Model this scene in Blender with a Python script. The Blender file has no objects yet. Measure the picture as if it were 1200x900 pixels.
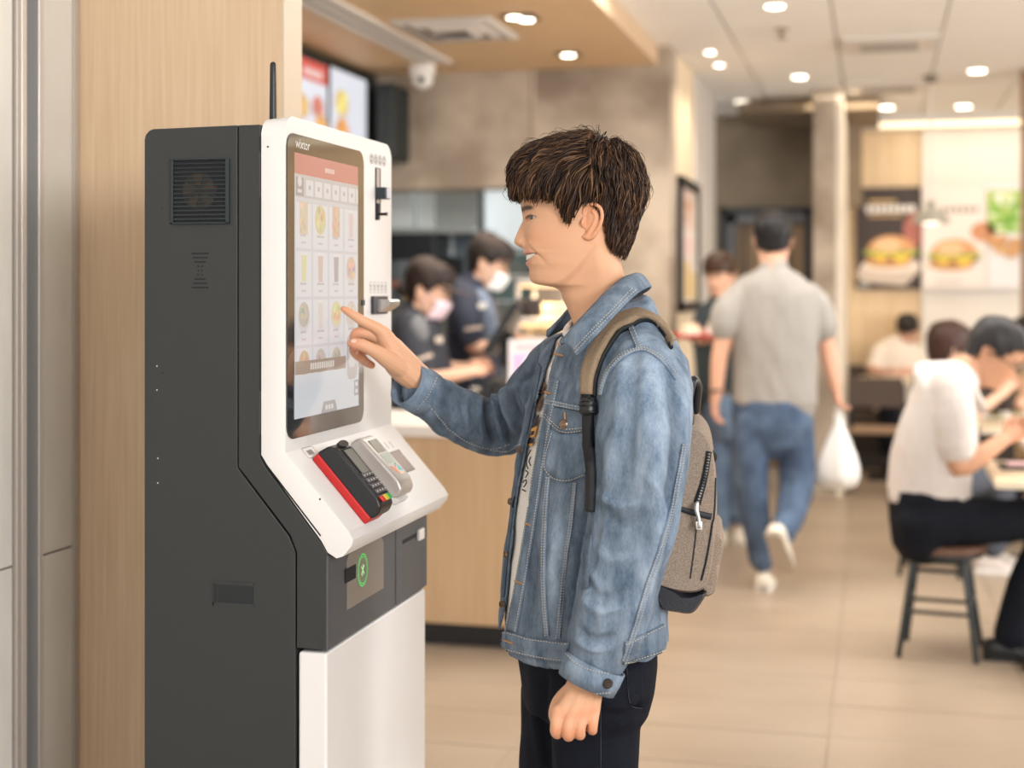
import bpy, bmesh, math, random
import numpy as np
from mathutils import Vector, Matrix, noise
from mathutils.bvhtree import BVHTree

random.seed(7)
SC = bpy.context.scene
COL = SC.collection
# ---------------------------------------------------------------- camera
H = 1.44                       # eye height of the lens, metres
YAW = math.atan(427 / 1700)
SA, CA = math.sin(YAW), math.cos(YAW)
FP, HY = 1700.0, 340.0
cam_d = bpy.data.cameras.new('camera')
cam = bpy.data.objects.new('camera', cam_d)
COL.objects.link(cam)
cam.location = (0, 0, H)
cam.rotation_euler = (math.pi / 2, 0, YAW)
cam_d.sensor_width = 36
cam_d.lens = FP * 36 / 1200
cam_d.shift_y = -(450 - HY) / 1200
cam_d.clip_start = 0.05
cam_d.dof.use_dof = True
cam_d.dof.focus_distance = 2.55
cam_d.dof.aperture_fstop = 2.2
SC.camera = cam
# ---------------------------------------------------------------- sky, lights, exposure
world = bpy.data.worlds.new('world')
SC.world = world
world.use_nodes = True
world.node_tree.nodes['Background'].inputs[0].default_value = (1.0, 0.975, 0.95, 1)
world.node_tree.nodes['Background'].inputs[1].default_value = 1.15
SC.view_settings.view_transform = 'Standard'
SC.view_settings.look = 'None'
SC.view_settings.gamma = 1
SC.view_settings.exposure = 0.27


def area(name, loc, target, sx, sy, power, color):
    l = bpy.data.lights.new(name, 'AREA')
    l.shape = 'RECTANGLE'
    l.size, l.size_y, l.energy, l.color = sx, sy, power, color
    o = bpy.data.objects.new(name, l)
    COL.objects.link(o)
    o.location = loc
    o.rotation_euler = (Vector(target) - Vector(loc)).to_track_quat('-Z', 'Y').to_euler()
    return o


area('shopfront_daylight', (2.6, -0.9, 2.35), (-0.9, 2.9, 1.1), 1.5, 1.2, 135, (1, .985, .97))
area('dining_room_light', (2.6, 8.6, 2.7), (2.0, 8.6, 0), 3.0, 4.0, 60, (1, .95, .88))
area('ceiling_fill_light', (5.5, 6.5, 1.5), (-.6, 9.6, 2.75), 4.0, 1.8, 210, (1, .98, .95))  # added fill from the right, aimed up to brighten the white ceiling
area('cove_wall_light', (2.6, 12.05, 2.72), (2.6, 12.45, 1.6), 5.0, .12, 9, (1, .88, .68))
area('aisle_light', (0.3, 6.0, 2.78), (0.2, 6.0, 0), 1.6, 3.0, 75, (1, .95, .89))
area('corridor_light', (-0.1, 10.8, 2.8), (-0.1, 10.8, 0), 0.8, 0.8, 14, (1, .85, .65))
area('counter_light', (-2.0, 6.3, 2.66), (-2.0, 6.3, 0), 1.0, 2.2, 36, (1, .9, .78))
area('kitchen_light', (-2.2, 10.2, 2.6), (-2.2, 10.2, 0), 2.0, 1.6, 60, (.93, .98, 1))


# ---------------------------------------------------------------- picture geometry
def ray(px, py):
    cx = (px - 600) / FP
    return Vector((-SA + cx * CA, CA + cx * SA, (HY - py) / FP))


ORG = Vector((0, 0, H))


def W(px, py, d):
    return ORG + ray(px, py) * d


def onY(px, py, Y):
    r = ray(px, py)
    return ORG + r * (Y / r.y)


def onX(px, py, X):
    r = ray(px, py)
    return ORG + r * (X / r.x)


def onZ(px, py, Z):
    r = ray(px, py)
    return ORG + r * ((Z - H) / r.z)


def onP(px, py, p, n):
    r = ray(px, py)
    return ORG + r * ((Vector(p) - ORG).dot(n) / r.dot(n))


def project(V):
    V = np.asarray(V, float)
    x, y, z = V[:, 0], V[:, 1], V[:, 2] - H
    d = -SA * x + CA * y
    l = CA * x + SA * y
    return 600 + FP * l / d, HY - FP * z / d, d


# ---------------------------------------------------------------- materials
MATS = {}


def mat(name, color, rough=.6, metal=0, noise_s=0, noise_a=.1, bump=0, bump_s=200, emit=0, spec=.5, coat=0,
        scale=(1, 1, 1), sss=0, attr=False, trans=0, pos=False, color2=None, contrast=None, sheen=0):
    if name in MATS:
        return MATS[name]
    m = bpy.data.materials.new(name)
    m.use_nodes = True
    nt = m.node_tree
    b = nt.nodes['Principled BSDF']
    b.inputs['Base Color'].default_value = (*color, 1)
    b.inputs['Roughness'].default_value = rough
    b.inputs['Metallic'].default_value = metal
    b.inputs['Specular IOR Level'].default_value = spec
    b.inputs['Coat Weight'].default_value = coat
    b.inputs['Sheen Weight'].default_value = sheen
    if trans:
        b.inputs['Transmission Weight'].default_value = trans
    if sss:
        b.inputs['Subsurface Weight'].default_value = sss
        b.inputs['Subsurface Radius'].default_value = (.012, .005, .003)
        b.inputs['Subsurface Scale'].default_value = 1
    tc = nt.nodes.new('ShaderNodeTexCoord')
    mp = nt.nodes.new('ShaderNodeMapping')
    mp.inputs['Scale'].default_value = scale
    if pos:
        ge = nt.nodes.new('ShaderNodeNewGeometry')
        nt.links.new(ge.outputs['Position'], mp.inputs['Vector'])
    else:
        nt.links.new(tc.outputs['Object'], mp.inputs['Vector'])
    src = None
    if attr:
        at = nt.nodes.new('ShaderNodeAttribute')
        at.attribute_name = 'tint'
        src = at.outputs['Color']
        nt.links.new(src, b.inputs['Base Color'])
    if noise_s:
        n = nt.nodes.new('ShaderNodeTexNoise')
        n.inputs['Scale'].default_value = noise_s
        n.inputs['Detail'].default_value = 5
        nt.links.new(mp.outputs[0], n.inputs['Vector'])
        mx = nt.nodes.new('ShaderNodeMix')
        mx.data_type = 'RGBA'
        c2 = color2 or tuple(max(0, c * (1 - noise_a * 2)) for c in color)
        mx.inputs[6].default_value = (*color, 1)
        mx.inputs[7].default_value = (*c2, 1)
        rm = nt.nodes.new('ShaderNodeMapRange')
        lo, hi = contrast or (.35, .65)
        rm.inputs[1].default_value, rm.inputs[2].default_value = lo, hi
        nt.links.new(n.outputs['Fac'], rm.inputs[0])
        nt.links.new(rm.outputs[0], mx.inputs[0])
        if attr:
            mu = nt.nodes.new('ShaderNodeMix')
            mu.data_type = 'RGBA'
            mu.blend_type = 'MULTIPLY'
            mu.inputs[0].default_value = 1
            nt.links.new(src, mu.inputs[6])
            nt.links.new(mx.outputs[2], mu.inputs[7])
            nt.links.new(mu.outputs[2], b.inputs['Base Color'])
        else:
            nt.links.new(mx.outputs[2], b.inputs['Base Color'])
    if bump:
        n2 = nt.nodes.new('ShaderNodeTexNoise')
        n2.inputs['Scale'].default_value = bump_s
        n2.inputs['Detail'].default_value = 4
        nt.links.new(mp.outputs[0], n2.inputs['Vector'])
        bp = nt.nodes.new('ShaderNodeBump')
        bp.inputs['Strength'].default_value = bump
        bp.inputs['Distance'].default_value = .004
        nt.links.new(n2.outputs['Fac'], bp.inputs['Height'])
        nt.links.new(bp.outputs[0], b.inputs['Normal'])
    if emit:
        b.inputs['Emission Strength'].default_value = emit
        if attr:
            nt.links.new(src, b.inputs['Emission Color'])
            for k in list(b.inputs['Base Color'].links): nt.links.remove(k)
            b.inputs['Base Color'].default_value = (*color, 1)
        else:
            b.inputs['Emission Color'].default_value = (*color, 1)
    MATS[name] = m
    return m


def wood(name, c1, c2, scale, rough=.5):
    m = mat(name, c1, rough, noise_s=6, scale=scale, color2=c2, contrast=(.3, .72), bump=.06, bump_s=40)
    return m


M_wood_wall = wood('pale_wood_wall', (.70, .525, .355), (.59, .415, .26), (20, 20, .5))
M_wood_ceil = wood('wood_ceiling', (.74, .52, .30), (.62, .42, .225), (1.2, 6, 1))
M_wood_far = wood('pale_wood_far', (.82, .64, .42), (.72, .53, .32), (6, 6, .3))
M_counter_wood = wood('counter_wood', (.68, .48, .29), (.56, .37, .205), (9, 9, .35))
M_concrete = mat('concrete', (.52, .44, .355), .85, noise_s=2.2, color2=(.27, .215, .165), contrast=(.36, .64), bump=.3, bump_s=25)
M_concrete_l = mat('concrete_left', (.80, .775, .72), .8, noise_s=3, color2=(.60, .575, .52), contrast=(.3, .75), bump=.35, bump_s=30, scale=(1, 1, .5))
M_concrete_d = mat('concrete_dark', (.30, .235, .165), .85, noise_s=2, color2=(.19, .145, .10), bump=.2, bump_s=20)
M_plaster = mat('cream_plaster', (.82, .74, .63), .8, noise_s=3, noise_a=.02)
M_ceiling = mat('ceiling_panel', (.90, .885, .86), .85, noise_s=30, noise_a=.015, pos=True)
M_ceilgrid = mat('ceiling_grid', (.55, .52, .48), .7)
M_tile = mat('floor_tile', (.44, .355, .27), .36, noise_s=1.6, color2=(.35, .27, .195), contrast=(.25, .75), bump=.04, bump_s=60, scale=(.8, 1.3, 1), pos=True)
M_grout = mat('grout', (.12, .09, .065), .9)
M_white = mat('white_paint_metal', (.75, .74, .735), .38, bump=.03, bump_s=900)
M_grey = mat('charcoal_powder_coat', (.025, .028, .029), .55, bump=.05, bump_s=900)
M_grey2 = mat('slate_powder_coat', (.068, .072, .080), .5, bump=.05, bump_s=900)
M_black = mat('black_plastic', (.012, .013, .015), .4)
M_dark = mat('dark_recess', (.006, .007, .009), .8)
M_glassblk = mat('black_glass', (.018, .015, .013), .08, coat=1)
M_steel = mat('brushed_steel', (.72, .71, .7), .38, metal=.6)
M_silver = mat('silver_plastic', (.50, .47, .44), .35, metal=.4)
M_red = mat('red_plastic', (.48, .012, .012), .4)
M_attr = mat('printed', (1, 1, 1), .5, attr=True)
M_screen = mat('lit_screen', (.10, .10, .10), .18, attr=True, emit=.58, coat=.3)
M_menu = mat('lit_menu', (.1, .1, .1), .3, attr=True, emit=.75)
M_lamp = mat('lamp_glow', (1, .93, .8), .5, emit=7)
M_cove = mat('cove_glow', (1, .86, .6), .5, emit=1.3)
M_whiteplastic = mat('white_plastic', (.82, .80, .77), .4)
M_trimwhite = mat('white_trim', (.72, .68, .64), .5)
M_navy = mat('navy_leather', (.014, .017, .026), .45, bump=.2, bump_s=300)
M_blackmetal = mat('black_steel', (.014, .022, .026), .35)
M_worktop = mat('worktop', (.84, .79, .73), .3)
M_brownseat = mat('brown_leather', (.14, .07, .045), .5)

# ---------------------------------------------------------------- object helpers
WM = {}
I4 = Matrix.Identity(4)


def props(o, label=None, cat=None, group=None, kind=None):
    if label: o['label'] = label
    if cat: o['category'] = cat
    if group: o['group'] = group
    if kind: o['kind'] = kind
    return o


def root(name, loc, label, cat, group=None, rz=0):
    o = bpy.data.objects.new(name, None)
    o.empty_display_size = .1
    COL.objects.link(o)
    o.location = loc
    o.rotation_euler = (0, 0, rz)
    WM[o.name] = Matrix.Translation(Vector(loc)) @ Matrix.Rotation(rz, 4, 'Z')
    return props(o, label, cat, group)


def emit(name, V, F, material, parent=None, smooth=False, tint=None, mi=None, bevel=0, **kw):
    """V in world metres, F list of index tuples -> one mesh object"""
    V = [Vector(v) for v in V]
    if parent is not None:
        M = WM[parent.name]
    else:
        xs = [v.x for v in V]; ys = [v.y for v in V]; zs = [v.z for v in V]
        M = Matrix.Translation(((min(xs) + max(xs)) / 2, (min(ys) + max(ys)) / 2, min(zs)))
    Mi = M.inverted()
    me = bpy.data.meshes.new(name)
    me.from_pydata([Mi @ v for v in V], [], [tuple(int(i) for i in f) for f in F])
    for mm in (material if isinstance(material, (list, tuple)) else [material]):
        me.materials.append(mm)
    if mi is not None:
        me.polygons.foreach_set('material_index', np.array(mi, dtype=np.int32))
    if smooth:
        me.polygons.foreach_set('use_smooth', np.ones(len(me.polygons), dtype=bool))
    if tint is not None:
        a = me.color_attributes.new('tint', 'FLOAT_COLOR', 'POINT')
        t = np.ones((len(V), 4), dtype=np.float32)
        t[:, :3] = np.asarray(tint, dtype=np.float32)
        a.data.foreach_set('color', t.ravel())
    me.update()
    o = bpy.data.objects.new(name, me)
    COL.objects.link(o)
    if parent is not None:
        o.parent = parent
    else:
        o.matrix_world = M
    WM[o.name] = M
    if bevel:
        b = bmesh.new(); b.from_mesh(me)
        ed = [e for e in b.edges if len(e.link_faces) == 2 and e.calc_face_angle(0) > .5]
        bmesh.ops.bevel(b, geom=ed, offset=bevel, segments=2, profile=.5, affect='EDGES', clamp_overlap=True)
        bmesh.ops.recalc_face_normals(b, faces=b.faces)
        b.to_mesh(me); b.free()
        me.polygons.foreach_set('use_smooth', np.ones(len(me.polygons), dtype=bool))
        me.set_sharp_from_angle(angle=1.0)
        wn = o.modifiers.new('even_shading', 'WEIGHTED_NORMAL'); wn.keep_sharp = True; wn.weight = 90
    if kw.get('flat'):
        for m_ in list(o.modifiers): o.modifiers.remove(m_)
        me.polygons.foreach_set('use_smooth', np.zeros(len(me.polygons), dtype=bool))
    props(o, kw.get('label'), kw.get('cat'), kw.get('group'), kw.get('kind'))
    return o


def g_box(a, b):
    x0, y0, z0 = a; x1, y1, z1 = b
    V = [(x, y, z) for z in (z0, z1) for y in (y0, y1) for x in (x0, x1)]
    F = [(0, 2, 3, 1), (4, 5, 7, 6), (0, 1, 5, 4), (2, 6, 7, 3), (0, 4, 6, 2), (1, 3, 7, 5)]
    return V, F


def g_prism(poly, fn, a, b):
    """poly: 2-D points; fn(p, t) -> 3-D point; a,b: the two ends"""
    n = len(poly)
    V = [fn(p, a) for p in poly] + [fn(p, b) for p in poly]
    F = [tuple(range(n - 1, -1, -1)), tuple(range(n, 2 * n))]
    F += [(i, (i + 1) % n, n + (i + 1) % n, n + i) for i in range(n)]
    return V, F


def merge(gs):
    V, F = [], []
    for g in gs:
        k = len(V)
        V += list(g[0])
        F += [tuple(i + k for i in f) for f in g[1]]
    return V, F


def recalc(o):
    b = bmesh.new(); b.from_mesh(o.data)
    bmesh.ops.recalc_face_normals(b, faces=b.faces)
    b.to_mesh(o.data); b.free()
    return o


def box(name, a, b, m, parent=None, bevel=0, **kw):
    a, b = [min(p, q) for p, q in zip(a, b)], [max(p, q) for p, q in zip(a, b)]
    V, F = g_box(a, b)
    return emit(name, V, F, m, parent, bevel=bevel, **kw)


def prism(name, poly, fn, a, b, m, parent=None, bevel=0, **kw):
    V, F = g_prism(poly, fn, a, b)
    o = emit(name, V, F, m, parent, bevel=bevel, **kw)
    return o if bevel else recalc(o)


def catmull(P, n):
    P = [np.array(p, float) for p in P]
    out = []
    for i in range(len(P) - 1):
        p0 = P[max(i - 1, 0)]; p1 = P[i]; p2 = P[i + 1]; p3 = P[min(i + 2, len(P) - 1)]
        for k in range(n):
            t = k / n
            out.append(.5 * ((2 * p1) + (-p0 + p2) * t + (2 * p0 - 5 * p1 + 4 * p2 - p3) * t * t + (-p0 + 3 * p1 - 3 * p2 + p3) * t ** 3))
    out.append(P[-1])
    return out


def g_tube(P, R, n=12, sub=4, ref=None, cap=True, open_=False):
    """tube through P with radius R (scalar or (r_side, r_ref)); caps are rounded"""
    R = [(r, r) if not isinstance(r, (tuple, list)) else r for r in R]
    Q = [tuple(p) + tuple(r) for p, r in zip(P, R)]
    Q = catmull(Q, sub) if sub > 1 else [np.array(q, float) for q in Q]
    C = np.array([q[:3] for q in Q]); RR = np.array([q[3:5] for q in Q])
    T = np.gradient(C, axis=0)
    T /= np.linalg.norm(T, axis=1)[:, None] + 1e-12
    if cap and not open_:      # rounded ends
        pre, post = [], []
        for a in (80, 60, 35):
            s, c = math.sin(math.radians(a)), math.cos(math.radians(a))
            r0 = RR[0].mean(); r1 = RR[-1].mean()
            pre.append((C[0] - T[0] * s * r0, RR[0] * c, T[0]))
            post.append((C[-1] + T[-1] * s * r1, RR[-1] * c, T[-1]))
        C = np.array([p[0] for p in pre] + list(C) + [p[0] for p in post[::-1]])
        RR = np.array([p[1] for p in pre] + list(RR) + [p[1] for p in post[::-1]])
        T = np.array([p[2] for p in pre] + list(T) + [p[2] for p in post[::-1]])
    V = []
    up = np.array(ref if ref is not None else (0.13, .2, 1.0), float)
    s_prev = None
    for c, t, r in zip(C, T, RR):
        if ref is None and s_prev is not None:
            s = s_prev - t * np.dot(s_prev, t)
        else:
            s = np.cross(up, t)
        s /= np.linalg.norm(s) + 1e-12
        s_prev = s
        u = np.cross(t, s)
        for k in range(n):
            a = 2 * math.pi * k / n
            V.append(tuple(c + s * math.cos(a) * r[0] + u * math.sin(a) * r[1]))
    m = len(C)
    F = [(i * n + k, i * n + (k + 1) % n, (i + 1) * n + (k + 1) % n, (i + 1) * n + k) for i in range(m - 1) for k in range(n)]
    if not open_:
        F += [tuple(range(n - 1, -1, -1)), tuple(range((m - 1) * n, m * n))]
    return V, F


def tube(name, P, R, m, parent=None, n=10, sub=4, **kw):
    if not isinstance(R, (list, tuple)): R = [R] * len(P)
    V, F = g_tube(P, R, n, sub)
    return emit(name, V, F, m, parent, smooth=True, **kw)


def g_lathe(prof, c, n=24, axis=None):
    c = Vector(c)
    q = Vector(axis).to_track_quat('Z', 'Y') if axis is not None else None
    V = []
    for r, z in prof:
        for k in range(n):
            a = 2 * math.pi * k / n
            p = Vector((r * math.cos(a), r * math.sin(a), z))
            V.append(c + (q @ p if q else p))
    F = [(i * n + k, i * n + (k + 1) % n, (i + 1) * n + (k + 1) % n, (i + 1) * n + k) for i in range(len(prof) - 1) for k in range(n)]
    F += [tuple(range(n - 1, -1, -1)), tuple(range((len(prof) - 1) * n, len(prof) * n))]
    return V, F


def lathe(name, prof, c, m, parent=None, n=24, axis=None, **kw):
    V, F = g_lathe(prof, c, n, axis)
    o = emit(name, V, F, m, parent, smooth=True, **kw)
    o.data.set_sharp_from_angle(angle=.7)
    return recalc(o)


def g_ell(c, r, n=16, m=10, rot=None):
    V = []
    for i in range(m + 1):
        a = math.pi * i / m
        for k in range(n):
            b = 2 * math.pi * k / n
            p = Vector((r[0] * math.sin(a) * math.cos(b), r[1] * math.sin(a) * math.sin(b), r[2] * math.cos(a)))
            if rot: p = rot @ p
            V.append(Vector(c) + p)
    F = [(i * n + k, (i + 1) * n + k, (i + 1) * n + (k + 1) % n, i * n + (k + 1) % n) for i in range(m) for k in range(n)]
    return V, F


def union(gs, voxel, smooth=4, fac=.5):
    """one continuous skin over several overlapping solids"""
    V, F = merge(gs)
    me = bpy.data.meshes.new('tmp')
    me.from_pydata([tuple(v) for v in V], [], F)
    b = bmesh.new(); b.from_mesh(me)
    bmesh.ops.remove_doubles(b, verts=b.verts, dist=1e-5)
    bmesh.ops.recalc_face_normals(b, faces=b.faces)
    b.to_mesh(me); b.free()
    o = bpy.data.objects.new('tmp', me)
    COL.objects.link(o)
    r = o.modifiers.new('r', 'REMESH'); r.mode = 'VOXEL'; r.voxel_size = voxel
    if smooth:
        s = o.modifiers.new('s', 'SMOOTH'); s.iterations = smooth; s.factor = fac
    dg = bpy.context.evaluated_depsgraph_get()
    ev = o.evaluated_get(dg)
    m2 = ev.to_mesh()
    n = len(m2.vertices)
    co = np.empty(n * 3, dtype=np.float32); m2.vertices.foreach_get('co', co)
    no = np.empty(n * 3, dtype=np.float32); m2.vertex_normals.foreach_get('vector', no)
    Fo = [tuple(p.vertices) for p in m2.polygons]
    ev.to_mesh_clear()
    bpy.data.objects.remove(o); bpy.data.meshes.remove(me)
    return co.reshape(-1, 3).astype(float), Fo, no.reshape(-1, 3).astype(float)


def bvh(V, F):
    return BVHTree.FromPolygons([Vector(v) for v in V], [tuple(f) for f in F])


def hit(B, px, py, dflt=2.6):
    r = ray(px, py)
    L = r.length
    p, n, i, d = B.ray_cast(ORG, r / L)
    if p is None:
        q = W(px, py, dflt)
        p, n, i, d = B.find_nearest(q)
        return Vector(p), Vector(n)
    if n.dot(r) > 0: n = -n
    return p, n


def strip(name, top, bot, B, m, parent=None, off=.002, thick=.002, nu=24, nv=4, dflt=2.6, straight=False, **kw):
    """a thick cloth patch lying on surface B; top and bottom edges given as picture polylines"""
    def samp(P, n):
        Q = np.array(P if straight else catmull([(a, b) for a, b in P], 8), float)
        L = np.r_[0, np.cumsum(np.linalg.norm(np.diff(Q, axis=0), axis=1))]
        t = np.linspace(0, L[-1], n)
        return np.c_[np.interp(t, L, Q[:, 0]), np.interp(t, L, Q[:, 1])]
    T, Bo = samp(top, nu), samp(bot, nu)
    up, dn = [], []
    for j in range(nv):
        f = j / (nv - 1)
        for i in range(nu):
            x, y = T[i] * (1 - f) + Bo[i] * f
            p, n = hit(B, x, y, dflt)
            vd = (ORG - p).normalized()
            nn = (n + vd * .6).normalized()
            e = min(1, min(f, 1 - f) * 4 + .55)
            up.append(p + nn * (off + thick * e)); dn.append(p - nn * .001)
    V = up + dn
    N = nu * nv
    F = [(j * nu + i, j * nu + i + 1, (j + 1) * nu + i + 1, (j + 1) * nu + i) for j in range(nv - 1) for i in range(nu - 1)]
    F += [tuple(N + a for a in f[::-1]) for f in F]
    rim = [j for j in range(nu)] + [j * nu + nu - 1 for j in range(1, nv)] + [(nv - 1) * nu + i for i in range(nu - 2, -1, -1)] + [j * nu for j in range(nv - 2, 0, -1)]
    for a, b in zip(rim, rim[1:] + rim[:1]):
        F.append((a, a + N, b + N, b))
    if m is None: return V, F
    return recalc(emit(name, V, F, m, parent, smooth=True, **kw))


def g_line(P, B, w=.0011, off=.0035, n=None, dash=False, dflt=2.6):
    """a stitch line: thin thread lying on B along a picture polyline"""
    Q = np.array(catmull(P, 8), float)
    L = np.r_[0, np.cumsum(np.linalg.norm(np.diff(Q, axis=0), axis=1))]
    k = n or max(6, int(L[-1] / (1.6 if dash else 5)))
    t = np.linspace(0, L[-1], k)
    pts = []
    for x, y in np.c_[np.interp(t, L, Q[:, 0]), np.interp(t, L, Q[:, 1])]:
        p, nn = hit(B, x, y, dflt)
        pts.append(p + (nn + (ORG - p).normalized() * .6).normalized() * off)
    if not dash:
        return g_tube(pts, [w] * len(pts), 4, 1, cap=False)
    return merge([g_tube([pts[i], pts[i + 1]], [w, w], 4, 1, cap=False) for i in range(0, len(pts) - 1, 2)])


def copy_thing(o):
    """a copy of a thing with copies of its parts and sub-parts"""
    c = o.copy(); COL.objects.link(c)
    for ch in list(o.children):
        d = ch.copy(); COL.objects.link(d); d.parent = c
        for g in list(ch.children):
            e = g.copy(); COL.objects.link(e); e.parent = d
    return c


def text_geo(s, fn, size, depth=0, align='LEFT', bold=0):
    """flat lettering -> (V,F) through fn(x, y) -> 3-D"""
    cu = bpy.data.curves.new('t', 'FONT'); cu.body = s; cu.size = size; cu.align_x = align
    cu.resolution_u = 3; cu.offset = bold
    o = bpy.data.objects.new('t', cu); COL.objects.link(o)
    dg = bpy.context.evaluated_depsgraph_get()
    me = o.evaluated_get(dg).to_mesh()
    V = [fn(v.co.x, v.co.y) for v in me.vertices]
    F = [tuple(p.vertices) for p in me.polygons]
    o.evaluated_get(dg).to_mesh_clear()
    bpy.data.objects.remove(o); bpy.data.curves.remove(cu)
    return V, F
# ================================================================ SETTING
def Wp_(px, py, Y): return onY(px, py, Y)
S = dict(kind='structure')
YW = 12.45                      # back wall
YB = 8.4                        # concrete wall over the kitchen pass
ZS, ZC = 2.75, 2.86
# floor: base with a tile pattern far away, real tiles where they can be told apart
floor = box('floor', (-4.5, -2.5, -.05), (7, YW + 1.5, -.006), M_grout, **S)
cols = [-4.2, -3.6, -2.9, -2.24, -1.67, -1.11, -.15, .52, 1.13, 1.75, 2.37, 2.98, 3.6, 4.6]
row = .365
tmesh = {}
nt_ = 0
ys = [2.6 + row * i for i in range(28)]
for j, y0 in enumerate(ys):
    for i in range(len(cols) - 1):
        x0, x1 = cols[i], cols[i + 1]
        a = (x0 + x1) / 2
        if y0 > 11.9 or y0 < 2.9 or abs(a / (y0 + .2) + .16) > .56 or (x0 < -1.9 and y0 < 3.0) or nt_ >= 300: continue
        w = round(x1 - x0, 3)
        if w not in tmesh:
            t = emit('tile', *g_box((x0 + .0035, y0 + .0035, -.02), (x1 - .0035, y0 + row - .0035, 0)), M_tile, floor, bevel=.0012, flat=True)
            tmesh[w] = (t.data, a, y0)
        else:
            me, ax, ay = tmesh[w]
            t = bpy.data.objects.new('tile', me); COL.objects.link(t); t.parent = floor
            t.location = (a - ax, y0 - ay, random.uniform(-.0006, .0006))
        nt_ += 1
box('distant_tiling', (-4.5, -2.5, -.0055), (7, YW + 1.5, -.0035), mat('tile_plain', (.40, .315, .235), .4, noise_s=2, noise_a=.08), floor, kind='stuff')

# ceiling: white panels in a grid, wooden soffit over the counter
ceil = box('ceiling', (-1.26, -2.5, ZC + .02), (7, YW + 1.5, ZC + .12), M_ceilgrid, **S)
gx = [-1.36 + .57 * i for i in range(12)]
gme = None
for j in range(13):
    y0 = 5.4 + .6 * j
    for i in range(len(gx) - 1):
        x0, x1 = max(gx[i], -1.258), gx[i + 1]
        if (x0 + x1) / 2 / y0 > .26 or y0 > YW - .1: continue
        key = round(x1 - x0, 3)
        if gme is None or key not in gme:
            gme = gme or {}
            p = emit('ceiling_panel', *g_box((x0 + .006, y0 + .006, ZC), (x1 - .006, y0 + .594, ZC + .03)), M_ceiling, ceil, bevel=.002, flat=True)
            gme[key] = (p.data, x0, y0)
        else:
            p = bpy.data.objects.new('ceiling_panel', gme[key][0]); COL.objects.link(p); p.parent = ceil
            p.location = (x0 - gme[key][1], y0 - gme[key][2], 0)
box('near_ceiling_panels', (-1.25, -2.5, ZC + .012), (7, 5.39, ZC + .03), M_ceiling, ceil, kind='stuff')
soff = box('ceiling', (-4.5, 2.96, ZS), (-1.262, YB + .05, ZS + .3), M_wood_ceil, **S)
soff.name = 'ceiling_soffit'
box('trim_1', (-1.262, 2.96, ZS), (-1.235, YB, ZC + .02), M_wood_wall, **S)
box('trim_2', (-1.0, YW - 1.6, ZC - .10), (.02, YW - .2, ZC - .02), M_concrete_d, **S)

# left wall: concrete slabs with a steel channel, then the pale wood wall behind the kiosk
XL = -1.76
yl = [onX(p, 400, XL).y for p in (-60, 15, 22, 28, 42, 47.5, 85, 88)]
wl = box('wall_left', (XL - .12, -2.5, 0), (XL - .035, 2.98, 3.2), M_concrete_l, **S)
for (a, b, pz) in ((yl[0], yl[1], 664), (yl[5], yl[6] + .0, 645)):
    zj = onX(15 if a < yl[2] else 70, pz, XL).z
    for z0, z1 in ((0, zj - .002), (zj + .002, 3.2)):
        emit('concrete_slab', *g_box((XL - .04, a, z0), (XL, b, z1)), M_concrete_l, wl, bevel=.003)
tr = box('trim_3', (XL - .034, yl[1], 0), (XL - .022, yl[5], 3.2), M_blackmetal, **S)
for a, b in ((yl[1] + .004, yl[2]), (yl[2], yl[3]), (yl[4], yl[5])):
    emit('channel_flange', *g_box((XL - .03, a, 0), (XL + .008, b, 3.2)), M_steel if a != yl[1] + .004 else mat('dull_steel', (.52, .48, .44), .4, metal=.4), tr, bevel=.002)
emit('corner_strip', *g_box((XL - .04, yl[6], 0), (XL + .004, yl[7] + .01, 3.2)), mat('dull_steel', (.52, .48, .44), .4, metal=.4), tr, bevel=.001)
YWD = 2.96
xe = onY(333, 300, YWD).x
ww = box('wall_kiosk', (XL, YWD, 0), (xe - .006, YWD + .10, ZS + .3), M_wood_wall, **S)
emit('edge_strip', *g_box((xe - .006, YWD - .001, 0), (xe, YWD + .101, ZS + .3)), mat('strip_cream', (.60, .49, .36), .45), ww)

# concrete wall over the kitchen pass + pillar
xa, xb = onY(440, 100, YB).x, onY(785, 100, YB).x
zl = onY(520, 221, YB).z
xp = onY(628, 300, YB).x
wb = box('wall_back', (-4.2, YB, zl), (xp, YB + .25, ZS + .3), M_concrete, **S)
box('wall_pillar', (xp, YB, 0), (xb, YB + .3, ZC + .02), M_concrete, **S)
for px in (622,):
    x = onY(px, 150, YB).x
    emit('panel_joint', *g_box((x - .006, YB - .002, zl), (x + .006, YB + .01, ZS)), M_concrete_d, wb)
# aisle side wall: cream, then pale plaster
ym = onX(812, 200, xb).y
yend = 10.7
box('wall_side', (xb - .2, YB + .3, 0), (xb, ym, ZC + .02), mat('cream_side', (.80, .66, .48), .7), **S)
box('wall_side_far', (xb - .2, ym, 0), (xb + .015, yend, ZC + .02), mat('grey_side', (.62, .58, .54), .75), **S)
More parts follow.
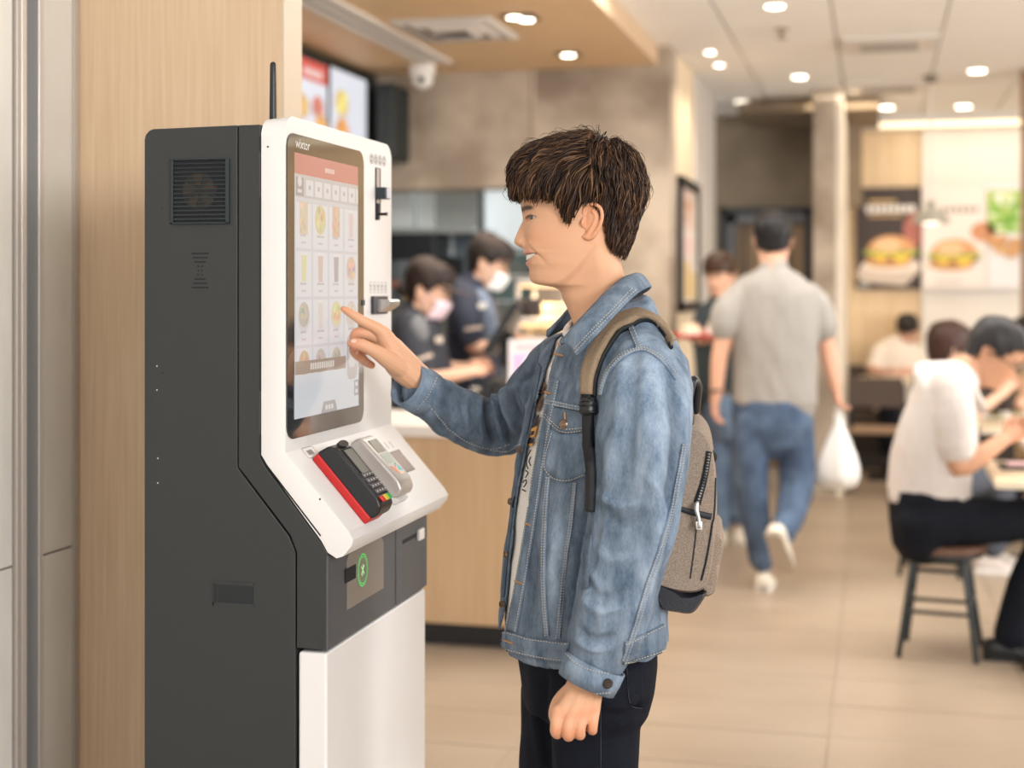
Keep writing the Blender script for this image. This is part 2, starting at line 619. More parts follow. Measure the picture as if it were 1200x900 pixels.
# corridor end wall with door
YC = 11.9
xc0, xc1 = onY(820, 200, YC).x, onY(965, 200, YC).x
zd = onY(900, 243, YC).z
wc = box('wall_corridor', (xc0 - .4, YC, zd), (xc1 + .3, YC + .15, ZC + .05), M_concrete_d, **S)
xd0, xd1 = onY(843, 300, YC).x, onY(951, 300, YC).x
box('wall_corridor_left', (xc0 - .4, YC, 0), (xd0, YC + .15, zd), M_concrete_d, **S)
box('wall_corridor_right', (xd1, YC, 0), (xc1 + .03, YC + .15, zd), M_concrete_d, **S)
d1 = box('door_1', (xd0 + .12, YC + .05, 0), (xd1 - .05, YC + .1, zd - .05), mat('door_brown', (.34, .22, .12), .55, noise_s=3, noise_a=.06), **S)
M_dframe = mat('door_frame_dark', (.022, .024, .028), .4)
for n_, a, b in (('outer_frame', (xd0, YC - .02, 0), (xd0 + .055, YC + .1, zd)), ('outer_frame', (xd1 - .055, YC - .02, 0), (xd1, YC + .1, zd)),
                 ('outer_frame', (xd0, YC - .02, zd - .055), (xd1, YC + .1, zd))):
    box(n_, a, b, M_dframe, d1, bevel=.004)
M_dsteel = mat('door_frame_steel', (.15, .15, .16), .55, metal=.2)
for a, b in (((xd0 + .055, YC - .01, 0), (xd0 + .14, YC + .06, zd - .055)), ((xd0 + .055, YC - .01, zd - .13), (xd1 - .055, YC + .06, zd - .055))):
    box('inner_frame', a, b, M_dsteel, d1, bevel=.004)
for px in (873, 925):
    x = onY(px, 400, YC).x
    box('door_groove', (x - .01, YC + .04, .05), (x + .01, YC + .052, zd - .13), M_dframe, d1)
lathe('door_handle', [(.02, 0), (.02, .05), (.035, .055), (.03, .09)], (xd1 - .22, YC + .05, 1.0), M_dsteel, d1, axis=(0, -1, 0))
# slim concrete pillar right of the corridor
YP = onZ(965, 103, ZC).y
xq0, xq1 = onY(953, 200, YP).x, onY(980, 200, YP).x
box('wall_pillar_slim', (xq0, YP, 0), (xq1, YC + .3, ZC), M_concrete, **S)
box('trim_4', (xq1, YP + .01, 0), (xq1 + .045, YW, ZC), M_plaster, **S)
# back wall of the dining room: wood panels, white panel, cove light
xw0 = xq1 + .045
xw1 = onY(1080, 250, YW).x
zcv = onY(1080, 152, YW).z
bw = box('wall_dining', (xw0, YW, 0), (7, YW + .15, ZC + .1), M_wood_far, **S)
xx = xw0
k = 0
while xx < xw1 - .05:
    x2 = min(xx + .62, xw1)
    emit('wall_board', *g_box((xx + .002, YW - .02, 0), (x2 - .002, YW + .01, zcv)), M_wood_far, bw, bevel=.002)
    xx = x2
emit('white_wall_panel', *g_box((xw1, YW - .06, onY(1140, 492, YW).z), (onY(1197, 250, YW).x, YW + .01, zcv)), mat('white_panel', (.84, .80, .74), .6), bw, bevel=.003)
box('trim_5', (xw0, YW - .32, zcv + .03), (7, YW - .24, ZC), M_trimwhite, **S)
tcv = box('trim_6', (xw0, YW - .3, zcv - .02), (7, YW, zcv + .03), M_plaster, **S)
emit('cove_strip', *g_box((xw0 + .25, YW - .306, zcv - .008), (6.9, YW - .298, zcv + .028)), M_cove, tcv)
box('trim_7', (onY(1197, 250, 9.9).x, 9.85, 0), (onY(1197, 250, 9.9).x + .12, 9.97, ZC), mat('brown_post', (.25, .14, .075), .5), **S)
box('wall_right', (7, -2.5, 0), (7.1, 1.0, 2.9), M_plaster, **S)
box('wall_right_far', (5.6, 7.5, 0), (5.7, YW, 2.9), M_wood_far, **S)
# kitchen shell
box('wall_kitchen_back', (-4.5, 11.2, 0), (xb - .2, 11.3, ZS), mat('kitchen_tile_wall', (.66, .70, .70), .4), **S)
XM = onY(446, 90, YB - .02).x - .13
box('wall_menu', (XM - .12, 3.06, 0), (XM, 11.2, ZS), mat('dark_wall', (.05, .05, .05), .7), **S)
box('ceiling_kitchen', (-4.5, YB + .25, ZS), (xb - .2, 11.3, ZS + .1), M_ceiling, **S)

# ---------------------------------------------------------------- ceiling fittings
def downlight(px, py, z, r, label, grp, square=False):
    if not square: r *= .66
    p = onZ(px, py, z)
    t = root('downlight', (p.x, p.y, z), label, 'ceiling light', grp)
    if square:
        V, F = g_box((p.x - r * 1.6, p.y - r * 1.6, z - .008), (p.x + r * 1.6, p.y + r * 1.6, z + .01))
        emit('lamp_frame', V, F, mat('brown_frame', (.11, .07, .04), .5), t, bevel=.003)
    else:
        lathe('lamp_ring', [(r * 1.25, .003), (r * 1.25, -.004), (r * 1.02, -.008), (r * 1.0, 0)], (p.x, p.y, z), M_trimwhite, t)
    for dx in ((-.8, .8) if square == 2 else (0,)):
        rr = r * (.72 if square == 2 else .95)
        lathe('lamp_lens', [(rr * .3, -.016), (rr * .9, -.012), (rr, -.006), (rr, .004)], (p.x + dx * r * .5, p.y + dx * r * .9, z), M_lamp, t)
    l = bpy.data.lights.new('lamp', 'SPOT'); l.energy = 14; l.spot_size = 2.0; l.spot_blend = .8; l.color = (1, .84, .62); l.shadow_soft_size = .05
    o = bpy.data.objects.new('lamp', l); COL.objects.link(o); o.location = (p.x, p.y, z - .03)
    return t


for px, py, r, lb in ((908, 6, .072, 'big round white downlight nearest in the white ceiling, at the top edge'),
                      (832, 60, .045, 'small white downlight, farther left of the pair above the pillar corner'),
                      (843, 75, .045, 'small white downlight, nearer the corridor of the pair by the pillar'),
                      (937, 89, .075, 'round white downlight in the ceiling above the slim pillar'),
                      (870, 118, .08, 'warm round downlight at the mouth of the dim corridor'),
                      (1145, 82, .085, 'round white downlight above the salad poster side of the dining room'),
                      (1039, 125, .09, 'round white downlight close to the wall above the dark burger poster'),
                      (1129, 124, .09, 'round white downlight close to the wall right of the pendant cord')):
    downlight(px, py, ZC, r, lb, 'downlights in the white ceiling')
downlight(610, 20, ZS, .052, 'square twin downlight in the wooden ceiling, nearest the top edge', 'downlights in the wooden ceiling', 2)
downlight(666, 63, ZS, .042, 'single square downlight in the wooden ceiling by the concrete wall', 'downlights in the wooden ceiling', 1)
# square air diffuser in the wood ceiling
c = [onZ(px, py, ZS) for px, py in ((455, 24), (575, 17), (606, 42), (500, 49))]
x0, x1 = (c[0].x + c[3].x) / 2, (c[1].x + c[2].x) / 2
y1, y0 = (c[0].y + c[1].y) / 2, (c[2].y + c[3].y) / 2
ya, yb = min(y0, y1), max(y0, y1)
t = root('air_diffuser', ((x0 + x1) / 2, (ya + yb) / 2, ZS), 'square white air diffuser set in the wooden ceiling', 'vent')
cxm, cym, hx, hy = (x0 + x1) / 2, (ya + yb) / 2, (x1 - x0) / 2, (yb - ya) / 2
box('backing', (x0 + .03, ya + .03, ZS - .004), (x1 - .03, yb - .03, ZS), mat('vent_shade', (.30, .25, .2), .8), t)
for s_, z_ in ((1, .014), (.74, .02), (.48, .026)):
    V, F = [], []
    a, b = s_, s_ - .15
    for (q, zz) in ((a, ZS - .002), (b, ZS - z_)):
        V += [(cxm + sx * hx * q, cym + sy * hy * q, zz) for sx, sy in ((-1, -1), (1, -1), (1, 1), (-1, 1))]
    F = [(i, (i + 1) % 4, 4 + (i + 1) % 4, 4 + i) for i in range(4)]
    V += [(v[0], v[1], v[2] - .006) for v in V]
    F += [tuple(8 + i for i in f) for f in F] + [(i, (i + 1) % 4, 8 + (i + 1) % 4, 8 + i) for i in range(4)] + [(4 + i, 4 + (i + 1) % 4, 12 + (i + 1) % 4, 12 + i) for i in range(4)]
    recalc(emit('louvre_ring', V, F, M_trimwhite, t))
# long slot diffuser
a, b = onZ(350, -6, ZS), onZ(520, 71, ZS)
xs_ = (a.x + b.x) / 2
t = root('slot_diffuser', (xs_, (a.y + b.y) / 2, ZS), 'long narrow white slot vent running along the wooden ceiling', 'vent')
for dx in (-.075, 0, .075):
    box('rail', (xs_ + dx - .02, a.y, ZS - .02), (xs_ + dx + .02, b.y, ZS), M_trimwhite, t, bevel=.003)
box('slot', (xs_ - .07, a.y, ZS - .006), (xs_ + .07, b.y - .02, ZS), mat('slot_shade', (.2, .17, .13), .7), t)
# dome camera
p = onY(495, 78, YB - .35); p.z = ZS
t = root('dome_camera', p, 'small white dome security camera under the wooden ceiling', 'camera')
lathe('base', [(.075, 0), (.075, -.05), (.06, -.07)], p, M_whiteplastic, t)
V, F = g_ell((p.x, p.y, ZS - .085), (.062, .062, .055)); emit('dome', V, F, M_whiteplastic, t, smooth=True)
V, F = g_ell((p.x + .012, p.y - .055, ZS - .095), (.02, .02, .02)); emit('lens', V, F, M_black, t, smooth=True)
# cassette air conditioners in the white ceiling
for (xa_, ya_, xb_, yb_), lb in (((1000, 60, 1085, 40), 'nearer long white ceiling air grille above the dining room'),
                                 ((1002, 106, 1080, 96), 'farther long white ceiling air grille close to the wall light')):
    q = onZ((xa_ + xb_) / 2, (ya_ + yb_) / 2, ZC)
    w_ = (onZ(xb_, ya_, ZC).x - onZ(xa_, ya_, ZC).x) / 2 + .05
    t = root('air_grille', (q.x, q.y, ZC), lb, 'vent', 'ceiling air grilles')
    box('frame', (q.x - w_, q.y - .24, ZC - .02), (q.x + w_, q.y + .24, ZC), M_trimwhite, t, bevel=.006)
    for i in range(5):
        y = q.y - .13 + i * .06
        box('slat', (q.x - w_ + .1, y, ZC - .032), (q.x + w_ - .1, y + .025, ZC - .018), mat('vent_shade2', (.42, .38, .33), .7), t)
p = onZ(916, 34, ZC)
t = root('sprinkler', p, 'small ceiling sprinkler head between the downlights', 'sprinkler')
lathe('plate', [(.04, 0), (.04, -.008), (.02, -.012)], p, mat('brass_dull', (.35, .28, .2), .5, metal=.6), t)
lathe('nozzle', [(.012, -.01), (.012, -.045), (.03, -.048), (.03, -.053)], p, mat('brass_dull', (.35, .28, .2), .5, metal=.6), t)
# pendant lamp
dP = 9.6
pt, pb = W(1092, 104, dP), W(1091, 258, dP)
t = root('pendant_lamp', (pb.x, pb.y, pb.z), 'small domed pendant lamp hanging in front of the burger posters', 'lamp')
tube('cord', [(pb.x, pb.y, ZC), (pb.x, pb.y, pb.z + .1)], .006, M_trimwhite, t, sub=1)
lathe('ceiling_rose', [(.05, 0), (.05, -.02), (.02, -.05)], (pb.x, pb.y, ZC), mat('rose_dark', (.2, .17, .14), .5), t)
lathe('shade', [(.028, .13), (.03, .085), (.06, .07), (.105, .03), (.125, -.02), (.118, -.02), (.1, .02), (.02, .065)], pb, mat('shade_grey', (.36, .34, .29), .5), t)
V, F = g_ell((pb.x, pb.y, pb.z - .005), (.07, .07, .022)); emit('bulb', V, F, mat('pendant_glow', (1, .9, .72), .5, emit=2.5), t, smooth=True)
# orange fitting on the slim trim
V, F = g_box((xw0 + .02, YW - .4, onY(994, 144, YW - .4).z), (xw0 + .10, YW - .33, onY(994, 136, YW - .4).z))
emit('wall_sensor', V, F, mat('amber', (.7, .32, .05), .5), None, bevel=.01, label='little amber fitting at the top left corner of the dining wall', cat='fitting')


# ---------------------------------------------------------------- posters (flat printed boards)
def disc(cx, cz, rx, rz, n=20, a0=0, a1=360):
    return [(cx + rx * math.cos(math.radians(a0 + (a1 - a0) * i / n)), cz + rz * math.sin(math.radians(a0 + (a1 - a0) * i / n))) for i in range(n + (1 if a1 - a0 < 360 else 0))]


def print_sheet(name, layers, to3, parent, m):
    """flat print: list of (polygon, colour), later ones on top; to3(u, v, layer) -> 3-D"""
    V, F, T = [], [], []
    for i, (poly, c) in enumerate(layers):
        k = len(V)
        V += [to3(p[0], p[1], i) for p in poly]
        F.append(tuple(range(k, k + len(poly))))
        T += [c] * len(poly)
    return emit(name, V, F, m, parent, tint=T)


def rect(x0, z0, x1, z1):
    return [(x0, z0), (x1, z0), (x1, z1), (x0, z1)]


def burger(cx, cz, s, greens=True):
    L = [(disc(cx, cz - .36 * s, .95 * s, .22 * s), (.80, .72, .64)),
         (disc(cx - .1 * s, cz - .22 * s, .72 * s, .2 * s), (.62, .34, .14)),
         (disc(cx, cz - .06 * s, .80 * s, .15 * s), (.26, .11, .05)),
         ([(cx - .72 * s, cz + .02 * s), (cx - .3 * s, cz - .22 * s), (cx - .05 * s, cz - .02 * s), (cx + .3 * s, cz - .3 * s), (cx + .66 * s, cz + .02 * s), (cx, cz + .1 * s)], (.92, .62, .08))]
    for k in range(7):
        L.append((disc(cx - .7 * s + .23 * k * s, cz + .08 * s + .02 * s * (k % 2), .17 * s, .085 * s, 10), (.30, .46, .09) if greens else (.5, .14, .07)))
    L += [(disc(cx, cz + .12 * s, .74 * s, .5 * s, 18, 0, 180), (.70, .36, .16)), (disc(cx - .12 * s, cz + .3 * s, .42 * s, .22 * s), (.86, .56, .32))]
    return L


def wallposter(px0, py0, px1, py1, y, base, layers, label, tilt=0):
    A, B = onY(px0, py1, y), onY(px1, py0, y)
    t = root('poster', ((A.x + B.x) / 2, y, A.z), label, 'poster', 'food posters on the dining room wall')
    w_, h_ = B.x - A.x, B.z - A.z
    box('board', (A.x, y, A.z), (B.x, y + .02, B.z), mat('poster_board', (.5, .47, .43), .6), t)
    print_sheet('print', [(rect(0, 0, 1, h_ / w_), base)] + layers, lambda u, v, i: (A.x + u * w_, y - .001 - .0004 * i, A.z + v * w_), t, M_attr)


hw = 1.52
wallposter(1003, 219, 1079, 339, YW - .08, (.045, .03, .028),
           [(disc(.95, .95, .22, .28), (.42, .14, .11)), (rect(.2, 1.38, .62, 1.42), (.75, .5, .2))]
           + [(rect(.16 + i * .098, 1.22, .235 + i * .098, 1.34), (.88, .84, .80)) for i in range(8)] + [(rect(.2, 1.15, .72, 1.18), (.65, .42, .18))]
           + [([(0, .22), (.1, .42), (.9, .52), (1, .3), (.75, .05), (.1, .12)], (.62, .52, .44))] + burger(.55, .55, .5) + [(rect(.05, .03, .2, .1), (.4, .4, .4))],
           'dark poster of a cheeseburger on pale wood wall, leftmost of the posters')
wallposter(1081, 216, 1156, 338, YW - .125, (.86, .78, .74),
           [(disc(.95, .92, .2, .16), (.62, .28, .14))] + [(rect(.3 + i * .10, 1.24, .37 + i * .10, 1.33), (.35, .30, .26)) for i in range(6)] + burger(.5, .5, .5)[1:]
           + [(rect(.2, .1, .6, .13), (.6, .55, .55))],
           'white poster of a lettuce burger beside the pendant lamp')
rnd = random.Random(3)
wallposter(1157, 215, 1196, 338, YW - .125, (.84, .82, .84),
           [(rect(0, 1.75, 1, 3.1), (.45, .62, .16))] + [(disc(rnd.uniform(.15, .85), rnd.uniform(1.85, 2.95), rnd.uniform(.08, .2), rnd.uniform(.08, .2), 9), rnd.choice([(.18, .42, .05), (.75, .85, .5), (.3, .55, .1), (.9, .92, .8)])) for _ in range(26)]
           + [(disc(rnd.uniform(.1, .9), rnd.uniform(1.1, 1.6), .2, .16, 10), rnd.choice([(.62, .33, .14), (.75, .45, .2), (.5, .25, .1)])) for _ in range(14)],
           'green salad and fried chicken poster, rightmost on the dining room wall')
# framed picture on the aisle side wall
ya_, yb_ = onX(793, 290, xb).y, onX(815, 290, xb).y
z0_, z1_ = onX(793, 366, xb).z, onX(793, 205, xb).z
t = root('framed_picture', (xb, (ya_ + yb_) / 2, z0_), 'tall black-framed picture of drinks on the cream side wall', 'picture')
for a, b in (((xb, ya_, z0_), (xb + .035, ya_ + .06, z1_)), ((xb, yb_ - .06, z0_), (xb + .035, yb_, z1_)), ((xb, ya_, z0_), (xb + .035, yb_, z0_ + .06)), ((xb, ya_, z1_ - .06), (xb + .035, yb_, z1_))):
    box('frame_bar', a, b, M_black, t, bevel=.004)
box('backing', (xb + .002, ya_ + .03, z0_ + .03), (xb + .012, yb_ - .03, z1_ - .03), M_whiteplastic, t)
hh = z1_ - z0_; wy = yb_ - ya_
print_sheet('print', [(rect(.06, .04, .94, .96), (.80, .72, .66)), (rect(.1, .62, .9, .93), (.74, .58, .50)), (disc(.5, .5, .32, .08), (.82, .62, .60)), (rect(.3, .1, .55, .38), (.74, .52, .2)),
                      (rect(.6, .08, .85, .3), (.8, .62, .3)), (rect(.2, .7, .5, .72), (.5, .2, .15)), (disc(.45, .8, .2, .05), (.6, .35, .25))],
            lambda u, v, i: (xb + .014 + .0004 * i, ya_ + u * wy, z0_ + v * hh), t, M_attr)

# ---------------------------------------------------------------- menu screens above the counter (left)
XMs = XM + .10
def mY(px): return onX(px, 100, XMs).y
ztop = lambda px, py: onX(px, py, XMs).z
zt = ztop(440, 86) ; zb_ = ztop(440, 172)
t = root('menu_board', (XMs - .05, 6.5, 1.9), 'dark cabinet holding lit menu screens above the counter', 'menu board')
yA, yB_ = 4.4, mY(443)
box('cabinet', (XM + .002, yA, ztop(443, 185) - .15), (XMs, yB_, min(ztop(400, 66), ZS - .01)), mat('menu_black', (.013, .02, .022), .5), t, bevel=.01)
ea, eb = Wp_(441, 186, YB - .32), Wp_(461, 97, YB - .32)
box('end_cabinet', (ea.x, YB - .32, ea.z), (eb.x, YB - .01, eb.z), mat('menu_black', (.013, .02, .022), .5), t, bevel=.01)
def screen2(px0, px1, pytop, head, seed):
    a, b = mY(px0), mY(px1)
    z1 = ztop(px0, pytop); z0 = z1 - (b - a) * 1.30
    x = XMs + .012
    r_ = random.Random(seed)
    sc = box('screen_case', (XMs, a - .01, z0 - .01), (x - .001, b + .01, z1 + .01), M_black, t)
    L = [(rect(0, 0, 1, 1), (.80, .82, .90))]
    if head: L += [(rect(0, .83, 1, 1), (.72, .06, .05)), (rect(.3, .87, .85, .93), (.9, .6, .55))]
    spots = ((.28, .60, (.62, .36, .08)), (.7, .62, (.55, .12, .08)), (.78, .48, (.72, .32, .05)), (.3, .28, (.8, .55, .1))) if head else ((.3, .76, (.85, .6, .15)), (.3, .55, (.75, .28, .04)), (.65, .3, (.85, .65, .05)), (.6, .14, (.8, .5, .06)))
    for cx_, cz_, c1 in spots:
        L += [(disc(cx_, cz_ - .02, .23, .12), (.72, .70, .76)), (disc(cx_, cz_, .17, .10), c1)]
        L += [(disc(cx_ + r_.uniform(-.1, .1), cz_ + r_.uniform(-.06, .06), .055, .035, 8), tuple(min(1, q * 1.5) for q in c1)) for _ in range(5)]
    L += [(rect(.1, .40 - i * .022, .42, .406 - i * .022), (.5, .5, .55)) for i in range(4)]
    print_sheet('lit_page', L, lambda u, v, i: (x + .0004 * i, a + u * (b - a), z0 + v * (z1 - z0)), sc, M_menu)
screen2(300, 334, 48, True, 5)
screen2(340, 381, 62, True, 1)
screen2(385, 427, 78, False, 2)

# ---------------------------------------------------------------- counter
YK = onZ(520, 758, 0).y
zct = onY(520, 489, YK + .0).z
zct = .90
xk1 = -1.02
xk0 = -2.75
t = root('service_counter', ((xk0 + xk1) / 2, YK + 1, 0), 'wood-fronted service counter behind the ordering kiosk', 'counter')
zu = onY(540, 513, YK).z
zct = onY(540, 499, YK - .04).z
YK2, xk2 = YK + .62, -1.74
def ell(e): return [(xk0 + e, YK + e), (xk1 - e, YK + e), (xk1 - e, YB - .05), (xk2 + e, YB - .05), (xk2 + e, YK2 - e), (xk0 + e, YK2 - e)]
lift = lambda p, z: (p[0], p[1], z)
prism('plinth', ell(.05), lift, 0, onY(540, 733, YK).z + .01, M_black, t)
prism('cabinet_body', ell(0), lift, onY(540, 732, YK).z, zu, M_counter_wood, t, bevel=.003)
prism('worktop', ell(-.035), lift, zu, zct, M_worktop, t, bevel=.008)
# ================================================================ ORDERING KIOSK
Y0, Y1, XF = 2.334, 2.90, -.99
K = root('ordering_kiosk', (-1.05, 2.6, 0), 'tall charcoal and white self-ordering kiosk with a touch screen', 'kiosk')


def sidepoly(pts):
    out = []
    for px, py in pts:
        p = onY(px, py, Y0)
        out.append((p.x, p.z))
    return out


sx = lambda p, y: (p[0], y, p[1])
XBk, ZT = onY(169, 400, Y0).x, onY(300, 146, Y0).z
flo = .0
bx, bz = lambda px: onY(px, 300, Y0).x, lambda py: onY(200, py, Y0).z
rear = [(bx(169), flo), (bx(169), bz(163))] + [(bx(169) + .02 * (1 - math.cos(a)), bz(163) + .019 * math.sin(a)) for a in (.5, 1.0, 1.4)] + \
       [(bx(278), ZT), (bx(278), bz(545)), (bx(286), bz(556)), (bx(338), bz(622)), (bx(346), bz(640)), (bx(346), flo)]
prism('rear_cabinet', rear, sx, Y0, Y1, M_grey, K, bevel=.002)
front = [(bx(279.2), bz(545)), (bx(279.2), ZT), (bx(305), ZT), (bx(305), bz(533)), (bx(312), bz(545)), (bx(376), bz(628)), (bx(384), bz(640)),
         (-.914, .96), (-.914, .823), (bx(347.5), .823), (bx(347.5), bz(640)), (bx(340), bz(621)), (bx(287.5), bz(555))]
prism('front_frame', front, sx, Y0, Y1, M_grey, K, bevel=.002)
# dark joint lines behind the two shells
emit('joint', *g_prism([(bx(277), .1), (bx(277), ZT - .01), (bx(280), ZT - .01), (bx(280), .1)], sx, Y0 + .003, Y1 - .003), M_dark, K)
door = [(bx(348.5), .02), (bx(348.5), .817), (-.914, .817), (-.914, .02)]
prism('lower_door', door, sx, Y0 + .002, Y1 - .002, M_white, K, bevel=.006, label='white lower door')
# white face: upright screen frame + sloped shelf
zf = bz(527)
face = [(bx(306), bz(141)), (XF, bz(138)), (XF, zf), (-.874, 1.028), (-.8655, 1.014), (-.868, 1.004), (-.884, .985), (-.896, .981), (-.912, .99), (bx(376.5), bz(626)), (bx(313), bz(543)), (bx(306), bz(532))]
V, F = g_prism(face, sx, Y0, Y1)
wf = emit('white_face', V, F, M_white, K, label='white screen frame with sloped shelf')
b = bmesh.new(); b.from_mesh(wf.data); bmesh.ops.recalc_face_normals(b, faces=b.faces)
iv = WM[wf.name]
big = [e for e in b.edges if all(abs((iv @ v.co).z - bz(138)) < .02 for v in e.verts) and abs(e.verts[0].co.y - e.verts[1].co.y) < 1e-4 and abs(e.verts[0].co.x - e.verts[1].co.x) > .01]
bmesh.ops.bevel(b, geom=big, offset=.034, segments=8, profile=.5, affect='EDGES')
cr = [e for e in b.edges if all(abs((iv @ v.co).z - 1.0) < .04 and (iv @ v.co).x > -.90 for v in e.verts) and abs(e.verts[0].co.y - e.verts[1].co.y) < 1e-4]
sh = [e for e in b.edges if e not in cr and len(e.link_faces) == 2 and e.calc_face_angle(0) > .35 and abs(e.verts[0].co.y - e.verts[1].co.y) < 1e-4]
bmesh.ops.bevel(b, geom=sh, offset=.006, segments=3, profile=.5, affect='EDGES', clamp_overlap=True)
b.to_mesh(wf.data); b.free()
wf.data.polygons.foreach_set('use_smooth', np.ones(len(wf.data.polygons), dtype=bool))
wf.data.set_sharp_from_angle(angle=.5)

# --- side details on the charcoal flank (all on the plane Y0)
def sbox(name, x0, y0, x1, y1, dy0, dy1, m, parent=K, bevel=0, **kw):
    a, b_ = onY(x0, y1, Y0), onY(x1, y0, Y0)
    return box(name, (a.x, Y0 - dy0, a.z), (b_.x, Y0 + dy1, b_.z), m, parent, bevel, **kw)


M_vent = mat('vent_teal_black', (.012, .022, .028), .4)
sbox('vent_backing', 202, 187, 267.5, 262, .0008, .001, M_dark)
for q in ((201, 185.5, 269, 188.5), (201, 260, 269, 263), (201, 186, 204, 263), (265, 186, 269, 263)):
    vf = sbox('vent_frame', *q, .005, 0, M_vent, bevel=.0007)
cc = onY(234, 224, Y0)
lathe('fan_guard', [(.033, -.0), (.033, .0012), (.0, .0014)], (cc.x, Y0 - .0005, cc.z), mat('fan_dark', (.004, .004, .004), .5), K, axis=(0, -1, 0))
for i in range(5):
    a = math.radians(i * 72 + 10)
    V, F = g_box((0, -.0006, 0), (.0005, .0006, .001))
    blade = [(cc.x + .031 * math.cos(a + t_) * r_, cc.z + .031 * math.sin(a + t_) * r_) for r_, t_ in ((.25, 0), (1, -.1), (1, .55), (.35, .6))]
    emit('fan_blade', *g_prism(blade, sx, Y0 - .0026, Y0 - .0018), mat('fan_brass', (.045, .035, .026), .3, metal=.6), K)
for i in range(14):
    y = 190.5 + i * 5.0
    sbox('vent_slat', 204, y, 265, y + 2.6, .0042, -.0028, M_vent, bevel=.0005)
for i, (w_, y) in enumerate(((10, 297), (8.5, 302), (6.5, 307), (4, 312), (3, 317), (4, 322), (6.2, 327), (8.3, 332), (9.8, 337))):
    if 2 < i < 6:
        for s_ in (-1, 1):
            sbox('speaker_slot', 234.5 + s_ * 1.2 - (w_ / 2 if s_ < 0 else 0), y - .8, 234.5 + s_ * 1.2 + (w_ / 2 if s_ > 0 else 0), y + .8, .0006, .001, M_dark)
    else:
        sbox('speaker_slot', 234.5 - w_, y - .8, 234.5 + w_, y + .8, .0006, .001, M_dark)
for x, y in ((190, 244), (184, 429), (191, 437), (184, 457), (185, 537), (185, 566)):
    p = onY(x, y, Y0)
    lathe('screw', [(.0014, 0), (.0014, .0006), (.0007, .0008)], (p.x, Y0, p.z), M_steel if x < 189 else M_dark, K, n=10, axis=(0, -1, 0))
sbox('hand_hole', 250.5, 684, 297, 708.5, .0009, .001, mat('hole_dark', (.006, .011, .014), .5))
for q in ((249.5, 683, 298, 684.3), (249.5, 708, 298, 709.3), (249.5, 683, 251, 709), (256, 686, 256.8, 706)):
    sbox('hole_rim', *q, .0016, 0, M_grey)
for x, y in ((314, 172), (375, 585)):
    p = onY(x, y, Y0 - .0)
    lathe('screw', [(.0018, 0), (.0018, .0005), (.001, .0006)], (p.x, Y0, p.z), M_dark, K, n=8, axis=(0, -1, 0))
# hinge gaps between the charcoal frame and the white face
for q in ((304.6, 160, 306.1, 178), (304.6, 231, 306.1, 458), (304.6, 509, 306.2, 530)):
    sbox('hinge_gap', *q, .0006, .004, M_dark)
g = [onY(*p, Y0) for p in ((305.8, 532), (313, 544.5), (376.5, 627.5), (375.3, 628.5), (312, 546), (304.8, 533))]
emit('hinge_gap', *g_prism([(p.x, p.z) for p in g], sx, Y0 - .0006, Y0 + .003), M_dark, K)
# antenna
pa = onY(320, 137, Y0 + .06)
pb_ = onY(320, 76, Y0 + .06)
tube('antenna', [(pa.x, Y0 + .06, ZT - .01), (pa.x, Y0 + .06, pa.z + .01), (pa.x, Y0 + .06, pb_.z)], [.0065, .0065, .0055], M_black, K, n=12, sub=3, label='black stub antenna')


# --- screen on plane XF
def FY(px): return onX(px, 300, XF).y
def FZ(px, py): return onX(px, py, XF).z
by0, by1 = FY(335.2), FY(425)
bz1, bz0 = FZ(336, 154.5), FZ(336, 516)


def rrect(y0, z0, y1, z1, r, n=7, corners=(1, 1, 1, 1)):
    P = []
    for (cy, cz, a0, on) in ((y1 - r, z1 - r, 0, corners[0]), (y0 + r, z1 - r, 90, corners[1]), (y0 + r, z0 + r, 180, corners[2]), (y1 - r, z0 + r, 270, corners[3])):
        if on:
            P += [(cy + r * math.cos(math.radians(a0 + 90 * i / n)), cz + r * math.sin(math.radians(a0 + 90 * i / n))) for i in range(n + 1)]
        else:
            P.append((cy + (r if a0 in (0, 270) else -r), cz + (r if a0 in (0, 90) else -r)))
    return P


fx = lambda p, x: (x, p[0], p[1])
prism('screen_glass', rrect(by0, bz0, by1, bz1, .026), fx, XF - .002, XF + .0025, M_glassblk, K, label='black glass screen border')
dy0, dy1 = FY(343.4), FY(418)
dz1, dz0 = FZ(343.4, 178.3), FZ(343.4, 491.5)
DW, DH = dy1 - dy0, dz1 - dz0
ar = DH / DW
XS = XF + .0027
L = [(rect(0, 0, 1, ar), (.66, .66, .69))]
hd = .085 * ar
L.append((rect(0, ar - .078 * ar, 1, ar), (.60, .09, .045)))
L += [(rect(.455 + i * .022, ar - .052 * ar, .468 + i * .022, ar - .034 * ar), (.92, .75, .7)) for i in range(7)]
L.append((rect(0, ar - .165 * ar, 1, ar - .078 * ar), (.55, .51, .50)))
L.append((rect(.02, ar - .16 * ar, .13, ar - .09 * ar), (.30, .26, .25)))
L += [(disc(.075, ar - .105 * ar, .03, .03, 10), (.75, .72, .7)), (rect(.045, ar - .148 * ar, .105, ar - .135 * ar), (.75, .72, .7))]
for i in range(6):
    x = .165 + i * .135
    L.append((rect(x, ar - .155 * ar, x + .108, ar - .095 * ar), (.78, .77, .78)))
    L.append((rect(x + .038, ar - .132 * ar, x + .07, ar - .115 * ar), (.45, .4, .4)))
L.append((rect(.965, ar - .155 * ar, 1, ar - .095 * ar), (.78, .77, .78)))
foods = [['fries', 'fries2', 'box', 'cupr'], ['cupy', 'cupr2', 'cupb', 'patty'], ['salad', 'cupw', 'cheese', 'nuggets'], ['wings', 'bowl', 'taco', 'round']]
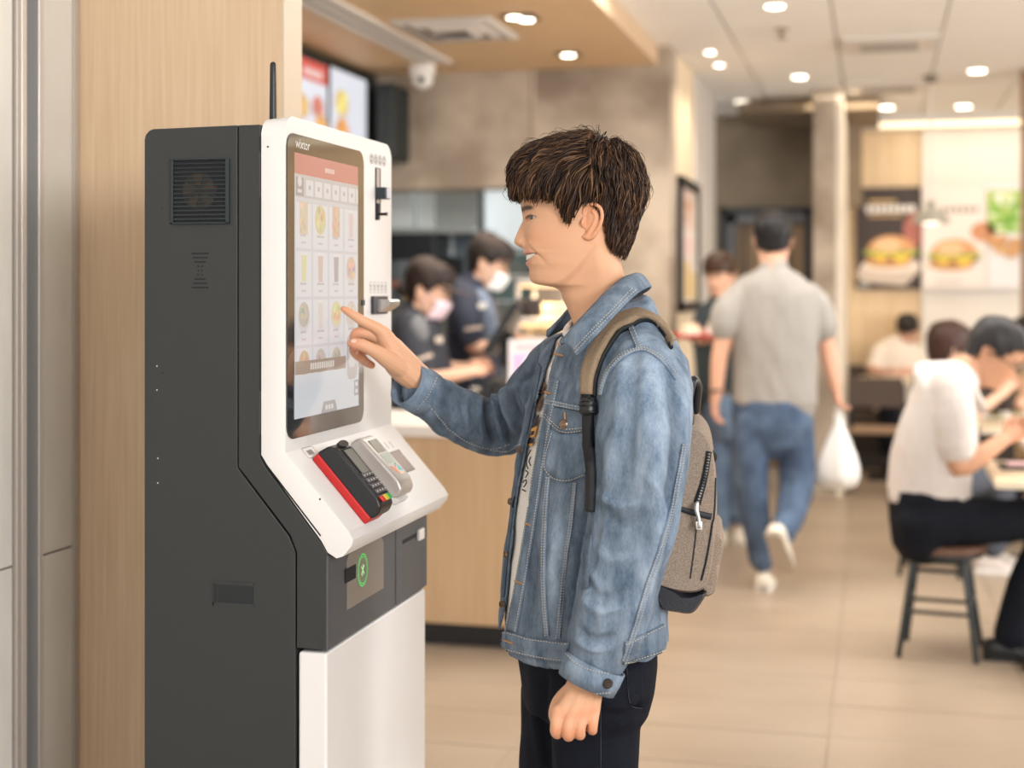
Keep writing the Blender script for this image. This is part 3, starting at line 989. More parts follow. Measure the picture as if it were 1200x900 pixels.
fc = {'fries': (.74, .56, .38), 'fries2': (.70, .60, .25), 'box': (.72, .45, .30), 'cupr': (.78, .58, .55), 'cupy': (.78, .72, .35), 'cupr2': (.68, .48, .44), 'cupb': (.40, .33, .36),
      'patty': (.75, .48, .33), 'salad': (.52, .45, .38), 'cupw': (.76, .68, .60), 'cheese': (.82, .66, .28), 'nuggets': (.76, .58, .50), 'wings': (.62, .40, .18), 'bowl': (.60, .50, .40), 'taco': (.66, .54, .36), 'round': (.68, .5, .44)}
rr_ = random.Random(11)
ch = .172 * ar
for r in range(4):
    zt_ = ar - .185 * ar - r * (ch + .012 * ar)
    for c_ in range(4):
        x = .02 + c_ * .248
        L.append((rect(x, zt_ - ch, x + .222, zt_), (.80, .80, .83)))
        k = foods[r][c_]; cx_, cz_ = x + .111, zt_ - ch * .33
        col = fc[k]
        if k.startswith('cup'):
            L.append(([(cx_ - .04, cz_ + .08), (cx_ + .04, cz_ + .08), (cx_ + .03, cz_ - .085), (cx_ - .03, cz_ - .085)], col))
            L.append((rect(cx_ - .043, cz_ + .062, cx_ + .043, cz_ + .08), (.85, .84, .84)))
        elif k in ('fries', 'fries2', 'box'):
            L.append((rect(cx_ - .06, cz_ - .09, cx_ + .06, cz_ + .09) if k != 'fries2' else disc(cx_, cz_, .085, .085), col))
            for _ in range(16):
                a, b_ = cx_ + rr_.uniform(-.05, .05), cz_ + rr_.uniform(-.065, .065)
                L.append((disc(a, b_, .017, .02, 7), tuple(min(1, max(0, q * rr_.uniform(.65, 1.25))) for q in col)))
        else:
            L.append((disc(cx_, cz_ - .012, .088, .085), (.70, .67, .66)))
            L.append((disc(cx_, cz_, .073, .07), col))
            for _ in range(12):
                a, b_ = cx_ + rr_.uniform(-.045, .045), cz_ + rr_.uniform(-.04, .04)
                L.append((disc(a, b_, .018, .018, 8), tuple(min(1, max(0, q * rr_.uniform(.55, 1.35))) for q in col)))
        for i in range(5 if c_ % 2 else 4):
            L.append((rect(cx_ - .05 + i * .022, zt_ - ch * .74, cx_ - .036 + i * .022, zt_ - ch * .69), (.42, .36, .36)))
        for i in range(3):
            L.append((rect(cx_ - .03 + i * .022, zt_ - ch * .90, cx_ - .016 + i * .022, zt_ - ch * .85), (.55, .42, .40)))
zb1 = ar - .922 * ar + .025
zz = .20 * ar
L.append((rect(0, .165 * ar - .0, .78, .215 * ar), (.30, .20, .13)))
L += [(rect(.22 + i * .034, .178 * ar, .245 + i * .034, .203 * ar), (.80, .74, .68)) for i in range(11)]
L.append((rect(0, 0, 1, .163 * ar), (.72, .75, .79)))
L.append((rrect(.80, .115 * ar, .975, .30 * ar, .05, 4), (.50, .45, .44)))
L.append((rrect(.825, .165 * ar, .95, .285 * ar, .04, 4), (.70, .67, .67)))
L.append((rect(.92, .045 * ar, 1, .11 * ar), (.35, .34, .35)))
L += [(rect(.94, .085 * ar - i * .03 * ar, .985, .10 * ar - i * .03 * ar), (.75, .75, .76)) for i in range(2)]
L.append(([(.38, 0), (.42, .045 * ar), (.60, .045 * ar), (.64, 0)], (.36, .33, .33)))
L += [(rect(.45 + i * .045, .012 * ar, .48 + i * .045, .03 * ar), (.78, .78, .78)) for i in range(3)]
L = [(p, tuple(q ** .9 * .86 + .07 for q in c_)) for p, c_ in L]
print_sheet('display', L, lambda u, v, i: (XS + i * 4e-6, dy0 + u * DW, dz0 + v * DW), K, M_screen)
ty, tz = FY(345.0), FZ(345, 174)
V, F = text_geo('wixtor', lambda x, y: (XF + .0030, ty - .002 + x * 1.0, FZ(344, 172.5) + y), .0245, bold=.0001)
emit('maker_lettering', V, F, mat('print_white', (.8, .78, .74), .4), K)

# --- right strip of the face: icons, coin slot, card slot
def frect(name, pxa, pya, pxb, pyb, d0, d1, m, parent=K, bevel=0, **kw):
    a, b_ = onX(pxa, pya, XF), onX(pxb, pyb, XF)
    return box(name, (XF - d0, a.y, min(a.z, b_.z)), (XF + d1, b_.y, max(a.z, b_.z)), m, parent, bevel, **kw)


M_line = mat('print_grey', (.22, .20, .2), .5)
for i in range(4):
    p = onX(435.2 + i * 4.9, 186 + i * 1.0, XF)
    n = 14
    ro, ri = .0105, .0088
    V = [(XF + .0006, p.y + ro * math.cos(2 * math.pi * k / n), p.z + ro * math.sin(2 * math.pi * k / n)) for k in range(n)] + \
        [(XF + .0006, p.y + ri * math.cos(2 * math.pi * k / n), p.z + ri * math.sin(2 * math.pi * k / n)) for k in range(n)]
    F = [(k, (k + 1) % n, n + (k + 1) % n, n + k) for k in range(n)]
    for q in ((-.003, -.006, .003, -.002), (-.003, .002, .003, .006), (-.001, -.002, .001, .003)):
        k0 = len(V); V += [(XF + .0006, p.y + q[0], p.z + q[1]), (XF + .0006, p.y + q[2], p.z + q[1]), (XF + .0006, p.y + q[2], p.z + q[3]), (XF + .0006, p.y + q[0], p.z + q[3])]
        F.append((k0, k0 + 1, k0 + 2, k0 + 3))
    emit('round_symbol', V, F, M_line, K)
for i in range(5):
    p = onX(434.0 + i * 4.4, 336.5 + i * .15, XF)
    V, F = [], []
    for q in ((-.006, -.011, .006, -.0102), (-.006, .0102, .006, .011), (-.006, -.011, -.0052, .011), (.0052, -.011, .006, .011), (-.002, -.006, .002, -.003), (-.002, 0, .002, .005)):
        k0 = len(V); V += [(XF + .0006, p.y + q[0], p.z + q[1]), (XF + .0006, p.y + q[2], p.z + q[1]), (XF + .0006, p.y + q[2], p.z + q[3]), (XF + .0006, p.y + q[0], p.z + q[3])]
        F.append((k0, k0 + 1, k0 + 2, k0 + 3))
    emit('box_symbol', V, F, M_line, K)
frect('slot_channel', 440.2, 197, 445, 257, .0, .0010, mat('channel_rose', (.45, .37, .34), .4), bevel=.0003)
for q in ((439.6, 197, 440.6, 258), (444.6, 198, 445.4, 250), (439.6, 196.6, 445.4, 197.6)):
    frect('channel_edge', *q, 0, .0014, M_dark)
cl = frect('scanner_block', 439.5, 219.5, 445.5, 234, 0, .022, M_vent, bevel=.0012, label='small black scanner block with a pale face')
a = onX(441, 220.5, XF); b_ = onX(445, 233, XF)
box('scanner_window', (XF + .0222, a.y, b_.z), (XF + .0228, b_.y, a.z), mat('pale_lilac', (.55, .57, .68), .3), cl)
lathe('slot_pin', [(.003, 0), (.003, .016), (.0038, .017), (.0038, .02)], onX(443, 251, XF), M_black, K, n=10, axis=(1, 0, 0))
frect('slot_end', 440.8, 238, 443.5, 258, 0, .003, M_dark, bevel=.001)
cs = frect('card_slot', 434.5, 347, 450.5, 367.5, 0, .008, mat('slate_dark', (.03, .032, .045), .35), bevel=.0015, label='dark card slot with a brushed metal mouth')
a = onX(438, 351, XF); b_ = onX(450, 365, XF)
zc0, zc1 = b_.z, a.z
prof = [(.006, zc0 - 0), (.014, zc0), (.024, zc0 + .006), (.034, zc0 + .013), (.036, zc1 - .004), (.032, zc1), (.006, zc1)]
prism('card_mouth', [(XF + p[0], p[1]) for p in prof], sx, a.y, b_.y, mat('satin_chrome', (.55, .52, .49), .28, metal=.8), cs, bevel=.0012)
frect('glass_tab', 422.5, 351.5, 425.5, 358, 0, .004, M_vent)

# --- sloped shelf: frame of directions
P0 = Vector((XF, 0, zf)); P1 = Vector((-.874, 0, 1.028))
dn = (P1 - P0).normalized(); yv = Vector((0, 1, 0)); nn_ = dn.cross(yv) * -1
if nn_.z < 0: nn_ = -nn_


def onS(px, py, h=0):
    return onP(px, py, P0 + nn_ * h, nn_)


def uv(px, py, h=0):
    q = onS(px, py, h) - P0
    return q.dot(yv), q.dot(dn)


def sl(u, v, h): return P0 + yv * u + dn * v + nn_ * h
def slabox(name, u0, v0, u1, v1, h0, h1, m, parent=K, bevel=0, **kw):
    V = [sl(u, v, h) for h in (h0, h1) for v in (v0, v1) for u in (u0, u1)]
    F = g_box((0, 0, 0), (1, 1, 1))[1]
    return recalc(emit(name, V, F, m, parent, bevel=bevel, **kw)) if not bevel else emit(name, V, F, m, parent, bevel=bevel, **kw)


# black and red card terminal; traced on the slope
hT = .045
ua, va = uv(366, 540)       # red near-top corner on the slope
ub, vb = uv(425, 612)
uc, vc = uv(437, 533, hT)
t_ = root('card_terminal', sl(ua, va, 0), 'black card payment terminal with a red side on the kiosk shelf', 'card terminal')
tu0, tv0 = min(ua, ub), va
tu1 = tu0 + .071
tv1 = vb + .006
tv0 = va - .004
slabox('red_base', tu0, tv0, tu1, tv1, 0, .017, M_red, t_, bevel=.004, label='red lower shell')
V = []
# body: wedge, higher at the keypad end's back
prof = [(tv0 - .002, .014), (tv0 + .004, .040), (tv0 + .02, .050), (tv1 - .02, .050), (tv1 - .004, .044), (tv1 + .003, .030), (tv1, .014)]
V, F = g_prism(prof, lambda p, u: sl(u, p[0], p[1]), tu0 + .001, tu1 - .001)
emit('body', V, F, M_black, t_, bevel=.005)
L_ = tv1 - tv0
slabox('display_recess', tu0 + .010, tv0 + .022, tu1 - .012, tv0 + .40 * L_ + .022, .050, .0512, M_dark, t_)
slabox('display', tu0 + .018, tv0 + .026, tu1 - .016, tv0 + .40 * L_ + .018, .0512, .0522, mat('lcd_grey', (.24, .23, .20), .25), t_, label='grey blank display')
kb0 = tv0 + .52 * L_
M_key = mat('key_pale', (.11, .10, .10), .5)
for r in range(4):
    for c_ in range(4):
        u = tu0 + .010 + c_ * .0134; v = kb0 + r * .0122
        slabox('key', u, v, u + .0112, v + .0094, .050, .0528, M_key, t_, bevel=.0012)
        kk = slabox('key_legend', u + .0045, v + .0035, u + .008, v + .0065, .0528, .0531, mat('legend', (.62, .6, .58), .5), t_)
for c_, cm in enumerate(((.60, .03, .02), (.72, .55, .03), (.04, .42, .09))):
    u = tu0 + .010 + c_ * .0172
    slabox('colour_key', u, kb0 + .051, u + .0155, kb0 + .063, .049, .0528, mat(('red_key', 'yellow_key', 'green_key')[c_], cm, .4), t_, bevel=.0015, label=('red key', 'yellow key', 'green key')[c_])
V, F = g_prism(disc(tu0 + .04, tv0 + .012, .022, .007, 20), lambda p, h: sl(p[0], p[1], h), .046, .0516)
emit('printer_lid', V, F, mat('lid_black', (.03, .028, .027), .35), t_)
# outline sticker above the terminal
u0, v0 = uv(357, 532); u1, v1 = uv(380, 522)
for a, b_ in ((0, .0012), ):
    o_, i_ = rrect(u0, v0 - .012, u0 + .052, v0 + .012, .006, 4), rrect(u0 + .0012, v0 - .0108, u0 + .0508, v0 + .0108, .005, 4)
    n = len(o_)
    V = [sl(p[0], p[1], .0007) for p in o_ + i_]
    F = [(k, (k + 1) % n, n + (k + 1) % n, n + k) for k in range(n)]
    for k in range(4):
        k0 = len(V); uu = u0 + .014 + k * .0065
        V += [sl(uu, v0 - .005, .0007), sl(uu + .0045, v0 - .005, .0007), sl(uu + .0045, v0 + .005, .0007), sl(uu, v0 + .005, .0007)]; F.append((k0, k0 + 1, k0 + 2, k0 + 3))
    emit('outlined_label', V, F, M_line, K)
for k in range(3):
    u0_, v0_ = uv(444 + k * 5.5, 520 - k * 1.2)
    slabox('small_print', u0_, v0_, u0_ + .006, v0_ + .016, .0003, .0007, mat('print_pale', (.55, .5, .5), .5))
# silver contactless reader
ga, gb = uv(405, 527, .0), uv(452, 592, 0)
gu0 = uv(424, 520, .035)[0] - .030
gu0 = ga[0] + .001; gv0 = ga[1] - .004; gu1 = gu0 + .075; gv1 = gb[1] + .004
R_ = root('contactless_reader', sl(gu0, gv0, 0), 'silver contactless reader right of the card terminal', 'card reader')
slabox('foot', gu0 + .008, gv0 + .03, gu1 - .006, gv1 + .004, 0, .014, mat('foot_grey', (.62, .6, .58), .4), R_, bevel=.003)
prof = [(gv0, .010), (gv0 + .002, .030), (gv0 + .012, .038), (gv1 - .025, .042), (gv1 - .008, .036), (gv1, .022), (gv1 - .008, .010)]
V, F = g_prism(prof, lambda p, u: sl(u, p[0], p[1]), gu0, gu1)
emit('body', V, F, M_silver, R_, bevel=.006)
slabox('display', gu0 + .018, gv0 + .018, gu1 - .014, gv0 + .048, .0385, .0402, mat('lcd_olive', (.19, .185, .13), .25), R_, label='olive grey display')
slabox('panel', gu0 + .018, gv0 + .052, gu1 - .014, gv0 + .076, .0392, .0408, mat('pale_green', (.42, .46, .39), .4), R_)
cu_, cv_ = (gu0 + gu1) / 2 + .002, gv0 + .092
for pts, cm in ((((-.022, -.010), (-.004, -.004), (-.006, .012)), (.85, .30, .20)), (((-.004, -.004), (.010, -.012), (-.006, .012)), (.80, .62, .48)), (((.010, -.014), (.022, .008), (.002, .004)), (.10, .50, .58)), (((-.006, .012), (.002, .004), (.022, .008), (.01, .014)), (.80, .78, .5))):
    V = [sl(cu_ + p[0], cv_ + p[1], h) for h in (.0405, .0422) for p in pts]
    n = len(pts)
    F = [tuple(range(n)), tuple(range(n, 2 * n))] + [(k, (k + 1) % n, n + (k + 1) % n, n + k) for k in range(n)]
    recalc(emit('logo_piece', V, F, mat('logo_%d' % int(cm[0] * 100), cm, .4), R_))
# square scanner glass
c0, c1, c2, c3 = uv(453.5, 531), uv(468, 527), uv(486, 551), uv(472, 555)
su0, su1 = (c0[0] + c3[0]) / 2, (c1[0] + c2[0]) / 2
sv0, sv1 = (c0[1] + c1[1]) / 2, (c2[1] + c3[1]) / 2
slabox('scanner_border', su0, sv0, su1, sv1, 0, .0012, mat('border_brown', (.13, .10, .09), .5))
slabox('scanner_glass', su0 + .003, sv0 + .003, su1 - .003, sv1 - .003, .001, .0018, mat('glass_rose', (.38, .32, .31), .12, coat=.5), label='small square scanner glass')

# --- charcoal lower front (plane XG)
XG = -.914
def gbox(name, xa_, ya_, xb_, yb_, d0, d1, m, parent=K, bevel=0, **kw):
    a, b_ = onX(xa_, ya_, XG), onX(xb_, yb_, XG)
    return box(name, (XG - d0, a.y, min(a.z, b_.z)), (XG + d1, b_.y, max(a.z, b_.z)), m, parent, bevel, **kw)
def GY(px): return onX(px, 650, XG).y
def GZ(px, py): return onX(px, py, XG).z
box('front_fascia', (XG - .002, Y0 + .0, .823), (XG + .003, GY(461.5), .985), M_grey2, K, bevel=.002)
box('fascia_door', (XG - .002, GY(463), .823), (XG + .003, Y1 - .002, .985), M_grey2, K, bevel=.002, label='small slate door with a card slot')
wz0, wz1 = GZ(402, 716), GZ(402, 640)
wz1 = .972
wa, wb_ = GY(404), GY(447)
rcs = prism('receipt_tray', rrect(wa, wz0, wb_, wz1, .018, 5, (1, 1, 0, 0)), fx, XG + .002, XG + .0045, mat('tray_steel', (.30, .285, .27), .35, metal=.6), K, label='steel receipt tray behind glass')
gbox('tray_slot', 402, 667, 414, 677, -.004, .0052, M_dark)
gc = Vector((XG + .006, GY(421.5), (GZ(421, 668))))
M_green = mat('green_glow', (.05, .62, .12), .4, emit=.5)
for ro, ri in ((.026, .0243), (.022, .0208)):
    n = 24
    V = [(gc.x, gc.y + r__ * math.cos(2 * math.pi * k / n), gc.z + r__ * 1.15 * math.sin(2 * math.pi * k / n)) for r__ in (ro, ri) for k in range(n)]
    F = [(k, (k + 1) % n, n + (k + 1) % n, n + k) for k in range(n)]
    emit('green_ring', V, F, M_green, K)
for a_ in (45, -45, 80):
    ca_, sa_ = math.cos(math.radians(a_)), math.sin(math.radians(a_))
    V = [(gc.x, gc.y + ca_ * p[0] - sa_ * p[1], gc.z + sa_ * p[0] + ca_ * p[1]) for p in ((-.011, -.0014), (.011, -.0014), (.011, .0014), (-.011, .0014))]
    emit('green_cross', V, [(0, 1, 2, 3)], mat('pale_green_glow', (.45, .75, .4), .4, emit=.3), K)
_z = GZ(480, 630)
box('thin_slot', (XG + .002, GY(470), _z - .004), (XG + .0036, GY(486), _z + .004), M_dark, K)
b2 = onX(493, 622, XG)
box('white_button', (XG + .003, GY(486.5), GZ(490, 632)), (XG + .010, GY(492.5), GZ(490, 619)), M_whiteplastic, K, bevel=.002, label='small white button')
# ================================================================ PEOPLE: shared head builder
M_skin = mat('skin', (1, 1, 1), .5, attr=True, sss=.12, bump=.05, bump_s=500, spec=.35)
M_eye = mat('eye', (1, 1, 1), .1, attr=True, coat=.5)
M_tooth = mat('tooth', (.88, .84, .76), .25)
M_hair = mat('hair', (1, 1, 1), .42, attr=True, spec=.25)
SK = np.array((.70, .405, .255))


class Frame:
    """rigid frame: picture-like units (x right, y down, v away) -> world"""
    def __init__(s, c, right, up, fwd, k, cx, cy):
        s.c, s.r, s.u, s.f, s.k, s.cx, s.cy = Vector(c), Vector(right), Vector(up), Vector(fwd), k, cx, cy

    def __call__(s, x, y, v=0):
        return s.c + s.r * ((x - s.cx) / s.k) + s.u * ((s.cy - y) / s.k) + s.f * (v / s.k)


def view_frame(px, py, d):
    f = ray(px, HY); f.z = 0; f.normalize()
    r = Vector((f.y, -f.x, 0))
    return Frame(W(px, py, d), r, (0, 0, 1), f, FP / d, px, py)


_y = np.array([168.5, 170, 173, 180, 192, 210, 230, 245, 252, 258, 270, 282, 289, 293, 296.5, 299, 302.5, 306, 309, 313, 316, 322, 328, 331.5, 333.5, 335, 336.5, 341, 349, 360, 372, 385, 400])
_f = np.array([686, 668, 645, 628, 617, 611, 610, 611, 612, 613.5, 614, 614, 612.8, 613.7, 613.3, 615, 616.6, 617.2, 616.9, 619.3, 620.4, 620, 621, 624, 629, 640, 650, 656.5, 659, 664, 669, 673, 676])
_b = np.array([690, 700, 712, 726, 737, 743, 743, 738, 735, 733, 727, 722, 722, 723, 724, 725, 726, 727, 728, 729, 730, 731, 733, 734, 735, 735.5, 736, 739, 739, 741, 742, 742, 742])
_w = np.array([3, 12, 24, 36, 45, 50, 52, 51.5, 51, 50, 49.5, 49, 48.5, 48, 47.6, 47.3, 46.8, 46.3, 45.8, 45, 44.3, 42.5, 40.5, 39.6, 39, 38.5, 38, 37, 36.5, 36.5, 37, 38, 40])


def sm(a, b, x):
    t = np.clip((x - a) / (b - a), 0, 1)
    return t * t * (3 - 2 * t)


def head_geo(fr, hi=True, smile=True, skin=SK):
    if hi:
        rows = np.concatenate([np.linspace(168.5, 240, 60), np.linspace(240.8, 333, 150), np.linspace(333.3, 337, 12), np.linspace(338, 400, 40)])
        n = 240
    else:
        rows = np.concatenate([np.linspace(168.5, 245, 14), np.linspace(250, 336, 34), np.linspace(340, 385, 8)])
        n = 48
    th = np.linspace(0, 2 * np.pi, n, endpoint=False)
    yy = np.arange(150, 420, .25)
    def soft(a, sg):
        k = np.exp(-(np.arange(-60, 61) * .25 / sg) ** 2 / 2); k /= k.sum()
        v = np.interp(yy, _y, a); return np.interp(rows, yy, np.convolve(np.pad(v, 60, 'edge'), k, 'valid'))
    f, b, w = soft(_f, .8), soft(_b, 3.5), soft(_w, 3.0)
    f = np.where(rows < 180, np.interp(rows, _y, _f), f); b = np.where(rows < 185, np.interp(rows, _y, _b), b); w = np.where(rows < 185, np.interp(rows, _y, _w), w)
    xw = np.interp(rows, [168, 200, 240, 290, 335, 400], [690, 690, 694, 694, 700, 715])
    Y, T = np.meshgrid(rows, th, indexing='ij')
    f, b, w, xw = [q[:, None] * np.ones_like(T) for q in (f, b, w, xw)]
    cs, sn = np.cos(T), np.sin(T)
    A = np.where(cs > 0, xw - f, b - xw)
    pwy = .95 + .19 * sm(262, 302, Y) - .14 * sm(316, 342, Y)
    pw = np.where(cs > 0, pwy, 1.0)
    X = xw - A * np.sign(cs) * np.abs(cs) ** pw
    Vv = w * np.sign(sn) * np.abs(sn) ** np.where(cs > 0, .96, 1)
    fro = sm(.15, .6, cs)
    av = np.abs(Vv)
    G = lambda x, s: np.exp(-(x / s) ** 2)
    # nose
    N = np.interp(Y, [247, 254, 259, 263, 267, 275, 281, 284, 286.5, 288.5, 290.5, 292], [0, .3, 1.2, 3.4, 5.6, 9.2, 11.6, 11.2, 9.3, 5.6, 1.6, 0])
    sg = np.interp(Y, [247, 262, 272, 281, 289], [5, 5.5, 6.2, 7.2, 7.6])
    X -= fro * N * G(Vv, sg)
    X -= fro * 5.2 * G(av - 8.6, 3.6) * G(Y - 283, 4.3)
    X += fro * 1.5 * G(av - 14, 2.6) * G(Y - 283, 6)
    X += fro * 3.5 * G(av - 5.0, 2.2) * G(Y - 289.3, 1.5)
    # eye sockets, brow, cheek
    X += fro * 3.4 * G(av - 17, 10) * G(Y - 254, 6.5)
    X -= fro * 1.4 * G(av - 18, 13) * G(Y - 244.5, 4)
    X -= fro * 2.6 * G(av - 29, 11) * G(Y - 277, 11)
    # smile crease from the nose wing to below the mouth corner
    cr = np.interp(Y, [281, 292, 302, 312], [15.5, 22, 28, 30])
    if smile:
        X += fro * 1.6 * G(av - cr - .8, 2.2) * sm(279, 286, Y) * sm(316, 306, Y)
        X -= fro * 1.2 * G(av - cr - 6, 5) * sm(279, 288, Y) * sm(314, 302, Y)
    # jaw line: the neck side sits inside it
    jl = np.interp(X, [640, 655, 672, 684, 696], [336, 330, 318, 303, 285])
    ins = sm(-1, 11, Y - jl) * sm(712, 672, X) * sm(390, 340, Y)
    Vv = Vv * (1 - .14 * ins)
    tint = np.ones(Y.shape + (3,)) * skin
    chk = (fro * G(av - 30, 14) * G(Y - 280, 13))[..., None]
    tint = tint * (1 - chk * np.array((0, .07, .10)))
    # mouth
    mc = 302.6 - 4.8 * (np.clip(av / 24, 0, 1.1)) ** 2
    if smile:
        hgt = 4.3 * np.sqrt(np.clip(1 - (av / 24.5) ** 2, 0, 1))
        dyn = Y - mc
        gap = sm(.15, -.55, np.abs(dyn) - hgt) * (cs > 0) * (av < 25)
        X += gap * 5.2
        lipu = G(dyn + hgt + 1.7, 2.0) * sm(25, 21, av) * (dyn < 0)
        lipl = G(dyn - hgt - 2.6, 3.0) * sm(23, 17, av) * (dyn > 0)
        X -= fro * (.9 * lipu + 1.3 * lipl) * (1 - gap)
        X += fro * 1.5 * G(av - 26, 2.4) * G(Y - 297.5, 3)
        lip = np.clip(lipu + lipl, 0, 1)[..., None] * (1 - gap)[..., None] * .75
        tint = tint * (1 - lip) + lip * np.array((.56, .235, .20))
        tint = tint * (1 - gap[..., None]) + gap[..., None] * np.array((.10, .02, .018))
    else:
        dyn = Y - 302
        X += fro * 1.6 * G(dyn, 1.0) * sm(19, 14, av)
        lip = (G(dyn + 2, 2.4) + G(dyn - 3, 2.8)) * sm(18, 13, av) * fro
        tint = tint * (1 - .6 * np.clip(lip, 0, 1)[..., None]) + .6 * np.clip(lip, 0, 1)[..., None] * np.array((.5, .22, .18))
    # eyes: almond recess
    lat = av - 20.5
    up_ = 4.0 * np.sqrt(np.clip(1 - (lat / 10.5) ** 2, 0, 1)) ** 1.2
    dy = (Y - 256.3 + .06 * lat)
    alm = ((dy > -up_ * .75) & (dy < up_ * .50) & (np.abs(lat) < 10.5) & (cs > 0)).astype(float)
    X += alm * 3.4
    X -= fro * .9 * G(dy + up_ * .75 + 1.2, 1.1) * sm(12, 9, np.abs(lat))
    X -= fro * .8 * G(dy - up_ * .5 - 2.6, 2.0) * sm(10, 7, np.abs(lat))
    lash = (G(dy + up_ * .75 + .2, .75) * sm(12, 10, np.abs(lat)) * fro)[..., None]
    tint = tint * (1 - .85 * lash) + .85 * lash * np.array((.04, .02, .015))
    brow = (G(Y - (246.0 - .10 * (av - 8) + .006 * (av - 18) ** 2), 2.2) * sm(4, 9, av) * sm(34, 26, av) * fro)[..., None]
    tint = tint * (1 - .93 * np.clip(brow * 1.8, 0, 1)) + .93 * np.clip(brow * 1.8, 0, 1) * np.array((.05, .028, .02))
    V = [fr(X[i, j], Y[i, j], Vv[i, j]) for i in range(len(rows)) for j in range(n)]
    F = [(i * n + j, i * n + (j + 1) % n, (i + 1) * n + (j + 1) % n, (i + 1) * n + j) for i in range(len(rows) - 1) for j in range(n)]
    F.append(tuple(range(n - 1, -1, -1))); F.append(tuple(range((len(rows) - 1) * n, len(rows) * n)))
    return V, F, tint.reshape(-1, 3)


def ear_geo(fr, side, hi=True):
    s = side
    o = [(685, 279), (691, 281), (697, 276), (702.5, 267), (705, 257), (703.5, 248), (698, 243), (691.5, 242.6), (686, 246), (683.5, 253)]
    vo = [50, 51.5, 55, 58, 60, 59.5, 57.5, 55, 52, 50]
    q = lambda a, v: fr(a[0], a[1], s * v)
    gs = [g_tube([q(a, v) for a, v in zip(o, vo)], [2.6 / fr.k, 3.3 / fr.k, 2.8 / fr.k] + [2.3 / fr.k] * 6 + [1.8 / fr.k], 8, 3)]
    gs.append(g_tube([q(a, v) for a, v in zip([(688, 279), (692, 272), (696, 264), (698, 256), (694, 250)], [51, 52.5, 54.5, 55.5, 55])], [3.2 / fr.k, 2.8 / fr.k, 1.9 / fr.k, 1.8 / fr.k, 1.6 / fr.k], 8, 3))
    gs.append(g_tube([q((683.5, 268), 51), q((683, 263), 52.5), q((684, 258), 51)], [1.6 / fr.k, 2.6 / fr.k, 1.6 / fr.k], 8, 3))
    ax = (fr.r * .38 + fr.f * s * .93)
    e = g_ell(q((693, 263), 51.5), (11 / fr.k, 19 / fr.k, 3.4 / fr.k), 14, 8)
    c = q((693, 263), 51.5)
    R3 = Matrix((tuple(fr.r * .93 - fr.f * s * -.38), tuple(fr.u), tuple(ax))).transposed()
    gs.append(([c + R3 @ (Vector(v) - c) for v in e[0]], e[1]))
    if not hi: return merge(gs), None
    V, F, N = union(gs, 1.05 / fr.k, 3)
    return (V, F), None


def finish_head(fr, P, skin=SK, hi=True, smile=True):
    """eyes and teeth as children"""
    for s in (-1, 1):
        n, m = (24, 16) if hi else (10, 8)
        c = np.array(fr(633.0 - 3.2, 256.2, s * 19.2))
        V, F = g_ell((0, 0, 0), (1, 1, 1), n, m)
        R_ = 8.2 / fr.k
        T = []
        W_ = []
        for v in V:       # local x = gaze
            g = v.z
            T.append((.01, .008, .008) if g > .93 else (.045, .022, .014) if g > .72 else (.62, .57, .53))
            d = -fr.r * v.z + fr.u * v.x + fr.f * v.y
            d.rotate(Matrix.Rotation(math.radians(-s * 20), 3, fr.u))
            W_.append(Vector(c) + d * R_)
        emit('eye', W_, F, M_eye, P, smooth=True, tint=T)
    if smile:
        for k in range(-5, 6):
            v0 = k * 3.9
            if abs(v0) > 21: continue
            x = 617.6 + 80 * (1 - math.sqrt(1 - (v0 / 47) ** 2) ** 1.16)
            yc = 301.9 - 4.6 * (abs(v0) / 24) ** 2
            h = 3.1 * math.sqrt(1 - (v0 / 23) ** 2)
            V, F = [], []
            c = fr(x, yc, v0)
            ang = math.asin(v0 / 47) * 1.5
            for zz in (-h, h):
                for yy in (-1.85, 1.85):
                    for xx in (-1.0, 1.6):
                        V.append(c + fr.r * ((xx * math.cos(ang) - yy * -math.sin(ang) * 1) / fr.k) + fr.f * ((yy * math.cos(ang) + xx * -math.sin(ang) * -1) / fr.k) + fr.u * (zz / fr.k))
            emit('tooth', V, g_box((0, 0, 0), (1, 1, 1))[1], M_tooth, P, bevel=.0009)


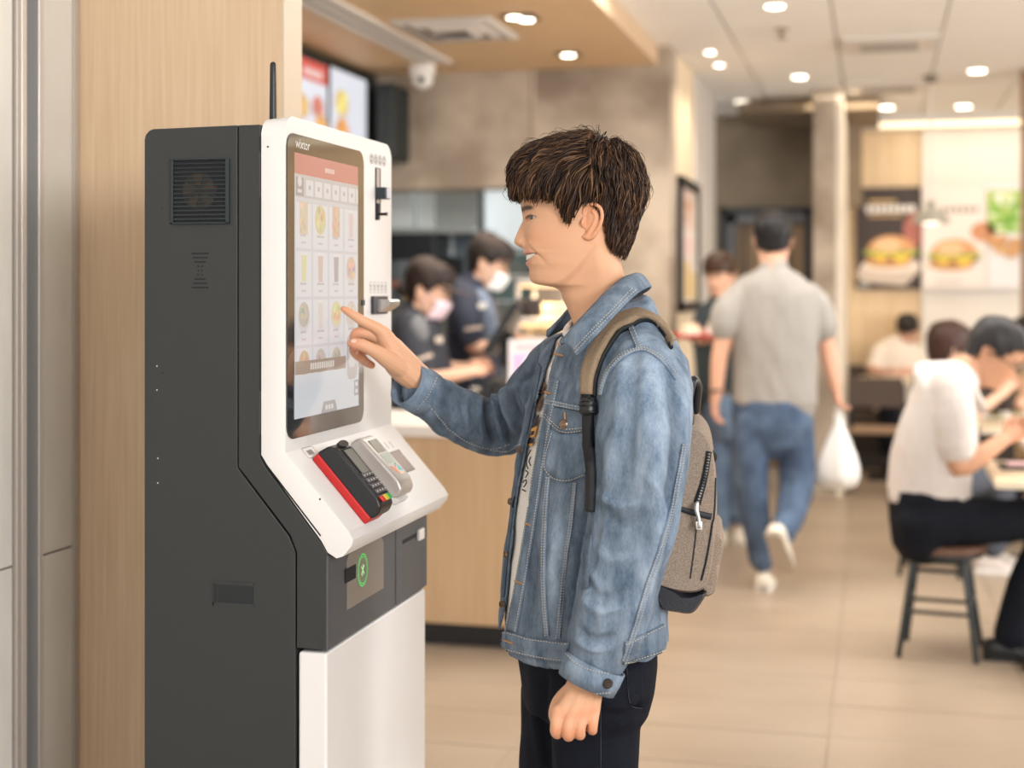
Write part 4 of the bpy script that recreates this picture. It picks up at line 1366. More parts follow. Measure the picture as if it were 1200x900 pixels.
def strands(B, roots, flow, P, name='hair', seed=1, L=(.03, .06), w=.0013, lift=.004, cols=None, seg=7, stop=None, end_in=.0):
    """tapered locks that follow surface B; flow(p) gives the combing direction"""
    r = random.Random(seed)
    V, F, T = [], [], []
    cols = cols or [(.022, .012, .009), (.035, .018, .011), (.06, .03, .017), (.11, .055, .028)]
    for p in roots:
        p = Vector(p)
        ln = r.uniform(*L); st = ln / seg
        ww = w * r.uniform(.7, 1.5)
        bend = Vector((r.uniform(-1, 1), r.uniform(-1, 1), r.uniform(-1, 1))) * .30
        lf = lift * r.uniform(.3, 1.3)
        c = np.array(cols[min(len(cols) - 1, int(r.random() ** 1.3 * len(cols)))]) * r.uniform(.8, 1.2)
        pts, nrm = [], []
        q = p
        for k in range(seg + 1):
            h = B.find_nearest(q)
            if h[0] is None: break
            n = h[1]
            t = k / seg
            pts.append(h[0] + n * (lf * math.sin(min(1, t * 1.15) * math.pi * .8) + .0008))
            nrm.append(n)
            d = flow(h[0]) + bend * t
            d = d - n * d.dot(n) * .9
            if d.length < 1e-6: break
            q = h[0] + d.normalized() * st
            if stop and stop(q, r): break
        m = len(pts)
        if m < 3: continue
        k0 = len(V)
        for k in range(m):
            t = k / (m - 1)
            d = (pts[min(k + 1, m - 1)] - pts[max(k - 1, 0)]).normalized()
            s = d.cross(nrm[k]).normalized()
            a = ww * (1.0 - .85 * t ** 1.5) * (.5 + .5 * min(1, t * 4))
            V += [pts[k] - s * a, pts[k] + s * a, pts[k] + nrm[k] * a * .9]
            T += [c * (.8 + .5 * t)] * 3
        for k in range(m - 1):
            for j in range(3):
                F.append((k0 + 3 * k + j, k0 + 3 * k + (j + 1) % 3, k0 + 3 * k + 3 + (j + 1) % 3, k0 + 3 * k + 3 + j))
        F.append((k0 + 3 * (m - 1), k0 + 3 * (m - 1) + 1, k0 + 3 * (m - 1) + 2))
    return emit(name, V, F, M_hair, P, smooth=True, tint=T)


def px_of(p):
    d = -SA * p.x + CA * p.y
    return 600 + FP * (CA * p.x + SA * p.y) / d, HY - FP * (p.z - H) / d, d


# ================================================================ THE MAN AT THE KIOSK
fm = view_frame(690, 263, 2.62)
base = W(700, 340, 2.62); base.z = 0
MAN = root('person', base, 'young man in a denim jacket tapping the kiosk screen', 'person')
SKm = np.array((.68, .388, .238))
R0, U0, W0 = fm.r, fm.u, fm.f
hV, hF, hT = head_geo(fm, True, True, SKm)
(eV1, eF1), _ = ear_geo(fm, -1)
(eV2, eF2), _ = ear_geo(fm, 1)


def P3(px, py, d): return W(px, py, d)
def tb(L, n=14, sub=4, fl=1.0, ref=None):
    """tube from (px, py, depth, radius px)"""
    return g_tube([W(a, b, d) for a, b, d, r in L], [(r * d / FP, r * d / FP * fl) for a, b, d, r in L], n, sub, ref=ref)


# pointing right hand
hr = [tb([(503, 453, 2.812, 17), (486, 441, 2.80, 18), (470, 426, 2.795, 19), (456, 409, 2.79, 17)]),
      tb([(470, 425, 2.79, 16), (449, 391, 2.775, 9.5)]), tb([(474, 432, 2.80, 15), (448, 399, 2.79, 9)]), tb([(474, 434, 2.81, 15), (449, 408, 2.81, 9)]),
      tb([(476, 437, 2.82, 14), (452, 416, 2.828, 8.5)]),
      tb([(452, 393, 2.775, 9.0), (441, 384, 2.768, 7.2), (429, 378, 2.762, 6.3), (423.5, 375.2, 2.76, 6.2), (413, 368.3, 2.757, 5.2), (406, 364, 2.755, 4.5), (402.5, 361.8, 2.754, 3.4)]),
      tb([(473, 432, 2.785, 13), (457, 423, 2.765, 11), (441, 412.5, 2.745, 8.6), (431, 407, 2.737, 7.2), (423.5, 404.2, 2.733, 7.4), (415, 402.3, 2.73, 6.3), (411.5, 402, 2.73, 5)]),
      tb([(449, 398, 2.79, 8.5), (434, 391.5, 2.778, 7), (421, 389.8, 2.772, 6.6), (416, 393, 2.775, 6.2), (417.5, 401, 2.785, 5.8), (424, 406, 2.79, 5.2)]),
      tb([(450, 409, 2.81, 8.5), (430, 403, 2.80, 6.8), (417.5, 404.5, 2.795, 6.3), (415, 410, 2.795, 6), (419, 416.5, 2.80, 5.6), (427, 421.5, 2.803, 4.8)]),
      tb([(452, 416, 2.828, 7.5), (433, 410, 2.82, 6), (422, 413, 2.815, 5.6), (423, 419.5, 2.812, 5.3), (430, 425, 2.81, 5.0), (435.5, 428, 2.809, 4.4)])]
rV, rF, rN = union(hr, .0013, 5)
# hanging left hand
dl = 2.375
hl = [tb([(694, 780, dl + .03, 21), (689, 797, dl + .02, 22), (682, 812, dl + .012, 22)], fl=.62, ref=tuple(W0)),
      tb([(684, 800, dl + .012, 13), (656, 838, dl + .002, 9)]), tb([(685, 802, dl + .01, 13), (669, 842, dl - .003, 9.3)]),
      tb([(690, 802, dl + .01, 13), (682, 841, dl, 9)]), tb([(696, 800, dl + .015, 12), (694.5, 836, dl + .008, 8.4)]),
      tb([(655, 834, dl + .002, 8.8), (652, 848, dl - .004, 7.3), (651.5, 857, dl, 7.0), (654, 859, dl + .014, 6.6), (656, 849, dl + .028, 6.2), (657, 840, dl + .03, 5.5)]),
      tb([(669, 839, dl - .003, 9), (666, 852, dl - .010, 7.4), (665.5, 860.5, dl - .006, 7.1), (667, 861.5, dl + .01, 6.7), (668, 850, dl + .026, 6.3), (668, 842, dl + .028, 5.6)]),
      tb([(682, 838, dl, 8.8), (679.8, 851, dl - .006, 7.2), (679, 859, dl - .002, 6.9), (680, 860, dl + .013, 6.5), (680, 849, dl + .028, 6.1), (680, 842, dl + .03, 5.5)]),
      tb([(695, 834, dl + .008, 8.2), (694.5, 846, dl + .003, 6.7), (694, 853.5, dl + .006, 6.3), (694, 855, dl + .02, 6), (692.5, 845, dl + .033, 5.6), (691, 838, dl + .034, 5)]),
      tb([(672, 808, dl + .035, 11), (656, 822, dl + .05, 9), (650, 838, dl + .055, 7.5), (655, 850, dl + .05, 6.4)])]
lV, lF, lN = union(hl, .0014, 4)
# hidden body: one figure from neck to feet
FL = 20
fphi = math.radians(FL)
Fd = (-R0 * math.cos(fphi) - W0 * math.sin(fphi)); Ld = (W0 * math.cos(fphi) - R0 * math.sin(fphi))


def rings(L, n=56, ex=2.25, tilt=0):
    """L: (y px, left px, right px, lateral half m [, extra tilt m])"""
    V, F = [], []
    for r in L:
        y, xl, xr, lat = r[:4]
        tl = r[4] if len(r) > 4 else 0
        hw = (xr - xl) / 2 / fm.k
        a = math.sqrt(max(.02 ** 2, hw ** 2 - (lat * math.sin(fphi)) ** 2)) / math.cos(fphi)
        c = fm((xl + xr) / 2, y, 0)
        for k in range(n):
            t = 2 * math.pi * k / n
            ca_, sa_ = math.cos(t), math.sin(t)
            ca_ = math.copysign(abs(ca_) ** (2 / ex), ca_); sa_ = math.copysign(abs(sa_) ** (2 / ex), sa_)
            V.append(c + Fd * a * ca_ + Ld * lat * sa_ - U0 * (tl * ca_))
    m = len(L)
    F = [(i * n + k, i * n + (k + 1) % n, (i + 1) * n + (k + 1) % n, (i + 1) * n + k) for i in range(m - 1) for k in range(n)]
    F += [tuple(range(n - 1, -1, -1)), tuple(range((m - 1) * n, m * n))]
    return V, F


tor = [rings([(378, 692, 740, .05), (395, 690, 755, .10), (420, 684, 768, .15), (460, 675, 775, .16), (600, 645, 765, .15), (700, 630, 760, .15), (780, 625, 755, .15)], 32),
       tb([(690, 430, 2.79, 26), (660, 440, 2.82, 22), (632, 464, 2.855, 20), (605, 490, 2.885, 18), (575, 500, 2.885, 17), (545, 488, 2.865, 17), (515, 468, 2.835, 16), (500, 455, 2.81, 16)]),
       tb([(752, 440, 2.50, 38), (752, 530, 2.45, 33), (742, 610, 2.42, 28), (720, 700, 2.40, 24), (694, 785, 2.40, 20)])]
bV, bF, bN = union(tor, .009, 4)
Vb, Fb = merge([(hV, hF), (eV1, eF1), (eV2, eF2), (rV, rF), (lV, lF), (bV, bF)])
n0, n1, n2 = len(hV), len(eV1), len(eV2)
tn = np.ones((len(Vb), 3)) * SKm
tn[:n0] = hT
tn[n0:n0 + n1 + n2] = SKm * (1.0, .86, .82)
k = n0 + n1 + n2
# knuckles and fingertips a little redder
for arr, spots in ((rV, ((403, 362, 9), (412, 402, 8), (417, 391, 8), (418, 414, 9), (434, 427, 8))), (lV, ((652, 858, 9), (666, 862, 9), (679, 860, 9), (694, 854, 9), (655, 836, 7), (669, 840, 7), (682, 839, 7), (694, 834, 7)))):
    x, y, d = project(arr)
    g = np.zeros(len(x))
    for a, b_, s in spots: g += np.exp(-((x - a) ** 2 + (y - b_) ** 2) / s ** 2)
    g = np.clip(g, 0, 1)[:, None]
    tn[k:k + len(arr)] = SKm * (1 - g * np.array((.0, .17, .20)))
    k += len(arr)
body = emit('body', Vb, Fb, M_skin, MAN, smooth=True, tint=tn)
finish_head(fm, MAN)
# nails
M_nail = mat('nail', (.80, .50, .41), .25)
for (x, y, d, ax, ay, rot) in ((414.2, 399.5, 2.7205, 3.6, 3.0, 10), (419, 413.5, 2.7905, 2.8, 2.2, 40), (431, 424.5, 2.8005, 3.2, 2.0, 35)):
    B_ = bvh(rV, rF)
    p, n = hit(B_, x, y)
    q = n.to_track_quat('Z', 'Y')
    s = d / FP
    V, F = g_ell((0, 0, 0), (ax * s, ay * s, .0011), 12, 6)
    rr = Matrix.Rotation(math.radians(rot), 3, 'Z')
    emit('nail', [p + q @ (rr @ Vector(v)) for v in V], F, M_nail, MAN, smooth=True)

# ---- hair
hy = np.array([158, 160, 163, 168, 175, 185, 197, 212, 228, 242, 255, 268, 282, 296, 306])
hf = np.array([688, 672, 655, 640, 622, 607, 602, 600.5, 601, 607, 640, 660, 690, 706, 716])
hb = np.array([690, 700, 707, 718, 733, 744, 750, 754, 754, 752, 748, 744, 740, 733, 730])
hw_ = np.array([3, 16, 26, 36, 45, 51, 55.5, 58, 58.5, 57, 55, 52.5, 49, 45, 40])
rows = np.concatenate([np.linspace(158, 175, 14), np.linspace(177, 306, 60)]); n = 120
V, keepF = [], []
XY = []
for y in rows:
    f_, b_, w_ = np.interp(y, hy, hf), np.interp(y, hy, hb), np.interp(y, hy, hw_)
    if y > 242: f_ = 607
    xw_ = 690
    for j in range(n):
        t = 2 * math.pi * j / n
        c_, s_ = math.cos(t), math.sin(t)
        A_ = (xw_ - f_) if c_ > 0 else (b_ - xw_)
        x = xw_ - A_ * math.copysign(abs(c_) ** .9, c_)
        v = w_ * math.copysign(abs(s_) ** .92, s_)
        # gentle lumps of combed locks
        dm = 1 + .018 * math.sin(14 * t + y * .11) * sm(165, 190, y) + .012 * math.sin(31 * t - y * .2)
        x = xw_ + (x - xw_) * dm; v = v * dm
        if 700 < x < 722 and y < 176: y_ = y + 3.5 * math.exp(-((x - 711) / 5) ** 2)
        else: y_ = y
        V.append(fm(x, y_, v)); XY.append((x, y))


def hairline(x):      # lower edge of the hair in side view
    return np.interp(x, [598, 606, 616, 630, 652, 660, 668, 676, 682, 690, 700, 706, 712, 722, 731, 745], [231, 234, 237, 239, 241, 262, 268, 252, 245, 243, 245, 262, 292, 301, 303, 290])


m = len(rows)
Fall = [(i * n + j, i * n + (j + 1) % n, (i + 1) * n + (j + 1) % n, (i + 1) * n + j) for i in range(m - 1) for j in range(n)]
Fh = [f for f in Fall if max(XY[a][1] for a in f) < hairline(sum(XY[a][0] for a in f) / 4) - 1.5]
Fh.append(tuple(range(n - 1, -1, -1)))
Vs = np.array([tuple(v) for v in V])
hb_o = emit('hair', V, Fh, M_hair, MAN, smooth=True, tint=np.ones((len(V), 3)) * (.020, .011, .008))
Bh = bvh(V, Fall)
crown = fm(706, 172, 0)
inv = lambda p: ((p - fm.c).dot(fm.r) * fm.k + fm.cx, fm.cy - (p - fm.c).dot(fm.u) * fm.k, (p - fm.c).dot(fm.f) * fm.k)


def flow(p):
    x, y, v = inv(p)
    away = p - crown
    away = away - U0 * away.dot(U0)
    away.normalize()
    down = sm(172, 205, y)
    if x < 690:
        d = -R0 * (1.25 - .9 * sm(185, 225, y)) + away * .4 - U0 * (.25 + 1.7 * sm(180, 225, y))
    else:
        d = away * (1.1 - .8 * down) - U0 * (.3 + 1.5 * down) - R0 * (.25 * sm(200, 280, y))
    return d


def stop(q, r):
    x, y, v = inv(q)
    return y > hairline(x) + r.uniform(-4, 6)


rr_ = random.Random(5)
roots = []
while len(roots) < 5200:
    i = rr_.randrange(len(V))
    x, y = XY[i]
    if y < hairline(x) - 2:
        p = V[i] + Vector((rr_.uniform(-1, 1), rr_.uniform(-1, 1), rr_.uniform(-1, 1))) * .004
        roots.append(p)
cols = [(.016, .008, .006), (.028, .014, .009), (.05, .025, .014), (.085, .043, .022), (.15, .08, .04)]
top = [p for p in roots if inv(p)[1] < 215]
low = [p for p in roots if inv(p)[1] >= 200]
strands(Bh, top, flow, MAN, 'hair_locks', 2, (.035, .075), .0015, .0075, cols, 8, stop)
strands(Bh, low, flow, MAN, 'hair_locks', 3, (.02, .05), .0012, .003, cols[:4], 7, stop)
# thick fringe locks
fr_roots = [fm(rr_.uniform(608, 690), rr_.uniform(176, 215), rr_.uniform(-52, 52)) for _ in range(700)]
fly = [p for p in top if rr_.random() < .07]
strands(Bh, fly, flow, MAN, 'stray_hairs', 6, (.02, .045), .0009, .016, cols[:4], 6)
strands(Bh, fr_roots, flow, MAN, 'fringe', 4, (.05, .09), .0024, .008, cols, 9, stop)

# ---------------------------------------------------------------- clothes
def mk_denim(name, c1, c2):
    m = bpy.data.materials.new(name); m.use_nodes = True
    nt = m.node_tree; b = nt.nodes['Principled BSDF']; lk = nt.links.new
    N = lambda t: nt.nodes.new(t)
    tc = N('ShaderNodeTexCoord'); at = N('ShaderNodeAttribute'); at.attribute_name = 'tint'
    n1 = N('ShaderNodeTexNoise'); n1.inputs['Scale'].default_value = 30; n1.inputs['Detail'].default_value = 7; n1.inputs['Roughness'].default_value = .62
    mp = N('ShaderNodeMapping'); mp.inputs['Scale'].default_value = (1, 1, .28)
    lk(tc.outputs['Object'], mp.inputs[0])
    n2 = N('ShaderNodeTexNoise'); n2.inputs['Scale'].default_value = 420; n2.inputs['Detail'].default_value = 2; lk(mp.outputs[0], n2.inputs[0])
    n3 = N('ShaderNodeTexNoise'); n3.inputs['Scale'].default_value = 60; n3.inputs['Detail'].default_value = 5; lk(mp.outputs[0], n3.inputs[0])
    mp1 = N('ShaderNodeMapping'); mp1.inputs['Scale'].default_value = (1, 1, .42); lk(tc.outputs['Object'], mp1.inputs[0]); lk(mp1.outputs[0], n1.inputs[0])
    add = N('ShaderNodeMath'); add.operation = 'MULTIPLY_ADD'; add.inputs[1].default_value = .35; lk(n2.outputs[0], add.inputs[0]); lk(n1.outputs[0], add.inputs[2])
    add2 = N('ShaderNodeMath'); add2.operation = 'MULTIPLY_ADD'; add2.inputs[1].default_value = .5; lk(n3.outputs[0], add2.inputs[0]); lk(add.outputs[0], add2.inputs[2])
    mr = N('ShaderNodeMapRange'); mr.inputs[1].default_value = .66; mr.inputs[2].default_value = 1.18; lk(add2.outputs[0], mr.inputs[0])
    mx = N('ShaderNodeMix'); mx.data_type = 'RGBA'; mx.inputs[6].default_value = (*c1, 1); mx.inputs[7].default_value = (*c2, 1); lk(mr.outputs[0], mx.inputs[0])
    mu = N('ShaderNodeMix'); mu.data_type = 'RGBA'; mu.blend_type = 'MULTIPLY'; mu.inputs[0].default_value = 1; lk(mx.outputs[2], mu.inputs[6]); lk(at.outputs['Color'], mu.inputs[7])
    lk(mu.outputs[2], b.inputs['Base Color'])
    b.inputs['Roughness'].default_value = .85; b.inputs['Specular IOR Level'].default_value = .2
    bp = N('ShaderNodeBump'); bp.inputs['Strength'].default_value = .35; bp.inputs['Distance'].default_value = .003
    lk(add2.outputs[0], bp.inputs['Height']); lk(bp.outputs[0], b.inputs['Normal'])
    return m


M_denim = mk_denim('denim', (.075, .118, .18), (.265, .335, .425))
M_denim_d = mk_denim('denim_dark', (.055, .10, .175), (.14, .21, .31))
M_thread = mat('pale_thread', (.50, .47, .42), .8)
M_thread_o = mat('orange_thread', (.48, .24, .09), .8)
M_button = mat('copper_button', (.24, .17, .13), .35, metal=.9)

JT = [(352, 704, 756, .055, .012), (362, 690, 762, .085, .020), (373, 676, 768, .115, .016), (390, 655, 778, .155, .008), (402, 645, 788, .185), (420, 636, 798, .205), (450, 626, 804, .212), (500, 614, 804, .206), (550, 606, 799, .20),
      (600, 599, 791, .195), (650, 592, 784, .19), (700, 588, 778, .188), (725, 586, 778, .188, .008), (752, 586, 779, .188, .012)]
SL_N = [(748, 418, 2.52, 40), (756, 440, 2.465, 50), (755, 480, 2.43, 55), (751, 540, 2.405, 56), (744, 600, 2.395, 54), (733, 650, 2.39, 51), (718, 710, 2.385, 46), (706, 750, 2.385, 40), (698, 776, 2.39, 34)]
SL_F = [(690, 425, 2.79, 40), (660, 434, 2.82, 42), (632, 462, 2.855, 39), (605, 490, 2.885, 37), (575, 500, 2.89, 34), (545, 489, 2.865, 32), (515, 471, 2.835, 29), (497, 460, 2.82, 27)]
jV, jF, jN = union([rings(JT, 72), tb(SL_N, 28, 5), tb(SL_F, 28, 5)], .0046, 3)
# folds: picture polylines with width (px) and height (m); raised ridges and sunk grooves
folds = [([(578, 462), (582, 490), (592, 524)], 3.2, .008), ([(570, 466), (572, 492), (578, 520)], 2.8, -.009), ([(590, 458), (592, 480), (604, 505)], 3.2, .009), ([(586, 468), (588, 490), (598, 518)], 2.4, -.009),
         ([(600, 455), (600, 470), (612, 492)], 3, -.006), ([(562, 470), (562, 495), (566, 516)], 3, .005), ([(612, 440), (606, 452), (596, 458)], 4, .006), ([(618, 448), (612, 462), (620, 480)], 3, .005),
         ([(632, 415), (626, 435), (612, 446)], 3, -.005), ([(548, 462), (545, 480), (550, 505)], 4, .003), ([(530, 455), (520, 480), (525, 510)], 4, -.003), ([(500, 446), (510, 470), (500, 490)], 4, .003),
         ([(640, 400), (632, 430), (628, 470)], 4, .005), ([(575, 530), (600, 528), (618, 515)], 5, .004),
         # near sleeve
         ([(730, 430), (722, 500), (714, 560)], 7, .004), ([(745, 415), (742, 480), (738, 560)], 5, -.004), ([(770, 420), (772, 500), (765, 570)], 8, .004), ([(757, 412), (758, 470), (757, 520)], 5, .003),
         ([(785, 450), (790, 520), (780, 590)], 5, -.004), ([(798, 470), (800, 530), (790, 580)], 4, .004), ([(708, 600), (730, 612), (760, 600)], 6, -.004), ([(702, 580), (720, 592), (745, 590)], 5, .004),
         ([(760, 560), (775, 590), (768, 630)], 6, .005), ([(700, 640), (715, 655), (745, 650)], 6, .003), ([(690, 680), (705, 700), (735, 690)], 5, -.004), ([(684, 700), (700, 716), (728, 712)], 5, .004),
         ([(680, 735), (695, 748), (720, 745)], 4, -.004), ([(676, 748), (692, 760), (716, 760)], 4, .004), ([(700, 520), (702, 600), (692, 680)], 5, -.004), ([(690, 665), (700, 690), (704, 740)], 5, .003),
         # torso
         ([(655, 440), (648, 500), (640, 560)], 4, .003), ([(668, 430), (672, 460), (690, 470)], 4, -.003), ([(660, 570), (650, 640), (648, 730)], 9, .004), ([(690, 560), (684, 640), (672, 730)], 6, -.004),
         ([(622, 560), (614, 640), (604, 720)], 4, .003), ([(630, 640), (624, 700), (620, 738)], 5, -.003), ([(770, 600), (765, 660), (745, 720)], 6, .004), ([(780, 650), (770, 700), (760, 735)], 4, -.004),
         ([(800, 560), (790, 620), (775, 660)], 5, .003), ([(600, 756), (630, 764), (665, 766)], 2.5, -.0016), ([(595, 744), (630, 753), (668, 757)], 2, .0012)]


def fold_disp(V, N, folds, facing=.0):
    x, y, d = project(V)
    vd = ORG_A - V
    vd /= np.linalg.norm(vd, axis=1)[:, None]
    fc_ = np.clip((N * vd).sum(1) * 3 + .3, 0, 1)
    disp = np.zeros(len(V))
    for P, wd, amp in folds:
        Q = np.array(catmull(P, 6), float)
        best = np.full(len(V), 1e9)
        tt = np.zeros(len(V))
        for i in range(len(Q) - 1):
            a, b_ = Q[i], Q[i + 1]
            ab = b_ - a; L2 = (ab ** 2).sum() + 1e-9
            t = np.clip(((x - a[0]) * ab[0] + (y - a[1]) * ab[1]) / L2, 0, 1)
            dd = (x - a[0] - t * ab[0]) ** 2 + (y - a[1] - t * ab[1]) ** 2
            better = dd < best
            tt = np.where(better, (i + t) / (len(Q) - 1), tt)
            best = np.where(better, dd, best)
        disp += amp * np.exp(-best / wd ** 2) * np.clip(np.sin(np.pi * np.clip(tt * .8 + .1, 0, 1)) * 1.6, 0, 1) * fc_
    return disp


ORG_A = np.array((0, 0, H))


def cloth(V, N, amp, sc, seed=0):
    out = np.empty(len(V))
    for i, p in enumerate(V):
        q = Vector((p[0] * sc[0] + seed, p[1] * sc[1], p[2] * sc[2]))
        out[i] = noise.noise(q) + .5 * noise.noise(q * 2.1)
    return out * amp


dsp = fold_disp(jV, jN, folds) * 1.5
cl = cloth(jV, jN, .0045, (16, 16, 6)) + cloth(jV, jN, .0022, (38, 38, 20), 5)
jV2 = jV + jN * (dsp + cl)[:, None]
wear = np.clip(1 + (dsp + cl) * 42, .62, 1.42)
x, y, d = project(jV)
# washed-out outer sleeve and yoke; far sleeve, placket side and hem front set darker
fade_tone = .78 + .30 * np.exp(-((x - 762) / 34) ** 2) * sm(560, 430, y) * (d < 2.6) + .14 * (x > 690) * (d < 2.6) - .10 * (d > 2.72)
fade_tone = fade_tone - .10 * np.exp(-((y - 752) / 10) ** 2) * (x < 680)
tj = (wear * fade_tone)[:, None] * np.array((1, 1, 1))
# the jacket hangs open: cut the gap in front
near_edge = [(668, 378), (655, 402), (644, 438), (639, 471), (635, 493), (630, 515), (627, 538), (623, 560), (619.5, 587), (614, 620), (608, 656), (600, 700), (592, 738), (588, 775)]
far_edge = [(664, 374), (650, 396), (640, 438), (631, 471), (627, 493), (621, 515), (617, 538), (612, 560), (607, 587), (604, 620), (600, 656), (596, 700), (588, 735), (570, 775)]
ne = np.array(catmull(near_edge, 6)); fe = np.array(catmull(far_edge, 6))
face_c = np.array([jV2[list(f)].mean(0) for f in jF]); face_n = np.array([jN[list(f)].mean(0) for f in jF])
fx_, fy_, fd_ = project(face_c)
xn = np.interp(fy_, ne[:, 1], ne[:, 0]); xf = np.interp(fy_, fe[:, 1], fe[:, 0]) - 3.5 * sm(400, 440, fy_)
fdir = np.array(tuple(Fd))
cut = (fx_ < xn) & (fx_ > xf) & (fy_ > 372) & ((face_n * fdir).sum(1) > .25) & (fd_ < 2.72)
jF2 = [f for f, c in zip(jF, cut) if not c]
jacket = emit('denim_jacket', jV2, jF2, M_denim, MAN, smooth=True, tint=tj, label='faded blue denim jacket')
sd = jacket.modifiers.new('thick', 'SOLIDIFY'); sd.thickness = .003; sd.offset = -1
BJ = bvh(jV2, jF2)
# white T-shirt with a printed front
TS = [(372, 690, 742, .065), (384, 674, 754, .11), (402, 652, 776, .165), (430, 637, 786, .195), (450, 631, 790, .200), (500, 619, 791, .196), (550, 611, 786, .188), (600, 604, 780, .18), (650, 597, 774, .178), (700, 593, 768, .176), (752, 592, 766, .176)]
sV, sF, sN = union([rings(TS, 64)], .0055, 2)
M_shirt = mat('white_cotton', (1, 1, 1), .9, attr=True)
x, y, d = project(sV)
ts = np.ones((len(sV), 3)) * (.82, .79, .75)
shirt = emit('t_shirt', sV + sN * (cloth(sV, sN, .0025, (14, 14, 6), 3))[:, None], sF, M_shirt, MAN, smooth=True, tint=ts, label='white T-shirt with a dark and orange print')
BS = bvh(sV, sF)
M_pblack, M_porange, M_pgrey = mat('print_black', (.03, .028, .03), .8), mat('print_orange', (.62, .30, .06), .8), mat('print_brown', (.12, .07, .05), .8)


def decal(pts, m, off=.0055):
    V = []
    for a, b_ in pts:
        a += 2
        p, nn = hit(BS, a, b_); V.append(p + nn * off)
    return emit('shirt_print', V + [v - Vector((0, .0006, 0)) for v in V], [tuple(range(len(V))), tuple(range(2 * len(V) - 1, len(V) - 1, -1))], m, MAN)


for pts, m in (([(636, 448), (641, 450), (637, 462), (631, 464)], M_pgrey), ([(631, 470), (638, 464), (634, 480), (629, 486)], M_pgrey), ([(628, 489), (634, 486), (630, 500), (624, 501)], M_pblack),
               ([(623, 503), (631, 500), (628, 512), (621, 514)], M_porange), ([(624, 506), (628, 505), (627, 510), (623, 511)], M_pblack), ([(620, 516), (628, 514), (626, 520), (618, 520)], M_pblack),
               ([(618, 521), (626, 520), (625, 523), (617, 523)], M_porange)):
    decal(pts, m)
gs = [g_line(p, BS, .0013, .0065, dflt=2.55) for p in ([(625, 528), (621, 536), (620, 544), (622, 550)], [(625, 536), (623, 541), (625, 546)], [(619, 552), (622, 554), (619, 560)], [(616, 566), (619, 562), (620, 566), (617, 571)], [(615, 574), (619, 576)])]
emit('shirt_print', *merge(gs), M_pblack, MAN)

# collar: a folded band that goes round the neck
inn = [(657, 404, 2.47), (668, 388, 2.455), (690, 364, 2.465), (710, 343, 2.50), (728, 328, 2.545), (741, 322, 2.61), (740, 326, 2.68), (722, 336, 2.72), (700, 348, 2.735), (684, 356, 2.73), (668, 361, 2.715), (654, 378, 2.70), (643, 393, 2.69)]
out_ = [(676, 417, 2.43), (690, 402, 2.415), (710, 381, 2.42), (728, 362, 2.45), (747, 344, 2.50), (762, 336, 2.61), (758, 342, 2.70), (738, 352, 2.76), (712, 366, 2.775), (690, 376, 2.77), (672, 378, 2.755), (655, 388, 2.735), (641, 395, 2.715)]
A_, B_ = catmull([tuple(P3(*p)) for p in inn], 5), catmull([tuple(P3(*p)) for p in out_], 5)
V, F = [], []
nv = 7
for a, b_ in zip(A_, B_):
    for j in range(nv):
        t = j / (nv - 1)
        p = a * (1 - t) + b_ * t
        p = p + np.array((0, 0, .010 * math.sin(math.pi * t)))
        V.append(p)
F = [(i * nv + j, i * nv + j + 1, (i + 1) * nv + j + 1, (i + 1) * nv + j) for i in range(len(A_) - 1) for j in range(nv - 1)]
col_o = emit('collar', V, F, M_denim, MAN, smooth=True, tint=np.ones((len(V), 3)) * .92)
so = col_o.modifiers.new('thick', 'SOLIDIFY'); so.thickness = .005; so.offset = 0
BC = bvh(V, F)
gs = [g_line([(675, 413), (690, 397), (711, 375), (728, 357), (744, 341)], BC, .0008, .0042, dash=True), g_line([(661, 403), (673, 412)], BC, .0008, .0042, dash=True), g_line([(674, 409), (689, 393), (710, 371), (727, 353), (741, 338)], BC, .0008, .0042, dash=True)]
emit('collar_stitching', *merge(gs), M_thread, MAN, kind='stuff')
# collar stand seen in front of the throat (far side)
V, F = [], []
stand = catmull([tuple(P3(*p)) for p in ((641, 395, 2.70), (652, 402, 2.63), (655, 420, 2.56), (650, 425, 2.53))], 5)
# neck rib of the T-shirt
tube('shirt_neckband', [P3(*p) for p in ((692, 362, 2.70), (676, 372, 2.67), (664, 384, 2.60), (663, 392, 2.535), (676, 382, 2.50), (700, 360, 2.50))], .0045, mat('cotton_rib', (.80, .77, .72), .9), MAN, n=8)

# cuffs
def cuff(name, a, b_, ra, rb, m, n=44, tk=.004):
    V, F = g_tube([Vector(a), Vector(a).lerp(Vector(b_), .5), Vector(b_)], [ra, (ra + rb) / 2 + .001, rb], n, 1, open_=True)
    o = emit(name, V, F, m, MAN, smooth=True, tint=np.ones((len(V), 3)) * .98)
    s = o.modifiers.new('thick', 'SOLIDIFY'); s.thickness = tk; s.offset = 0
    return bvh(V, F)


Bc1 = cuff('cuff', W(698, 776, 2.387), W(687, 802, 2.385), .0505, .0475, M_denim)
Bc2 = cuff('cuff', W(501, 463, 2.822), W(476.5, 449, 2.79), .0445, .0425, M_denim_d if 0 else M_denim)
for B_, L_ in ((Bc1, ([(664, 766), (680, 780), (704, 788), (726, 788)], [(656, 792), (668, 805), (692, 812), (715, 811)])), (Bc2, ([(511, 443), (502, 462), (488, 480)], [(490, 428), (483, 448), (466, 468)]))):
    emit('cuff_stitching', *merge([g_line(p, B_, .0008, .0035, dash=True) for p in L_]), M_thread, MAN, kind='stuff')


